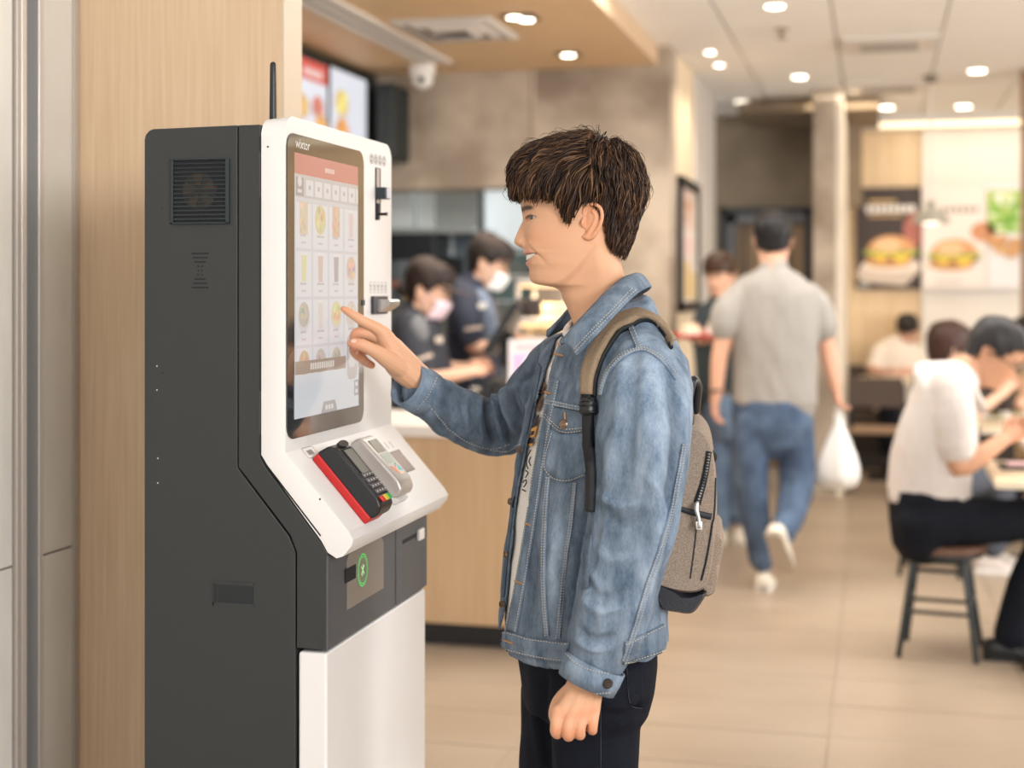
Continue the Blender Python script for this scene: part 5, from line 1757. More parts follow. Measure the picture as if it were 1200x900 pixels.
def button(px, py, B, r=.0085, m=M_button, name='button', d=2.5, parent=None):
    p, nn = hit(B, px, py, d)
    nn = (nn + (ORG - p).normalized() * .4).normalized()
    c = p + nn * .003
    return lathe(name, [(r * .5, 0), (r, .0015), (r, .0038), (r * .86, .0052), (r * .8, .0042), (r * .5, .0040), (r * .42, .005), (r * .1, .0052)], c, m, parent or MAN, n=20, axis=nn)


button(711, 800, Bc1, .0083, M_blackmetal if 0 else mat('dark_button', (.09, .075, .07), .35, metal=.9))
button(662.5, 497.5, BJ, .0088)
button(774, 748, BJ, .007, mat('dark_button', (.09, .075, .07), .35, metal=.9)) if 0 else None

# panels, flap, bands and seams lying on the jacket
def part_strip(name, top, bot, off=.0015, thick=.0022, m=None, t=.95, nu=28, nv=6, **kw):
    V, F = strip(name, top, bot, BJ, None, off=off, thick=thick, nu=nu, nv=nv, **kw)
    return recalc(emit(name, V, F, m or M_denim, MAN, smooth=True, tint=np.ones((len(V), 3)) * t))


part_strip('hem_band', [(589.5, 738), (619, 747), (645, 751), (668, 753)], [(587, 762), (622, 771), (645, 775), (662, 777)], t=.80, thick=.004)
part_strip('hem_band', [(732, 752), (755, 742), (777, 731)], [(730, 778), (755, 772), (778, 763)], t=.80, thick=.004)
part_strip('pocket_flap', [(642, 476), (663, 480), (690, 483)], [(638, 491), (658, 508), (690, 506)], t=.70, thick=.003, straight=True)
part_strip('chest_pocket', [(645, 503), (660, 509), (689, 507)], [(636.5, 551), (660, 567), (690, 558)], t=.84, thick=.0015, straight=True)
part_strip('front_placket', [(645, 442), (634.5, 500), (624, 560), (615, 620), (605, 680), (594, 736)], [(656, 446), (646, 500), (636, 560), (627, 620), (617, 680), (606, 741)], t=.82, thick=.003, nu=50)
part_strip('seam_welt', [(635, 467), (660, 472), (690, 477)], [(635, 473), (660, 478), (690, 483)], t=1.05, thick=.003)
part_strip('seam_welt', [(641, 559), (637, 620), (636, 687), (640, 745)], [(645, 559), (641, 620), (640, 687), (644, 745)], t=1.05, thick=.0025)
part_strip('seam_welt', [(672, 566), (668, 610), (661, 656), (655, 700), (652, 748)], [(676, 566), (672, 610), (665, 656), (659, 700), (657, 748)], t=1.05, thick=.0025)
part_strip('seam_welt', [(736, 383), (741, 396), (746, 410)], [(742, 382), (748, 396), (752, 409)], t=1.05, thick=.0035)
part_strip('seam_welt', [(799, 520), (788, 580), (772, 640), (755, 690), (741, 735), (728, 774)], [(804, 520), (793, 581), (777, 641), (760, 692), (746, 737), (733, 776)], t=1.08, thick=.003, nu=50)
part_strip('armhole_welt', [(702, 462), (706, 445), (716, 427), (733, 413), (754, 408), (777, 420), (796, 443)], [(706, 464), (710, 447), (720, 430), (735, 417), (754, 412), (774, 424), (791, 446)], t=1.08, thick=.003, nu=50)
part_strip('front_placket', [(630, 425), (625, 450), (616, 500), (606.5, 550), (599, 600), (593, 650), (589, 700)], [(635, 430), (630, 455), (620.5, 500), (609.5, 550), (602, 600), (596, 650), (591.5, 700)], t=.6, thick=.003, nu=40)
part_strip('side_pocket_welt', [(682, 627), (694, 627)], [(682, 690), (690, 690)], t=.75, thick=.002)
gs = [g_line(p, BJ, .0008, .0052, dash=True) for p in (
    [(640, 489), (659, 506), (690, 504)], [(641, 486), (659, 502.5), (690, 500.5)], [(635, 468), (660, 473), (690, 478)], [(635, 472), (660, 477), (690, 482)],
    [(641.5, 559), (637.5, 620), (636.5, 687), (640.5, 745)], [(644.5, 559), (640.5, 620), (639.5, 687), (643.5, 745)], [(672.5, 566), (668.5, 610), (661.5, 656), (652.5, 748)], [(675.5, 566), (671.5, 610), (664.5, 656), (656.5, 748)],
    [(646, 447), (636, 500), (625.5, 560), (616.5, 620), (606.5, 680), (595, 737)], [(655, 448), (645, 500), (635, 560), (626, 620), (616, 680), (605, 741)],
    [(590, 740), (619, 749), (645, 753), (668, 755)], [(588, 759), (622, 768), (645, 772), (662, 774)], [(733, 754), (755, 744), (777, 733)], [(731, 776), (755, 770), (778, 761)],
    [(800, 520), (789, 580), (773, 640), (756, 690), (742, 735), (729, 774)], [(803, 520), (792, 581), (776, 641), (759, 692), (745, 737), (732, 776)],
    [(703, 462), (707, 445), (717, 428), (733, 414), (754, 409), (777, 421), (795, 444)], [(705, 463), (709, 446), (719, 430), (734, 416), (754, 411), (775, 423)],
    [(737, 384), (742, 396), (747, 410)], [(741, 383), (747, 396), (751, 409)], [(648, 508), (640, 549), (660, 564), (687, 556)],
    [(500, 470), (520, 495), (545, 515), (575, 525), (595, 520)], [(575, 526), (592, 528), (612, 520)])]
emit('jacket_stitching', *merge(gs), M_thread, MAN, kind='stuff')
gs = [g_line(p, BJ, .0016, .0062) for p in ([(617, 613), (624, 616)], [(606, 681), (614, 684)], [(593, 750), (603, 753)], [(652, 416), (662, 418)], [(641, 460), (648, 462)], [(664, 484), (664, 492)])]
emit('buttonholes', *merge(gs), M_thread_o, MAN, kind='stuff')
for x_, y_ in ((636, 456), (612, 527), (601, 588), (596, 650), (591, 708)):
    button(x_, y_, BJ, .0065, d=2.6)
# far chest pocket flap edge + collar button
button(652, 404, BC, .004, mat('pale_rivet', (.5, .42, .36), .3, metal=.8))

# trousers
TR = union([rings([(735, 608, 766, .155), (770, 607, 768, .162), (800, 610, 764, .165), (830, 613, 756, .16)], 40),
            tb([(700, 800, 2.55, 54), (699, 850, 2.545, 53), (697, 920, 2.54, 50), (694, 1040, 2.54, 38), (696, 1150, 2.55, 33), (698, 1215, 2.55, 31)], 24, 4),
            tb([(668, 810, 2.70, 58), (664, 860, 2.70, 54), (658, 920, 2.70, 50), (655, 1040, 2.71, 38), (656, 1130, 2.72, 33), (656, 1180, 2.72, 31)], 24, 4)], .007, 3)
tf = [([(640, 790), (636, 850), (646, 900)], 5, -.008), ([(622, 780), (626, 840), (634, 890)], 6, .004), ([(745, 815), (728, 826), (705, 822)], 6, .006), ([(755, 826), (735, 838), (715, 838)], 5, -.006), ([(745, 842), (720, 850)], 5, .005), ([(700, 860), (702, 900)], 6, .003)]
tdsp = fold_disp(TR[0], TR[2], tf) + cloth(TR[0], TR[2], .003, (12, 12, 5), 9)
M_trs = mat('navy_twill', (.009, .011, .018), .85, spec=.12, bump=.15, bump_s=700, noise_s=14, noise_a=.15)
emit('trousers', TR[0] + TR[2] * tdsp[:, None], TR[1], M_trs, MAN, smooth=True, label='dark navy trousers')
BT = bvh(TR[0] + TR[2] * tdsp[:, None], TR[1])
V, F = strip('p', [(733, 780), (742, 776), (752, 772)], [(737, 824), (744, 828), (753, 830)], BT, None, nu=16, off=.001, thick=.0015)
recalc(emit('back_pocket', V, F, M_trs, MAN, smooth=True))
emit('trouser_stitching', *merge([g_line(p, BT, .0007, .002, dash=False) for p in ([(734, 782), (738, 824), (752, 830)], [(704, 815), (704, 900)])]), mat('navy_thread', (.035, .04, .06), .8), MAN)


def shoe_geo(toe, heel, w=.05, h=.055, ank=None):
    """shoe from heel to toe (world points on the floor)"""
    h0, t0 = Vector(heel), Vector(toe)
    d = (t0 - h0); L = d.length; d.normalize(); s = d.cross(Vector((0, 0, 1))).normalized(); u = s.cross(d).normalized()
    V, F = [], []
    prof = [(-.02, .028, .05), (.0, .034, .075), (.15, .036, .085), (.35, .036, .080), (.55, .042, .058), (.75, .046, .044), (.9, .04, .034), (1.0, .022, .024)]
    n = 16
    for t, ww, hh in prof:
        for k in range(n):
            a = 2 * math.pi * k / n
            V.append(h0 + d * L * t + s * ww * w / .05 * math.cos(a) + u * (hh * h / .055 * (.5 + .5 * math.copysign(abs(math.sin(a)) ** .6, math.sin(a)))))
    m = len(prof)
    F = [(i * n + k, i * n + (k + 1) % n, (i + 1) * n + (k + 1) % n, (i + 1) * n + k) for i in range(m - 1) for k in range(n)] + [tuple(range(n - 1, -1, -1)), tuple(range((m - 1) * n, m * n))]
    so = []
    for zz in (-.0, .022):
        so += [h0 + d * L * t + s * ww * 1.08 * w / .05 * sg + u * zz for sg, seq in ((1, prof), (-1, prof[::-1])) for t, ww, hh in seq]
    k = len(prof) * 2
    SF = [tuple(range(k)), tuple(range(2 * k - 1, k - 1, -1))] + [(i, (i + 1) % k, k + (i + 1) % k, k + i) for i in range(k)]
    return (V, F), (so, SF)


def shoe(P, toe, heel, m, sole_m, **kw):
    a, b_ = shoe_geo(toe, heel, **kw)
    o = recalc(emit('shoe', a[0], a[1], m, P, smooth=True))
    recalc(emit('sole', b_[0], b_[1], sole_m, P if not P.parent else P))
    return o


def onfloor(px, d):
    p = W(px, 340, d); p.z = 0
    return p


shoe(MAN, onfloor(698, 2.55) + Fd * .20, onfloor(700, 2.55) - Fd * .07, M_black, M_whiteplastic)
shoe(MAN, onfloor(652, 2.74) + Fd * .20, onfloor(655, 2.74) - Fd * .07, M_black, M_whiteplastic)

# ---------------------------------------------------------------- backpack
BAG = root('backpack', W(815, 690, 2.62), 'taupe and navy backpack on the back of the man in denim', 'backpack')
M_taupe = mat('taupe_canvas', (.36, .285, .225), .85, noise_s=500, noise_a=.22, bump=.35, bump_s=900)
M_strap = mat('khaki_strap', (.29, .21, .135), .8, noise_s=300, noise_a=.1, bump=.2, bump_s=700)
M_web = mat('black_webbing', (.010, .012, .015), .7, bump=.4, bump_s=600)


def bagloft(P, v0, v1, m, name, d0=2.62, rnd=.03, nb=4, **kw):
    """side outline P (px) given a real width in depth with rounded edges"""
    fb = view_frame(815, 600, d0)
    P = np.array(catmull(P + [P[0]], 5)[:-1], float)
    c = P.mean(0)
    V = []; n = len(P)
    levels = [(v0, .80), (v0 + rnd * .3, .93), (v0 + rnd, 1.0), (v1 - rnd, 1.0), (v1 - rnd * .3, .93), (v1, .80)]
    for v, s in levels:
        for p in P:
            ins = (1 - s) * 26
            dlt = c - p; L_ = np.linalg.norm(dlt)
            q = p + dlt / L_ * min(ins * 1.0, L_ * .8)
            V.append(fb(q[0], q[1], v * fb.k))
    m_ = len(levels)
    F = [(i * n + k, i * n + (k + 1) % n, (i + 1) * n + (k + 1) % n, (i + 1) * n + k) for i in range(m_ - 1) for k in range(n)] + [tuple(range(n)), tuple(range((m_ - 1) * n, m_ * n))]
    o = recalc(emit(name, V, F, m, BAG, smooth=True, **kw))
    o.data.set_sharp_from_angle(angle=1.0)
    return V, F


b1 = bagloft([(809, 488), (822, 493), (832, 508), (837, 535), (839, 570), (838, 610), (833, 650), (826, 672), (810, 679), (785, 676), (771, 668), (776, 640), (790, 590), (802, 530), (806, 500)], -.14, .14, M_taupe, 'main_compartment')
b2 = bagloft([(771, 666), (790, 672), (812, 680), (828, 676), (822, 690), (812, 701), (795, 701), (776, 696), (769, 682)], -.143, .143, M_navy, 'bottom_panel', rnd=.035, label='navy leather base panel')
b3 = bagloft([(832, 606), (844, 613), (847, 625), (843, 650), (838, 676), (833, 684), (824, 684), (822, 660), (828, 630)], -.115, .115, M_taupe, 'front_pocket', rnd=.03, label='taupe front pocket')
b4 = bagloft([(800, 455), (812, 478), (813, 500), (806, 540), (796, 585), (784, 625), (777, 650), (768, 668), (762, 660), (775, 600), (790, 540), (796, 490)], -.13, .13, M_black, 'back_panel', rnd=.02, label='black padded back panel')
BB = bvh(*merge([b1, b2, b3]))
def bagstrip(name, top, bot, m, off=.001, thick=.002, **kw):
    V, F = strip(name, top, bot, BB, None, off=off, thick=thick, **kw)
    return recalc(emit(name, V, F, m, BAG, smooth=True))
bagstrip('zip_tape', [(828, 528), (822, 560), (813, 588)], [(834, 530), (829, 562), (821, 592)], M_web)
bagstrip('leather_band', [(793, 592), (812, 597), (835, 602)], [(796, 599), (812, 604), (833, 609)], M_navy)
emit('zip_teeth', *merge([g_line([(831.0, 531), (826, 561), (817.5, 590)], BB, .0022, .004, dash=True)]), mat('zip_metal', (.55, .54, .52), .3, metal=1), BAG, kind='stuff')
zp = W(817, 592, 2.44)
tube('zip_pull', [W(817, 590, 2.468), W(816, 597, 2.466), W(818.5, 606, 2.465), W(820, 616, 2.465)], [.0035, .004, .003, .0035], M_steel, BAG, n=8)
tube('zip_pull', [W(816, 612, 2.464), W(816.5, 620, 2.464), W(822, 620, 2.464), W(822, 612, 2.464), W(816, 612, 2.464)], .0018, M_steel, BAG, n=6, sub=1)
tube('zip_pull', [W(836, 540, 2.50), W(838, 535, 2.498), W(835, 530, 2.496), W(832, 528, 2.49)], .004, M_web, BAG, n=8)
emit('piping', *merge([g_line([(838, 560), (836, 605), (829, 650), (822, 680)], BB, .0016, .002), g_line([(818, 600), (814, 640), (809, 678)], BB, .0012, .0015)]), M_navy, BAG)
tube('grab_handle', [W(806, 470, 2.60), W(811, 447, 2.60), W(817, 452, 2.62), W(815, 480, 2.64)], .009, M_black, BAG, n=10)
BJ2 = BJ
def jstrip(name, top, bot, m, off, thick, parent=BAG, nu=40, nv=7, B=None, **kw):
    V, F = strip(name, top, bot, B or BJ, None, off=off, thick=thick, nu=nu, nv=nv, **kw)
    return recalc(emit(name, V, F, m, parent, smooth=True)), (V, F)
st_out = [(682, 460), (683, 440), (687, 424), (694, 408), (703, 394), (713, 381), (723, 373), (735, 367), (746, 365), (757, 368), (766, 373), (774, 380), (783, 392), (788, 401)]
st_in = [(697, 463), (698, 446), (702, 430), (708, 415), (718, 399), (727, 388), (738, 383), (744, 379), (750, 376), (758, 376), (766, 380), (772, 387), (779, 397), (784, 408)]
o, SG = jstrip('shoulder_strap', st_out, st_in, M_strap, .004, .012, nu=60)
BSg = bvh(*merge([SG, (jV2.tolist(), jF2)]))
o, _ = jstrip('strap_edging', st_in, [(a + 2.5, b_ + 2) for a, b_ in st_in], M_web, .003, .008, nu=60, nv=3)
emit('strap_stitching', *merge([g_line([((a * 2 + c_) / 3, (b_ * 2 + e) / 3) for (a, b_), (c_, e) in zip(st_out, st_in)][1:12], BSg, .0007, .0012, dash=True)]), mat('khaki_thread', (.30, .22, .13), .8), BAG, kind='stuff')
o, WB = jstrip('webbing', [(684, 441), (684, 460), (685, 480), (686, 520), (690, 560), (691, 600)], [(695, 441), (695, 460), (696, 480), (697, 520), (699, 560), (697, 600)], M_web, .010, .004, nu=40, nv=4)
BW = bvh(*merge([WB, SG, (jV2.tolist(), jF2)]))
V, F = strip('b', [(682, 466), (695, 465)], [(683, 486), (696, 486)], BW, None, off=.003, thick=.007, nu=8, nv=8)
bk = recalc(emit('buckle', V, F, M_black, BAG, smooth=True))
for yy in (469, 476, 483):
    emit('buckle_bar', *g_line([(682.5, yy), (696, yy)], BW, .0016, .012), M_black, bk, smooth=True)
# ================================================================ OTHER PEOPLE
def frame_for(center, facing, pitch=0, size=1.0, roll=0):
    fa = Vector(facing); fa.z = 0; fa.normalize()
    up = Vector((0, 0, 1))
    r = -fa; f = up.cross(r)
    R_ = Matrix.Rotation(math.radians(-pitch), 3, f)
    R2 = Matrix.Rotation(math.radians(roll), 3, fa)
    r, up, f = R2 @ (R_ @ r), R2 @ (R_ @ up), R2 @ f
    return Frame(center, r, up, f, 690 / size, 690, 263)


def hair_geo(fr, lines, puff=1.0, n=44, lump=.02):
    lx, ly = zip(*lines)
    rows = np.linspace(158, 330, 44)
    XYl, V = [], []
    for y in rows:
        yy = min(y, 306)
        f_, b_, w_ = np.interp(yy, hy, hf), np.interp(yy, hy, hb), np.interp(yy, hy, hw_)
        if y > 238: f_ = 606
        f_ = f_ + 5; 
        for j in range(n):
            t = 2 * math.pi * j / n
            c_, s_ = math.cos(t), math.sin(t)
            A_ = (690 - f_) if c_ > 0 else (b_ - 690)
            dm = puff * (1 + lump * math.sin(11 * t + y * .13) + lump * .6 * math.sin(23 * t - y * .21))
            x = 690 - A_ * math.copysign(abs(c_) ** .9, c_) * dm; v = w_ * s_ * dm
            V.append(fr(x, y, v)); XYl.append((x, y))
    m = len(rows)
    F = [(i * n + j, i * n + (j + 1) % n, (i + 1) * n + (j + 1) % n, (i + 1) * n + j) for i in range(m - 1) for j in range(n)]
    F = [f for f in F if max(XYl[a][1] for a in f) < np.interp(sum(XYl[a][0] for a in f) / 4, lx, ly)]
    F.append(tuple(range(n - 1, -1, -1)))
    return V, F


SHORT = [(598, 214), (612, 220), (640, 226), (655, 240), (672, 246), (690, 240), (704, 245), (712, 285), (735, 296), (748, 290)]
FRINGE = [(598, 232), (612, 236), (640, 238), (655, 244), (672, 258), (690, 242), (704, 245), (712, 290), (735, 304), (748, 290)]
LONG = [(598, 225), (625, 232), (650, 250), (668, 268), (690, 262), (702, 275), (712, 322), (735, 330), (755, 330)]


def tw(L, n=16, sub=3, ref=None, fl=1.0):
    return g_tube([p for p, r in L], [(r, r * fl) for p, r in L], n, sub, ref=ref)


def hand(wrist, tip, side, curl=.5, s=1.0):
    """hand: palm, four fingers, thumb; side = direction across the palm (index side)"""
    w, t = Vector(wrist), Vector(tip)
    d = (t - w); L = d.length; d.normalize(); sd = Vector(side).normalized(); sd = (sd - d * sd.dot(d)).normalized(); nrm = d.cross(sd)
    gs = [tw([(w - d * .03, .026 * s), (w + d * L * .25, .030 * s), (w + d * L * .5, .032 * s)], 12, 2, ref=tuple(nrm), fl=.55)]
    for k, ln in enumerate((.92, 1.0, .95, .8)):
        o = sd * (.029 - .0195 * k) * s
        a = w + d * L * .45 + o
        q = w + d * L * (.45 + .3 * ln) + o * 1.05 + nrm * curl * .018
        e = w + d * L * (.45 + .52 * ln * (1 - curl * .25)) + o * 1.05 + nrm * curl * .05
        gs.append(tw([(a, .0095 * s), (q, .0085 * s), (e, .007 * s)], 8, 2))
    gs.append(tw([(w + d * L * .12 + sd * .02 * s, .012 * s), (w + d * L * .38 + sd * .05 * s, .0095 * s), (w + d * L * .6 + sd * .052 * s + nrm * .01, .008 * s)], 8, 2))
    return gs


def person(label, base, frame, skin, body, cloths, hair_c, hair_l, puff=1.0, cap=None, mask=None, group=None, hands=(), eyes=True, voxel=.009, lump=.02):
    P = root('person', base, label, 'person', group)
    hv, hf_, ht = head_geo(frame, False, False, np.array(skin))
    e1, e2 = ear_geo(frame, -1, False)[0], ear_geo(frame, 1, False)[0]
    uv_, uf, un = union(body, voxel, 3)
    gs = [(hv, hf_), e1, e2, (uv_, uf)]
    T = [ht, np.ones((len(e1[0]) + len(e2[0]) + len(uv_), 3)) * np.array(skin)]
    if hands:
        v_, f_, n_ = union([g for h in hands for g in h], .003, 3)
        gs.append((v_, f_)); T.append(np.ones((len(v_), 3)) * np.array(skin) * (1, .93, .92))
    V, F = merge(gs)
    emit('body', V, F, M_skin, P, smooth=True, tint=np.concatenate(T))
    if eyes: finish_head(frame, P, hi=False, smile=False)
    if hair_l:
        V, F = hair_geo(frame, hair_l, puff, lump=lump)
        o = emit('hair', V, F, M_hair, P, smooth=True, tint=np.ones((len(V), 3)) * hair_c)
        s = o.modifiers.new('t', 'SOLIDIFY'); s.thickness = .006; s.offset = 1
    for nm, geo, m, am, lb in cloths:
        v_, f_, n_ = union(geo, voxel * .9, 3)
        v_ = v_ + n_ * cloth(v_, n_, am, (11, 11, 5), len(v_) % 7)[:, None]
        emit(nm, v_, f_, m, P, smooth=True, label=lb) if lb else emit(nm, v_, f_, m, P, smooth=True)
    return P


def add_cap(P, fr, m, pony=False):
    V, n = [], 36
    rows = [(158, .05), (160, .35), (166, .62), (176, .82), (190, .95), (206, 1.0), (222, 1.0), (230, .99)]
    for y, s in rows:
        for j in range(n):
            t = 2 * math.pi * j / n
            V.append(fr(680 - 74 * s * math.cos(t), y - 4 + 5 * math.cos(t), 60 * s * math.sin(t)))
    F = [(i * n + j, i * n + (j + 1) % n, (i + 1) * n + (j + 1) % n, (i + 1) * n + j) for i in range(len(rows) - 1) for j in range(n)] + [tuple(range(n - 1, -1, -1))]
    o = emit('cap', V, F, m, P, smooth=True)
    s = o.modifiers.new('t', 'SOLIDIFY'); s.thickness = .004
    V = []
    for i in range(7):
        for j in range(15):
            a = (j - 7) / 7
            r = i / 6
            x = 680 - 74 * math.cos(a * 1.15) - r * 74 * math.cos(a * 1.3)
            V.append(fr(x, 229 + 5 * math.cos(a) + r * 14 * (1 - .4 * a * a), 60 * math.sin(a * 1.15) * (1 - .08 * r)))
    F = [(i * 15 + j, i * 15 + j + 1, (i + 1) * 15 + j + 1, (i + 1) * 15 + j) for i in range(6) for j in range(14)]
    o2 = emit('cap_brim', V, F, m, P, smooth=True)
    s = o2.modifiers.new('t', 'SOLIDIFY'); s.thickness = .004
    V, F = g_ell(fr(682, 154, 0), (.008, .008, .005)); emit('cap_button', V, F, m, P, smooth=True)


def add_mask(P, fr, m):
    V = []
    for i in range(9):
        for j in range(17):
            a = (j - 8) / 8; y = 276 + i * 7.6
            fx_ = np.interp(y, [276, 284, 295, 310, 325, 338], [605, 598, 600, 606, 613, 624])
            w_ = 48
            V.append(fr(fx_ + 78 * (1 - math.cos(a * 1.15)), y, w_ * math.sin(a * 1.25) * 1.02 + (1.5 if a > 0 else -1.5)))
    F = [(i * 17 + j, i * 17 + j + 1, (i + 1) * 17 + j + 1, (i + 1) * 17 + j) for i in range(8) for j in range(16)]
    o = emit('face_mask', V, F, m, P, smooth=True)
    s = o.modifiers.new('t', 'SOLIDIFY'); s.thickness = .002
    for s_ in (-1, 1):
        tube('mask_loop', [fr(650, 282, s_ * 48), fr(676, 262, s_ * 54), fr(684, 268, s_ * 54), fr(650, 326, s_ * 44)], .0015, m, P, n=6)


Wp = W
SKb = (.66, .40, .27)
M_greytee = mat('heather_grey_cotton', (.33, .31, .285), .9, noise_s=240, noise_a=.06, bump=.15, bump_s=60)
M_jeans = mat('blue_jeans', (.085, .135, .22), .85, noise_s=9, color2=(.035, .06, .115), bump=.2, bump_s=300)
M_jeans_l = mat('light_jeans', (.16, .24, .36), .85, noise_s=9, color2=(.09, .14, .24), bump=.2, bump_s=300)
M_polo = mat('dark_polo', (.035, .038, .052), .85, noise_s=40, noise_a=.1)
M_polo_g = mat('grey_polo_shoulder', (.16, .165, .18), .85, noise_s=150, noise_a=.15)
M_cap = mat('brown_cap', (.045, .030, .024), .8, noise_s=200, noise_a=.1)
M_whiteshirt = mat('white_shirt_cloth', (.68, .63, .60), .9, noise_s=30, noise_a=.02, bump=.15, bump_s=80)
M_blacktrs = mat('black_trousers', (.009, .011, .017), .85, spec=.15, bump=.1, bump_s=200)
M_sneak = mat('cream_sneaker', (.72, .66, .56), .7)

# --- man walking away
D = 7.0
fwd = Vector((0, 1, 0)) ; rt = Vector((1, 0, 0))
def q(px, py, dd=0): return Wp(px, py, D + dd)
fr = frame_for(q(906, 285, .02), ray(906, HY).normalized() + Vector((.02, 0, 0)), 4, 1.06)
k7 = D / FP
arms = [tw([(q(862, 356), .048), (q(848, 400), .043), (q(843, 420), .040), (q(840, 455), .032), (q(838, 470), .026)]),
        tw([(q(952, 356), .048), (q(966, 395), .044), (q(972, 425), .038), (q(979, 455), .028)])]
body_ = [tw([(q(906, 300), .055), (q(906, 318), .062), (q(906, 330), .07)]), tw([(q(906, 345), .08), (q(906, 420), .08), (q(906, 480), .08)])] + arms + \
        [tw([(q(885, 500), .07), (q(884, 570), .05), (q(892, 650), .035)]), tw([(q(930, 500), .07), (q(930, 570), .05), (q(916, 628, -.25), .04)])]
hands_ = [hand(q(838, 466), q(838, 500, .02), (0, .8, -.2), .7), hand(q(979, 453), q(985, 486, 0), (0, 1, 0), .9)]
tee = [tw([(q(907, 318), .075), (q(907, 326), .13), (q(906, 345), .20), (q(907, 380), .205), (q(907, 430), .195), (q(908, 466), .20)], 30, 3, ref=(0, 1, 0), fl=.62),
       tw([(q(868, 345), .062), (q(853, 364), .078), (q(848, 382), .075)]), tw([(q(946, 345), .062), (q(959, 364), .078), (q(964, 384), .075)])]
tee[0] = g_tube([q(907, 316), q(907, 325), q(906, 345), q(907, 385), q(908, 430), q(908, 470)], [(.07, .075), (.10, .15), (.125, .215), (.13, .215), (.125, .20), (.128, .205)], 30, 3, ref=(1, 0, 0))
jn = [g_tube([q(905, 470), q(905, 500)], [(.125, .195), (.13, .195)], 28, 2, ref=(1, 0, 0)),
      tw([(q(884, 490), .10), (q(880, 540), .092), (q(882, 580), .08), (q(888, 625), .068), (q(893, 655), .062)]), tw([(q(929, 490), .10), (q(933, 540), .092), (q(933, 575, -.03), .082), (q(925, 605, -.12), .07), (q(917, 625, -.22), .062)])]
P = person('man in a grey T-shirt and jeans walking away down the aisle', onfloor(900, D), fr, (.62, .35, .24), body_, [('t_shirt', tee, M_greytee, .007, None), ('jeans', jn, M_jeans, .006, None)],
           (.012, .011, .012), [(598, 214), (640, 226), (672, 240), (690, 238), (704, 243), (712, 280), (735, 296), (748, 290)], hands=hands_, eyes=False)
dirw = Vector((.03, 1, 0))
shoe(P, onfloor(893, D) + dirw * .16, onfloor(896, D) - dirw * .07, M_sneak, M_whiteplastic, w=.052)
toe = q(925, 684, -.16) ; heel = q(906, 628, -.36)
a_, b_ = shoe_geo((0, .26, 0), (0, 0, 0), w=.054)
dv = (toe - heel).normalized()
nv_ = Vector((.25, .92, .35)); nv_ = (nv_ - dv * nv_.dot(dv)).normalized(); sv_ = dv.cross(nv_)
tr_ = lambda v: heel + dv * v[1] + nv_ * v[2] + sv_ * -v[0]
recalc(emit('shoe', [tr_(v) for v in a_[0]], a_[1], M_sneak, P, smooth=True))
recalc(emit('sole', [tr_(v) for v in b_[0]], b_[1], mat('sole_tan', (.46, .40, .33), .8), P))
tube('wristband', [q(838 + 8 * math.cos(t), 459 + 1.5 * math.sin(t), .033 * math.sin(t)) for t in np.linspace(0, 6.283, 13)], .006, M_black, P, n=8, sub=1)
# plastic bag in his hand
bc = q(984, 530)
BG = root('plastic_bag', q(984, 571), 'white plastic carrier bag hanging from the walking man\'s hand', 'bag')
V, F = [], []
nn2 = 40
profb = [(.006, 484), (.016, 490), (.026, 500), (.052, 515), (.078, 530), (.096, 545), (.10, 556), (.09, 566), (.05, 571), (.004, 572)]
for i, (r, y) in enumerate(profb):
    c = q(983 - (y - 484) * .02, y)
    for j in range(nn2):
        t = 2 * math.pi * j / nn2
        w_ = 1 + .10 * math.sin(5 * t + i * .4) + .06 * math.sin(11 * t + i)
        V.append(c + Vector((r * w_ * math.cos(t), r * .6 * w_ * math.sin(t), .006 * math.sin(7 * t) if i > 2 else 0)))
F = [(i * nn2 + j, i * nn2 + (j + 1) % nn2, (i + 1) * nn2 + (j + 1) % nn2, (i + 1) * nn2 + j) for i in range(len(profb) - 1) for j in range(nn2)]
M_bag = mat('thin_white_plastic', (.86, .86, .84), .35)
emit('bag_film', V, F, M_bag, BG, smooth=True)
for s_ in (-1, 1):
    tube('bag_handle', [q(984 + s_ * 5, 497), q(983 + s_ * 4, 486), q(984, 478, .0)], .006, M_bag, BG, n=6)
V, F = g_box(q(968, 566), q(992, 552, .08)); emit('food_box', V, F, mat('box_brown', (.42, .28, .2), .7), BG)

# --- young man with a tray, coming towards us
D = 8.4
fr = frame_for(q(845, 325), Vector((-.35, -1, 0)), 8, 1.0)
body_ = [tw([(q(846, 335), .052), (q(847, 352), .06)]), tw([(q(848, 370), .11), (q(850, 430), .11), (q(850, 490), .11)]),
         tw([(q(826, 370), .045), (q(822, 398, -.03), .036), (q(818, 388, -.25), .028)]), tw([(q(868, 370), .045), (q(866, 405, -.02), .036), (q(838, 392, -.28), .028)]),
         tw([(q(840, 490), .07), (q(842, 560), .05), (q(845, 625), .036)]), tw([(q(862, 490), .07), (q(863, 560), .05), (q(866, 615), .036)])]
tee = [g_tube([q(846, 350), q(847, 358), q(848, 375), q(849, 420), q(850, 460), q(850, 482)], [(.065, .08), (.09, .14), (.11, .18), (.115, .175), (.11, .165), (.112, .165)], 28, 3, ref=(1, 0, 0)),
       tw([(q(828, 366), .06), (q(822, 385), .062), (q(821, 398), .058)]), tw([(q(867, 366), .06), (q(871, 385), .062), (q(871, 398), .058)])]
jn = [tw([(q(849, 478), .14), (q(849, 495), .14)]), tw([(q(838, 490), .088), (q(838, 560), .072), (q(842, 618), .062)]), tw([(q(862, 490), .088), (q(864, 550), .072), (q(866, 604), .062)])]
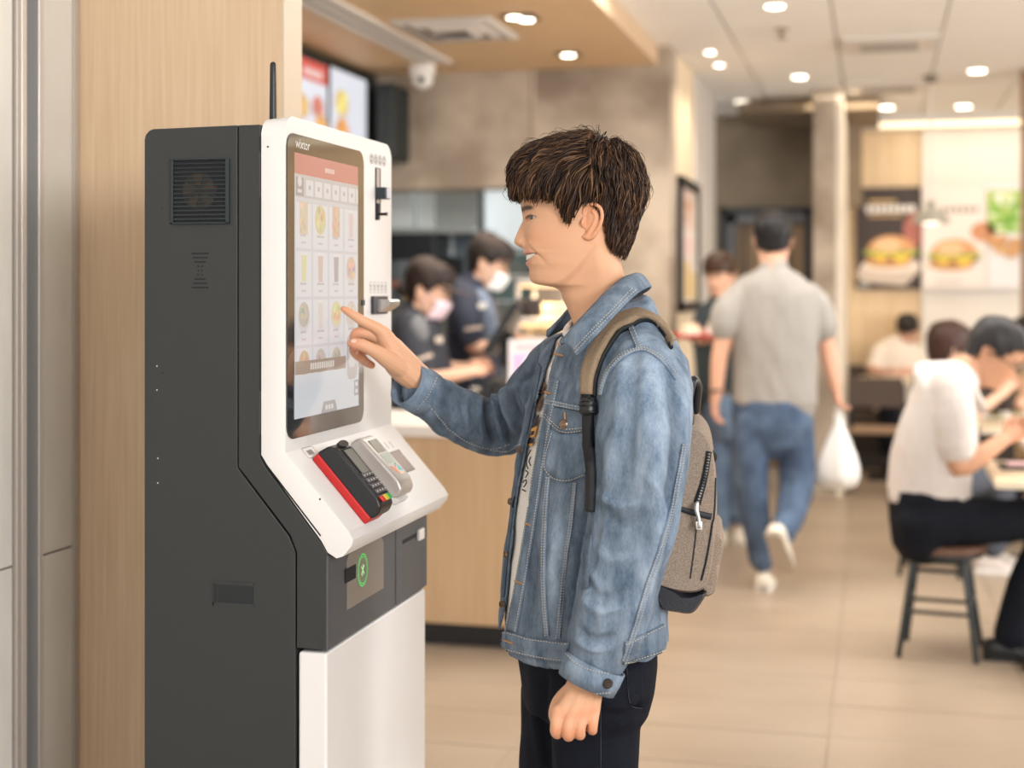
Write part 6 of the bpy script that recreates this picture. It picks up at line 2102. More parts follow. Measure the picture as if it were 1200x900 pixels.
P = person('young man in a dark T-shirt carrying a food tray towards the kiosk', onfloor(850, D), fr, (.66, .40, .28), body_,
           [('t_shirt', tee, mat('dark_teal_tee', (.035, .05, .06), .9), .005, None), ('jeans', jn, M_jeans_l, .005, None)], (.055, .028, .018), FRINGE,
           hands=[hand(q(820, 390, -.22), q(812, 392, -.30), (0, 0, 1), .8), hand(q(840, 393, -.27), q(832, 395, -.33), (0, 0, 1), .8)], voxel=.010)
shoe(P, onfloor(840, D - .16), onfloor(846, D + .05), M_sneak, M_whiteplastic)
shoe(P, onfloor(866, D - .20), onfloor(869, D + .05), M_sneak, M_whiteplastic)
zt_ = q(822, 396, -.4).z
ct = q(822, 396, -.40)
T_ = root('serving_tray', ct, 'red serving tray held by the young man in the dark T-shirt', 'tray')
box('tray_base', (ct.x - .17, ct.y - .12, ct.z), (ct.x + .15, ct.y + .12, ct.z + .008), M_red, T_)
for a, b_ in (((-.17, -.12), (.15, -.112)), ((-.17, .112), (.15, .12)), ((-.17, -.12), (-.162, .12)), ((.142, -.12), (.15, .12))):
    box('tray_rim', (ct.x + a[0], ct.y + a[1], ct.z), (ct.x + b_[0], ct.y + b_[1], ct.z + .022), M_red, T_)
bu = root('wrapped_burger', ct + Vector((-.06, 0, .009)), 'paper-wrapped burger on the red tray', 'food')
lathe('bun', [(.01, .0), (.048, .005), (.055, .02), (.05, .045), (.03, .062), (.008, .068)], ct + Vector((-.06, 0, .009)), mat('bun_wrap', (.74, .62, .46), .7), bu)
lathe('paper_collar', [(.05, 0), (.062, .004), (.06, .026), (.052, .024)], ct + Vector((-.06, 0, .009)), mat('paper_cream', (.82, .78, .70), .8), bu)
fc_ = root('fries_carton', ct + Vector((.06, .02, .009)), 'small carton of fries on the red tray', 'food')
box('carton', ct + Vector((.03, 0, .009)), ct + Vector((.09, .035, .07)), mat('paper_cream', (.82, .78, .70), .8), fc_)
for i in range(9):
    x = ct.x + .034 + i * .006
    box('fry', (x, ct.y + .01 + .01 * (i % 2), ct.z + .05), (x + .005, ct.y + .016 + .01 * (i % 2), ct.z + .085 + .012 * ((i * 7) % 3)), mat('fry', (.78, .55, .2), .6), fc_)

# --- older man eating on a stool
D = 5.75
R_ = ray(1150, HY); R_.z = 0; R_.normalize(); rt = Vector((R_.y, -R_.x, 0))
fr = frame_for(q(1158, 415), rt + R_ * -.05, 31, 1.06)
thigh_y = 612
SKo = (.60, .33, .21)
body_ = [tw([(q(1146, 424), .055), (q(1130, 438), .062), (q(1118, 450), .07)]), tw([(q(1110, 470), .08), (q(1098, 520), .08), (q(1092, 575), .08)]),
         tw([(q(1118, 465, -.17), .05), (q(1120, 520, -.19), .046), (q(1124, 548, -.19), .040), (q(1150, 533, -.19), .038), (q(1176, 515, -.16), .029)]),
         tw([(q(1118, 465, .17), .05), (q(1130, 520, .2), .043), (q(1140, 540, .2), .038), (q(1180, 512, .12), .028)]),
         tw([(q(1090, 605, -.1), .05), (q(1160, 608, -.1), .04), (q(1215, 612, -.1), .035), (q(1195, 700, -.1), .03), (q(1180, 750, -.1), .03)])]
hands_ = [hand(q(1176, 515, -.16), q(1207, 497, -.12), (0, .3, 1), .8), hand(q(1182, 511, .12), q(1209, 496, .1), (0, .3, 1), .8)]
sh = [g_tube([q(1132, 432), q(1122, 440), q(1110, 462), q(1100, 500), q(1092, 540), q(1090, 580)], [(.075, .08), (.09, .14), (.115, .20), (.135, .195), (.145, .185), (.15, .18)], 30, 4, ref=tuple(R_)),
      tw([(q(1113, 452, -.15), .078), (q(1118, 485, -.18), .082), (q(1122, 522, -.19), .076)]), tw([(q(1113, 452, .15), .078), (q(1120, 485, .18), .08), (q(1124, 520, .19), .075)])]
# torso tube axes: first radius is across the view
sh[0] = g_tube([q(1140, 431), q(1132, 437), q(1121, 447), q(1108, 467), q(1098, 500), q(1091, 540), q(1088, 582)], [(.045, .045), (.075, .062), (.14, .088), (.195, .118), (.198, .142), (.19, .157), (.185, .165)], 30, 4, ref=(.7, 0, 1))
tr_g = [g_tube([q(1085, 590), q(1082, 615)], [(.185, .15), (.18, .135)], 26, 2, ref=(.9, 0, .5)),
        tw([(q(1080, 612, -.09), .10), (q(1130, 610, -.10), .095), (q(1180, 610, -.10), .085), (q(1222, 610, -.1), .075), (q(1222, 640, -.1), .07), (q(1200, 690, -.1), .066), (q(1184, 745, -.1), .064)]),
        tw([(q(1080, 612, .10), .10), (q(1130, 612, .12), .095), (q(1180, 612, .14), .085), (q(1222, 612, .14), .075), (q(1222, 640, .14), .07), (q(1212, 690, .14), .066), (q(1206, 735, .14), .064)])]
P = person('older man in a white short-sleeved shirt eating on the near stool', onfloor(1100, D), fr, SKo, body_,
           [('shirt', sh, M_whiteshirt, .006, None), ('trousers', tr_g, M_blacktrs, .005, None)], (.032, .031, .033),
           [(598, 208), (625, 214), (645, 228), (655, 250), (668, 256), (680, 242), (704, 243), (712, 285), (735, 300), (748, 290)], puff=1.0, hands=hands_, lump=.03)
for n_, pts in (('collar', [(1137, 428, .07), (1128, 440, -.01), (1131, 447, -.07), (1141, 452, -.075), (1146, 446, -.05)]), ('collar', [(1137, 428, .07), (1143, 442, .08), (1147, 447, .05)])):
    V, F = g_tube([q(*p) for p in pts], [(.011, .005)] * len(pts), 10, 4); emit(n_, V, F, M_whiteshirt, P, smooth=True)
tube('glasses', [fr(690, 256, -52), fr(650, 254, -50), fr(612, 257, -33), fr(606, 250, -22), fr(603, 258, -8), fr(603, 258, 8), fr(606, 250, 22), fr(612, 257, 33), fr(650, 254, 50), fr(690, 256, 52)], .0018, M_black, P, n=6)
for s_ in (-1, 1):
    tube('glasses', [fr(607 + 5 * abs(math.cos(t)) * 0, 258 + 9 * math.sin(t), s_ * (20 + 12 * math.cos(t))) for t in np.linspace(0, 6.283, 15)], .0014, M_black, P, n=6, sub=1)
emit('belt', *g_tube([q(1088 + 0, 579), q(1087, 586)], [(.190, .162), (.188, .16)], 28, 1, ref=(.9, 0, .3)), M_blacktrs, P, smooth=True)
shoe(P, onfloor(1180, D - .1) + rt * .2, onfloor(1178, D - .1) - rt * .08, M_black, M_black, w=.052)
shoe(P, onfloor(1206, D + .14) + rt * .2, onfloor(1204, D + .14) - rt * .08, M_black, M_black, w=.052)


def stool(cx_, d, label, r=.18, zs=.445, grp='metal stools'):
    c = Wp(cx_, 340, d); c.z = 0
    S_ = root('stool', c, label, 'stool', grp)
    lathe('seat', [(r * .97, zs - .034), (r, zs - .028), (r, zs - .008), (r * .95, zs), (r * .4, zs + .002), (.001, zs + .002)], c, M_brownseat, S_, n=32)
    lathe('seat_ring', [(r * .9, zs - .05), (r * .93, zs - .05), (r * .93, zs - .034), (r * .9, zs - .034)], c, M_blackmetal, S_, n=32)
    P4 = []
    for k in range(4):
        a = math.radians(38 + 90 * k)
        u = Vector((math.cos(a), math.sin(a), 0))
        tp, bt = c + u * r * .72 + Vector((0, 0, zs - .036)), c + u * r * 1.14 + Vector((0, 0, .012))
        P4.append((tp, bt))
        tube('leg', [tp, bt], .0115, M_blackmetal, S_, n=10, sub=1)
        V, F = g_ell(bt - Vector((0, 0, .002)), (.014, .014, .010), 10, 6); emit('foot_cap', V, F, M_black, S_, smooth=True)
    for k in range(4):
        for h in (.18 + .03 * (k % 2), .34):
            f_ = lambda p: p[0].lerp(p[1], 1 - (h - .012) / (zs - .048))
            tube('stretcher', [f_(P4[k]), f_(P4[(k + 1) % 4])], .008, M_blackmetal, S_, n=8, sub=1)
    return S_


stool(1102, D + .02, 'brown round stool with black legs under the older man')


def table(cx_, cy_, z, sx_, sy_, label, ped=True):
    c = Vector((cx_, cy_, 0))
    T = root('dining_table', c, label, 'table', 'dining tables')
    box('tabletop', (cx_ - sx_, cy_ - sy_, z - .03), (cx_ + sx_, cy_ + sy_, z), mat('table_top', (.72, .58, .40), .4, noise_s=5, noise_a=.05), T, bevel=.006)
    box('edge_band', (cx_ - sx_ - .003, cy_ - sy_ - .003, z - .028), (cx_ + sx_ + .003, cy_ + sy_ + .003, z - .006), mat('edge_pale', (.80, .70, .54), .5), T)
    lathe('pedestal', [(.04, .02), (.035, .03), (.03, .05), (.03, z - .06), (.08, z - .03)], c, M_black, T)
    box('foot_plate', (cx_ - .25, cy_ - .2, 0), (cx_ + .25, cy_ + .2, .02), M_black, T, bevel=.006)
    return T


# older man's table
zt1 = .735
e = onZ(1163, 556, zt1)
tx, ty = e.x + .36, e.y + .14
table(tx, ty, zt1, .36, .34, 'wooden table in front of the older man, nearest the right edge')
pz = lambda px, py, z: onZ(px, py, z)
p = pz(1192, 548, zt1)
ph = root('food_tray', (p.x, p.y, zt1), 'black tray with a pink napkin on the near table', 'tray')
box('tray', (p.x - .07, p.y - .10, zt1), (p.x + .22, p.y + .10, zt1 + .012), M_black, ph, bevel=.004)
box('napkin', (p.x - .045, p.y - .085, zt1 + .012), (p.x + .035, p.y - .04, zt1 + .03), mat('pink_paper', (.72, .48, .48), .7), ph, bevel=.004)
p = pz(1203, 537, zt1) + Vector((.04, 0, 0))
bw_ = root('bowl', (p.x, p.y, zt1 + .012), 'white bowl on the near tray under the older man\'s hands', 'bowl')
lathe('bowl_shell', [(.03, 0), (.035, .006), (.062, .035), (.078, .065), (.075, .065), (.058, .036), (.02, .012), (.001, .01)], (p.x, p.y, zt1 + .012), mat('bowl_cream', (.80, .74, .66), .3), bw_)
lathe('soup', [(.001, .046), (.062, .046), (.062, .044), (.001, .044)], (p.x, p.y, zt1 + .012), mat('soup', (.45, .25, .1), .3), bw_)

# --- woman at the second table
D = 7.4
R_ = ray(1105, HY); R_.z = 0; R_.normalize(); rt = Vector((R_.y, -R_.x, 0))
fr = frame_for(q(1108, 411), rt * .8 + R_ * .6, 14, 1.05)
body_ = [tw([(q(1104, 425), .05), (q(1102, 440), .055)]), tw([(q(1098, 460), .10), (q(1092, 520), .10), (q(1090, 560), .10)]),
         tw([(q(1112, 455, -.15), .04), (q(1124, 495, -.17), .037), (q(1136, 488, -.15), .034), (q(1160, 472, -.12), .03), (q(1180, 456, -.1), .024)]),
         tw([(q(1092, 580, -.1), .05), (q(1130, 565, -.08), .04), (q(1162, 564, -.05), .035), (q(1168, 600, -.02), .03), (q(1164, 640, 0), .03)])]
tp_ = [g_tube([q(1103, 436), q(1100, 446), q(1096, 470), q(1092, 520), q(1090, 562)], [(.06, .06), (.12, .09), (.17, .11), (.155, .12), (.16, .13)], 28, 4, ref=(.5, 0, 1)), tw([(q(1106, 450, -.13), .062), (q(1114, 475, -.16), .06)])]
jn = [tw([(q(1088, 565), .14), (q(1090, 580), .13)]), tw([(q(1092, 580, -.1), .09), (q(1130, 565, -.08), .082), (q(1166, 562, -.05), .07), (q(1168, 600, -.02), .062), (q(1164, 640, 0), .056)]),
      tw([(q(1092, 580, .1), .09), (q(1130, 570, .12), .08), (q(1172, 566, .14), .068), (q(1172, 600, .14), .06), (q(1170, 635, .14), .055)])]
P = person('woman with a dark brown bob seated behind the older man', onfloor(1095, D), fr, (.68, .43, .30), body_,
           [('top', tp_, mat('dark_slate_top', (.05, .06, .075), .9), .004, None), ('jeans', jn, mat('grey_jeans', (.07, .08, .105), .85), .004, None)], (.05, .024, .018), LONG, puff=1.06,
           hands=[hand(q(1179, 457, -.1), q(1192, 440, -.08), (.3, .3, 1), .7)])
shoe(P, onfloor(1164, D) + rt * .16, onfloor(1162, D) - rt * .08, mat('pale_shoe', (.62, .55, .5), .7), M_whiteplastic)
shoe(P, onfloor(1174, D + .14) + rt * .16, onfloor(1172, D + .14) - rt * .08, mat('pale_shoe', (.62, .55, .5), .7), M_whiteplastic)
stool(1092, D, 'brown round stool under the woman with the dark bob', zs=.44)
e = onZ(1146, 497, .74)
table(e.x + .42, e.y + .1, .74, .42, .33, 'wooden table in front of the woman, second from the right edge')
for px, py, lb in ((1168, 492, 'white plate of food beside the woman\'s hand'), (1192, 488, 'white plate at the right edge of the second table')):
    p = pz(px, py, .741)
    pl = root('plate', p, lb, 'plate', 'plates on the second table')
    lathe('dish', [(.05, 0), (.06, .004), (.095, .018), (.092, .02), (.058, .008), (.001, .006)], p, M_whiteplastic, pl)
    lathe('food', [(.001, .03), (.03, .026), (.05, .01), (.05, .007)], p, mat('salad_mix', (.35, .32, .12), .6, noise_s=60, noise_a=.3), pl)
# diner across the table at the right edge, mostly out of frame
D = 8.3
R_ = ray(1205, HY); R_.z = 0; R_.normalize(); rt = Vector((R_.y, -R_.x, 0))
fr = frame_for(q(1212, 398), rt * -1 + R_ * -.3, 12, 1.0)
P = person('diner with black hair at the far right edge of the frame', onfloor(1215, D), fr, (.66, .40, .28), [tw([(q(1214, 415), .05), (q(1215, 432), .055)]), tw([(q(1216, 450), .10), (q(1218, 540), .11)]),
           tw([(q(1206, 450, -.12), .04), (q(1199, 480, -.14), .036), (q(1195, 472, -.25), .03)]), tw([(q(1216, 560, -.08), .05), (q(1190, 560, -.08), .04), (q(1188, 610, -.08), .03)])],
           [('shirt', [g_tube([q(1214, 428), q(1215, 438), q(1216, 470), q(1218, 555)], [(.07, .07), (.15, .1), (.18, .12), (.17, .13)], 24, 4, ref=(.5, 0, 1))], mat('tan_shirt', (.42, .30, .18), .9), .004, None),
            ('trousers', [tw([(q(1216, 560, -.08), .1), (q(1188, 560, -.08), .08), (q(1186, 620, -.08), .06)]), tw([(q(1216, 560, .08), .1), (q(1188, 560, .08), .08), (q(1186, 615, .08), .06)])], M_blacktrs, .003, None)],
           (.015, .012, .012), SHORT, eyes=False, voxel=.011)
stool(1216, D, 'brown round stool at the far right edge of the frame', zs=.44)

# --- man in white at the far table
D = 11.75
fr = frame_for(q(1064, 388, 0), Vector((-.15, -1, 0)), 24, 1.0)
body_ = [tw([(q(1062, 395), .05), (q(1058, 405), .055)]), tw([(q(1052, 420), .11), (q(1050, 470), .11)]),
         tw([(q(1030, 412), .045), (q(1022, 432, -.05), .04), (q(1040, 437, -.22), .03)]), tw([(q(1074, 412), .045), (q(1078, 432, -.05), .04), (q(1060, 437, -.22), .03)]),
         tw([(q(1040, 485), .07), (q(1040, 490, -.35), .06), (q(1040, 525, -.35), .04)])]
sh = [g_tube([q(1059, 401), q(1056, 407), q(1052, 422), q(1050, 450), q(1050, 478)], [(.07, .09), (.10, .16), (.12, .205), (.125, .19), (.13, .185)], 26, 4, ref=(1, 0, 0)),
      tw([(q(1031, 412), .065), (q(1024, 430, -.02), .064)]), tw([(q(1074, 412), .065), (q(1080, 430, -.02), .064)])]
jn = [tw([(q(1050, 480), .15), (q(1050, 486), .14)]), tw([(q(1041, 486), .09), (q(1040, 486, -.4), .075), (q(1040, 525, -.4), .06)]), tw([(q(1060, 486), .09), (q(1062, 486, -.4), .075), (q(1062, 525, -.4), .06)])]
P = person('man in a cream shirt looking down at the far table', onfloor(1052, D), fr, (.66, .38, .27), body_, [('shirt', sh, mat('cream_shirt', (.80, .72, .63), .9), .004, None), ('trousers', jn, M_blacktrs, .003, None)],
           (.018, .015, .015), FRINGE, hands=[hand(q(1041, 437, -.22), q(1050, 438, -.27), (0, -.5, 1), .6), hand(q(1060, 437, -.22), q(1052, 438, -.28), (0, -.5, 1), .6)], voxel=.011)
shoe(P, onfloor(1040, D - .62), onfloor(1040, D - .36), M_black, M_black)
shoe(P, onfloor(1062, D - .62), onfloor(1062, D - .36), M_black, M_black)
zf_ = .765
e0, e1_ = onZ(1012, 445, zf_), onZ(1086, 445, zf_)
t = table((e0.x + e1_.x) / 2 + .05, e0.y + .24, zf_, (e1_.x - e0.x) / 2 + .08, .24, 'long wooden table in front of the man in the cream shirt')
p = pz(1056, 440, zf_)
pp_ = root('paper_sheet', p, 'white paper on the far table before the man in cream', 'paper')
box('sheet', (p.x - .13, p.y - .06, zf_), (p.x + .14, p.y + .08, zf_ + .004), M_whiteplastic, pp_)
p = pz(1046, 438, zf_)
box('pages', (p.x - .06, p.y - .03, zf_ + .004), (p.x + .10, p.y + .05, zf_ + .012), M_whiteplastic, pp_)
# bench along the wall and chairs
xb0, xb1 = onY(989, 400, 12.2).x, 4.4
b0 = root('bench_seat', ((xb0 + xb1) / 2, 12.2, 0), 'dark brown upholstered bench along the wood-panelled wall', 'bench')
zb0, zb1 = onY(1000, 478, 12.2).z, onY(1000, 428, 12.3).z
M_bench = mat('bench_brown', (.075, .05, .038), .6)
k = 0; x = xb0
while x < xb1 - .1:
    box('back_cushion', (x + .004, 12.27, zb0 - .02), (min(x + .62, xb1) - .004, 12.39, zb1), M_bench, b0, bevel=.015)
    box('seat_cushion', (x + .004, 11.98, .36), (min(x + .62, xb1) - .004, 12.3, .46), M_bench, b0, bevel=.02)
    x += .62
box('bench_plinth', (xb0, 12.02, 0), (xb1, 12.39, .36), mat('bench_base', (.035, .026, .02), .7), b0)


def chair(px, d, face, label):
    c = Wp(px, 340, d); c.z = 0
    C_ = root('dining_chair', c, label, 'chair', 'dark chairs at the far table')
    box('seat', (c.x - .2, c.y - .2, .43), (c.x + .2, c.y + .2, .46), mat('chair_tan', (.30, .19, .12), .6), C_, bevel=.012)
    for sx_ in (-1, 1):
        for sy_ in (-1, 1):
            tube('leg', [(c.x + sx_ * .17, c.y + sy_ * .17, .43), (c.x + sx_ * .2, c.y + sy_ * .2, 0.01)], .013, M_blackmetal, C_, n=8, sub=1)
    for sx_ in (-1, 1):
        tube('back_post', [(c.x + sx_ * .17, c.y - .18 * face, .44), (c.x + sx_ * .17, c.y - .22 * face, .80)], .013, M_blackmetal, C_, n=8, sub=1)
    box('backrest', (c.x - .19, c.y - .22 * face - .015, .62), (c.x + .19, c.y - .22 * face + .015, .83), M_bench, C_, bevel=.01)
    return C_


chair(1100, 10.25, 1, 'dark chair with a tan seat on the near side of the far table')
chair(1026, 10.35, 1, 'dark chair by the left end of the far table')

# ================================================================ STAFF BEHIND THE COUNTER
D = 6.88
R_ = ray(500, HY); R_.z = 0; R_.normalize(); rt = Vector((R_.y, -R_.x, 0))
SKs = (.68, .42, .30)
fr = frame_for(q(497, 343), rt * 1 + R_ * -.12, 10, 1.08)
body_ = [tw([(q(492, 358), .05), (q(488, 374), .055)]), tw([(q(492, 400), .10), (q(496, 470), .10), (q(498, 600), .11)]),
         tw([(q(484, 395, -.15), .042), (q(490, 425, -.17), .04), (q(502, 443, -.17), .037), (q(530, 440, -.17), .032), (q(552, 436, -.16), .026)]),
         tw([(q(498, 395, .15), .042), (q(510, 425, .17), .038), (q(545, 432, .12), .03), (q(562, 425, .1), .026)]), tw([(q(490, 600), .08), (q(490, 720), .06)]), tw([(q(505, 600, .1), .08), (q(505, 720, .1), .06)])]
sh = [g_tube([q(487, 366), q(486, 376), q(490, 400), q(496, 440), q(499, 480), q(499, 520)], [(.075, .07), (.135, .10), (.18, .125), (.165, .14), (.16, .14), (.165, .15)], 28, 4, ref=(.5, 0, 1)),
      tw([(q(480, 382, -.13), .068), (q(484, 405, -.16), .07), (q(491, 428, -.165), .064)]), tw([(q(490, 385, .13), .066), (q(505, 415, .16), .06)])]
trs = [tw([(q(498, 500), .15), (q(498, 600), .14)]), tw([(q(490, 590), .10), (q(490, 715), .07)]), tw([(q(506, 590, .1), .10), (q(506, 712, .1), .07)])]
P = person('staff member in a dark cap, pink face mask and dark polo', onfloor(497, D), fr, SKs, body_, [('polo_shirt', sh, M_polo, .005, None), ('trousers', trs, M_blacktrs, .003, None)], (.02, .012, .01),
           [(598, 214), (640, 226), (655, 244), (672, 262), (690, 244), (704, 245), (712, 290), (735, 310), (748, 300)], hands=[hand(q(551, 436, -.16), q(577, 431, -.14), (0, .6, .5), .6), hand(q(561, 426, .1), q(583, 430, .08), (0, -.6, .5), .5)])
add_cap(P, fr, M_cap)
add_mask(P, fr, mat('pink_mask', (.80, .62, .70), .8))
V, F = g_ell(fr(748, 262, 0), (.045, .045, .04)); emit('hair_bun', V, F, mat('bun_dark', (.02, .012, .01), .6), P, smooth=True)
tube('hair_band', [fr(736, 280 + 14 * math.cos(t), 20 * math.sin(t)) for t in np.linspace(0, 6.283, 13)], .010, mat('mustard_band', (.55, .33, .05), .7), P, n=8, sub=1)
def yoke(P, pts, wd): 
    for a in pts: emit('shoulder_panel', *a, M_polo_g, P, smooth=True)
sh2 = [g_tube([q(482, 372, -.08), q(486, 380, -.135), q(490, 392, -.165)], [(.05, .03), (.062, .05), (.05, .055)], 16, 3), g_tube([q(497, 378, -.05), q(500, 392, -.10)], [(.04, .03), (.04, .03)], 16, 2)]
v_, f_, n_ = union(sh2, .009, 3); emit('shoulder_panel', v_, f_, M_polo_g, P, smooth=True)
emit('sleeve_stripe', *g_tube([q(489.5, 420, -.165), q(491, 424, -.166)], [.0705, .0695], 22, 1, open_=True), mat('stripe_tan', (.50, .40, .33), .8), P, smooth=True)
emit('name_badge', *g_box(q(510, 402, -.16), q(519, 394, -.135)), mat('badge', (.66, .58, .50), .5), P)
shoe(P, onfloor(492, D) + rt * .18, onfloor(490, D) - rt * .06, M_black, M_black)
shoe(P, onfloor(508, D + .1) + rt * .18, onfloor(506, D + .1) - rt * .06, M_black, M_black)

D = 7.3
fr = frame_for(q(568, 311), rt * 1 + R_ * -.1, 14, 1.05)
body_ = [tw([(q(562, 325), .052), (q(556, 340), .06)]), tw([(q(556, 370), .11), (q(556, 440), .11), (q(556, 560), .12)]),
         tw([(q(545, 362, -.16), .045), (q(548, 392, -.18), .041), (q(558, 407, -.18), .037), (q(592, 404, -.15), .03)]),
         tw([(q(568, 362, .16), .045), (q(580, 395, .17), .04), (q(600, 398, .12), .03)]), tw([(q(550, 560), .08), (q(550, 660), .06)])]
sh = [g_tube([q(556, 334), q(553, 343), q(554, 365), q(556, 400), q(557, 440), q(557, 470)], [(.08, .075), (.145, .105), (.195, .125), (.18, .135), (.17, .14), (.175, .145)], 28, 4, ref=(.5, 0, 1)),
      tw([(q(546, 350, -.15), .07), (q(545, 372, -.18), .074), (q(549, 392, -.18), .068)]), tw([(q(560, 350, .15), .07), (q(574, 380, .17), .064)])]
trs = [tw([(q(556, 460), .155), (q(556, 560), .14)]), tw([(q(550, 550), .10), (q(550, 660), .07)]), tw([(q(563, 550, .1), .10), (q(563, 658, .1), .07)])]
P = person('staff member in a dark cap, white face mask and navy-grey polo', onfloor(556, D), fr, SKs, body_, [('polo_shirt', sh, mat('navy_polo', (.03, .036, .06), .85), .005, None), ('trousers', trs, M_blacktrs, .003, None)], (.02, .014, .012),
           [(598, 214), (640, 226), (655, 244), (672, 258), (690, 244), (704, 245), (712, 280), (735, 296), (748, 290)], hands=[hand(q(591, 404, -.15), q(612, 402, -.12), (0, .6, .5), .6), hand(q(600, 398, .12), q(618, 398, .1), (0, -.6, .5), .5)])
add_cap(P, fr, M_cap)
add_mask(P, fr, mat('white_mask', (.78, .80, .80), .8))
sh2 = [g_tube([q(562, 350, -.13), q(570, 370, -.13), q(574, 400, -.13)], [(.05, .05), (.065, .05), (.05, .05)], 18, 3), g_tube([q(548, 345, -.09), q(553, 352, -.13)], [(.05, .04), (.05, .04)], 14, 2)]
v_, f_, n_ = union(sh2, .009, 3); emit('chest_panel', v_, f_, mat('blue_grey_panel', (.15, .19, .26), .85), P, smooth=True)
emit('sleeve_stripe', *g_tube([q(548, 383, -.18), q(548.5, 387, -.18)], [.0745, .0735], 22, 1, open_=True), mat('stripe_tan', (.50, .40, .33), .8), P, smooth=True)
emit('name_badge', *g_box(q(560, 362, -.20), q(571, 355, -.17)), M_whiteplastic, P)
shoe(P, onfloor(552, D) + rt * .18, onfloor(550, D) - rt * .06, M_black, M_black)
shoe(P, onfloor(565, D + .1) + rt * .18, onfloor(563, D + .1) - rt * .06, M_black, M_black)

# ---------------------------------------------------------------- on the counter
def onC(px, py): return onZ(px, py, zct)
def wbox(t, name, px0, py0, px1, py1, d, th, m, bevel=.004, **kw):
    a, b_ = Wp(px0, py1, d), Wp(px1, py0, d)
    return box(name, (a.x, a.y, a.z), (b_.x, a.y + th, b_.z), m, t, bevel, **kw)


M_pos = mat('pos_black', (.012, .014, .018), .35)
t = root('cash_register', Wp(598, 445, 6.9), 'black tilted cash register screen in front of the staff', 'cash register')
pa, pb2, pc = Wp(566, 412, 6.75), Wp(610, 352, 6.9), Wp(622, 358, 7.15)
V = []
A0, A1 = Wp(566, 410, 6.7), Wp(603, 352, 6.7); B0, B1 = Wp(573, 414, 7.05), Wp(612, 356, 7.05)
nrm = Vector((.03, -.0, -.02))
V = [A0, A1, B1, B0] + [v + Vector((.025, 0, -.018)) for v in (A0, A1, B1, B0)]
recalc(emit('screen', V, [(0, 1, 2, 3), (7, 6, 5, 4), (0, 1, 5, 4), (1, 2, 6, 5), (2, 3, 7, 6), (3, 0, 4, 7)], M_pos, t, bevel=.006))
box('stand', Wp(585, 430, 6.85), Wp(600, 388, 6.85) + Vector((0, .08, 0)), M_pos, t, bevel=.006)
cz = zct
bx0 = Wp(575, 430, 6.75)
box('base', (bx0.x, bx0.y, cz), (bx0.x + .30, bx0.y + .32, cz + .10), M_pos, t, bevel=.01)
box('cash_drawer', (bx0.x - .05, bx0.y + .0, cz + .001), (bx0.x - .002, bx0.y + .3, cz + .12), M_pos, t, bevel=.006)
box('customer_display', Wp(603, 372, 7.05), Wp(634, 350, 7.05) + Vector((0, .03, 0)), mat('display_brown', (.06, .045, .04), .4), t, bevel=.006)
# tabletop sign: pink and white menu card
a = Wp(596, 449, 6.45); b_ = Wp(640, 398, 6.45)
t = root('menu_card', (a.x, a.y, zct), 'white and pink menu card standing on the counter behind the pointing arm', 'sign')
z0c = zct
box('card', (a.x, a.y, z0c), (b_.x, a.y + .02, b_.z), M_whiteplastic, t, bevel=.003)
w_, h_ = b_.x - a.x, b_.z - z0c
print_sheet('print', [(rect(.0, .0, 1, 1), (.84, .80, .84)), (rect(.12, .06, .95, .80), (.72, .50, .78)), (rect(.2, .86, .9, .93), (.80, .55, .62)), (disc(.36, .52, .10, .12), (.62, .68, .15)), (disc(.7, .4, .13, .2), (.80, .62, .80)), (disc(.6, .7, .2, .06), (.85, .78, .86))],
            lambda u, v, i: (a.x + u * w_, a.y - .001 - .0004 * i, z0c + v * h_), t, M_attr)
box('easel', (a.x + .05, a.y + .022, z0c), (b_.x - .05, a.y + .08, z0c + .012), M_whiteplastic, t)
p = onC(560, 474)
t = root('paper_cup', p, 'small white paper cup on the counter under the pointing forearm', 'cup')
lathe('cup_body', [(.024, 0), (.026, .002), (.036, .075), (.038, .078), (.036, .08), (.03, .07), (.001, .012)], p, mat('cup_white', (.82, .76, .68), .6), t)
p = onC(590, 458); p.y += .25
t = root('card_reader', p, 'dark card reader on the counter beside the staff hands', 'card reader')
box('reader_body', (p.x - .1, p.y, zct), (p.x + .06, p.y + .14, zct + .06), mat('reader_navy', (.03, .035, .08), .4), t, bevel=.01)
box('reader_label', (p.x + .0, p.y - .002, zct + .02), (p.x + .045, p.y, zct + .05), M_whiteplastic, t)
box('cable_block', (p.x - .1, p.y + .15, zct), (p.x + .28, p.y + .4, zct + .045), M_pos, t, bevel=.01)
# warm food display with trays
a, b_ = Wp(604, 398, 7.5), Wp(668, 330, 7.5)
t = root('food_warmer', (a.x, a.y, zct), 'glowing food warmer on the counter behind the man\'s chin', 'food warmer')
M_warm = mat('warm_light', (1, .72, .38), .5, emit=.8)
for z_ in (a.z, (a.z + b_.z) / 2 - .05, b_.z):
    box('shelf', (a.x, a.y, z_ - .012), (b_.x, a.y + .4, z_ + .012), M_steel, t, bevel=.003)
box('heat_strip', (a.x + .02, a.y + .02, b_.z - .03), (b_.x - .02, a.y + .06, b_.z - .014), M_warm, t)
box('heat_strip', (a.x + .02, a.y + .02, (a.z + b_.z) / 2 - .085), (b_.x - .02, a.y + .06, (a.z + b_.z) / 2 - .065), M_warm, t)
for x in (a.x, b_.x - .02):
    for y in (a.y, a.y + .38):
        box('post', (x, y, zct), (x + .02, y + .02, b_.z), M_steel, t)
l = bpy.data.lights.new('warmer_lamp', 'AREA'); l.energy = 5; l.color = (1, .75, .45); l.size = .25
lo = bpy.data.objects.new('warmer_lamp', l); COL.objects.link(lo); lo.location = ((a.x + b_.x) / 2, a.y + .2, b_.z - .04)
gid = 0
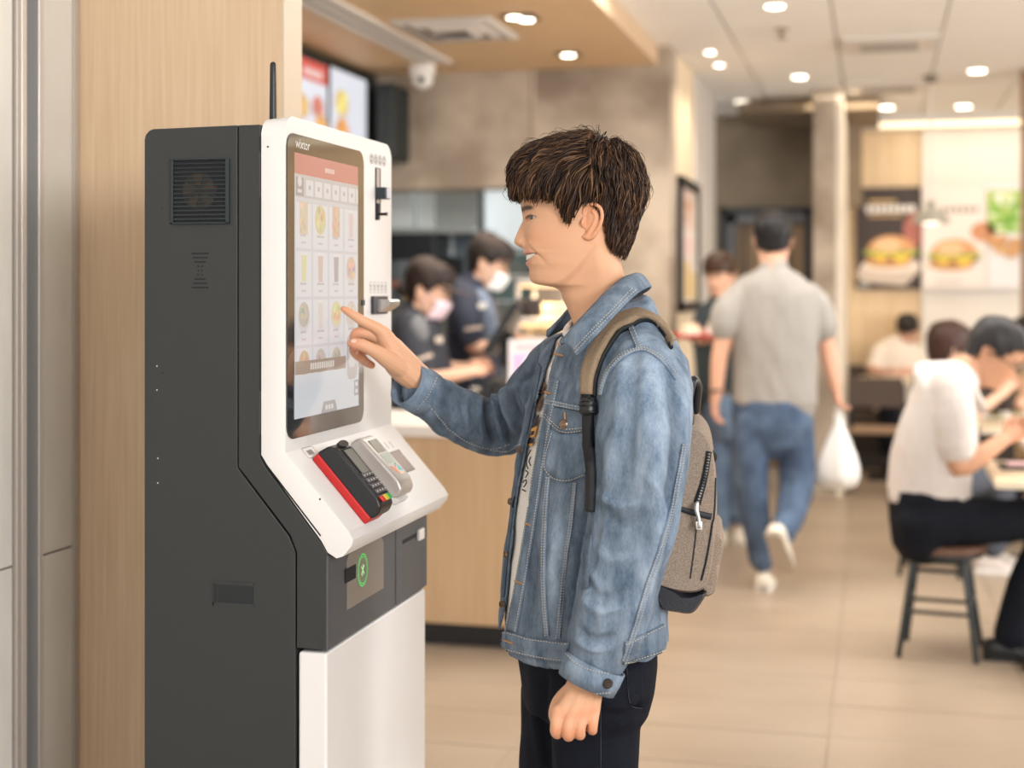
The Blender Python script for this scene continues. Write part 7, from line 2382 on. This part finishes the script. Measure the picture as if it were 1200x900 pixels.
for z_ in (a.z + .013, (a.z + b_.z) / 2 - .036):
    for i in range(4):
        gid += 1
        c = Vector((a.x + .05 + i * .07, a.y + .10 + .05 * (i % 2), z_))
        lathe('food_box', [(.026, 0), (.03, .002), (.036, .05), (.034, .065), (.02, .075), (.001, .078)], c, mat('box_kraft', (.80, .64, .42), .7), None, n=10, label=None,
              ) if 0 else emit('food_box', *g_prism(rect(-.03, 0, .03, .07), lambda p_, y_: (c.x + p_[0], y_, c.z + p_[1]), c.y, c.y + .08), mat('box_kraft', (.80, .64, .42), .7), t, bevel=.004)

# ---------------------------------------------------------------- kitchen behind the pass
t = root('extractor_hood', Wp(530, 290, 9.2), 'grey steel extractor hood panels in the kitchen', 'hood')
M_hood = mat('hood_grey', (.36, .40, .40), .45, metal=.3)
M_hood_l = mat('hood_pale', (.62, .68, .70), .4)
for x0_, x1_, m in ((440, 487, M_hood_l), (488, 510, M_hood_l), (511, 562, M_hood)):
    wbox(t, 'hood_panel', x0_, 216, x1_, 268, 9.2, .04, m)
wbox(t, 'hood_lip', 440, 268, 562, 274, 9.15, .5, M_hood)
wbox(t, 'hood_joint', 562, 216, 566, 292, 9.15, .06, mat('joint_dark', (.08, .08, .08), .5))
t = root('kitchen_window', Wp(590, 290, 9.6), 'bright pale window panel in the kitchen behind the cap of the second staff member', 'window')
wbox(t, 'pane', 567, 214, 640, 292, 9.6, .03, mat('window_white', (.86, .93, .96), .4, emit=.45))
wbox(t, 'window_bar', 566, 290, 640, 295, 9.57, .06, M_hood)
t = root('fryer_station', Wp(490, 330, 9.0), 'black and steel fryer unit under the extractor hood', 'kitchen unit')
wbox(t, 'black_cabinet', 440, 275, 513, 304, 9.0, .5, M_pos)
wbox(t, 'lower_cabinet', 440, 354, 640, 520, 8.9, .6, mat('steel_dark', (.16, .17, .17), .4, metal=.6))
wbox(t, 'upright', 442, 304, 448, 352, 9.1, .05, M_steel)
wbox(t, 'tray_shelf', 440, 330, 520, 336, 9.0, .4, mat('shelf_red', (.35, .12, .09), .5))
t = root('drink_machine', Wp(540, 340, 9.3), 'blue-grey drink machine with pale panels behind the staff', 'kitchen unit')
wbox(t, 'housing', 514, 272, 562, 350, 9.3, .5, mat('machine_blue', (.12, .16, .20), .4))
wbox(t, 'pale_panel', 517, 274, 532, 300, 9.28, .02, mat('panel_ice', (.62, .70, .78), .4))
wbox(t, 'pale_panel', 536, 272, 554, 288, 9.28, .02, mat('panel_ice', (.62, .70, .78), .4))
wbox(t, 'dark_panel', 520, 302, 545, 322, 9.28, .02, M_pos)
wbox(t, 'nozzle', 548, 292, 553, 304, 9.26, .04, M_steel)
t = root('glass_unit', Wp(610, 350, 8.9), 'dark teal glass cabinet behind the second staff member', 'kitchen unit')
wbox(t, 'cabinet', 575, 296, 640, 352, 8.95, .4, mat('teal_glass', (.10, .15, .155), .2))
wbox(t, 'shelf', 575, 322, 640, 325, 8.93, .02, M_steel)
# floor-standing support for the distant units
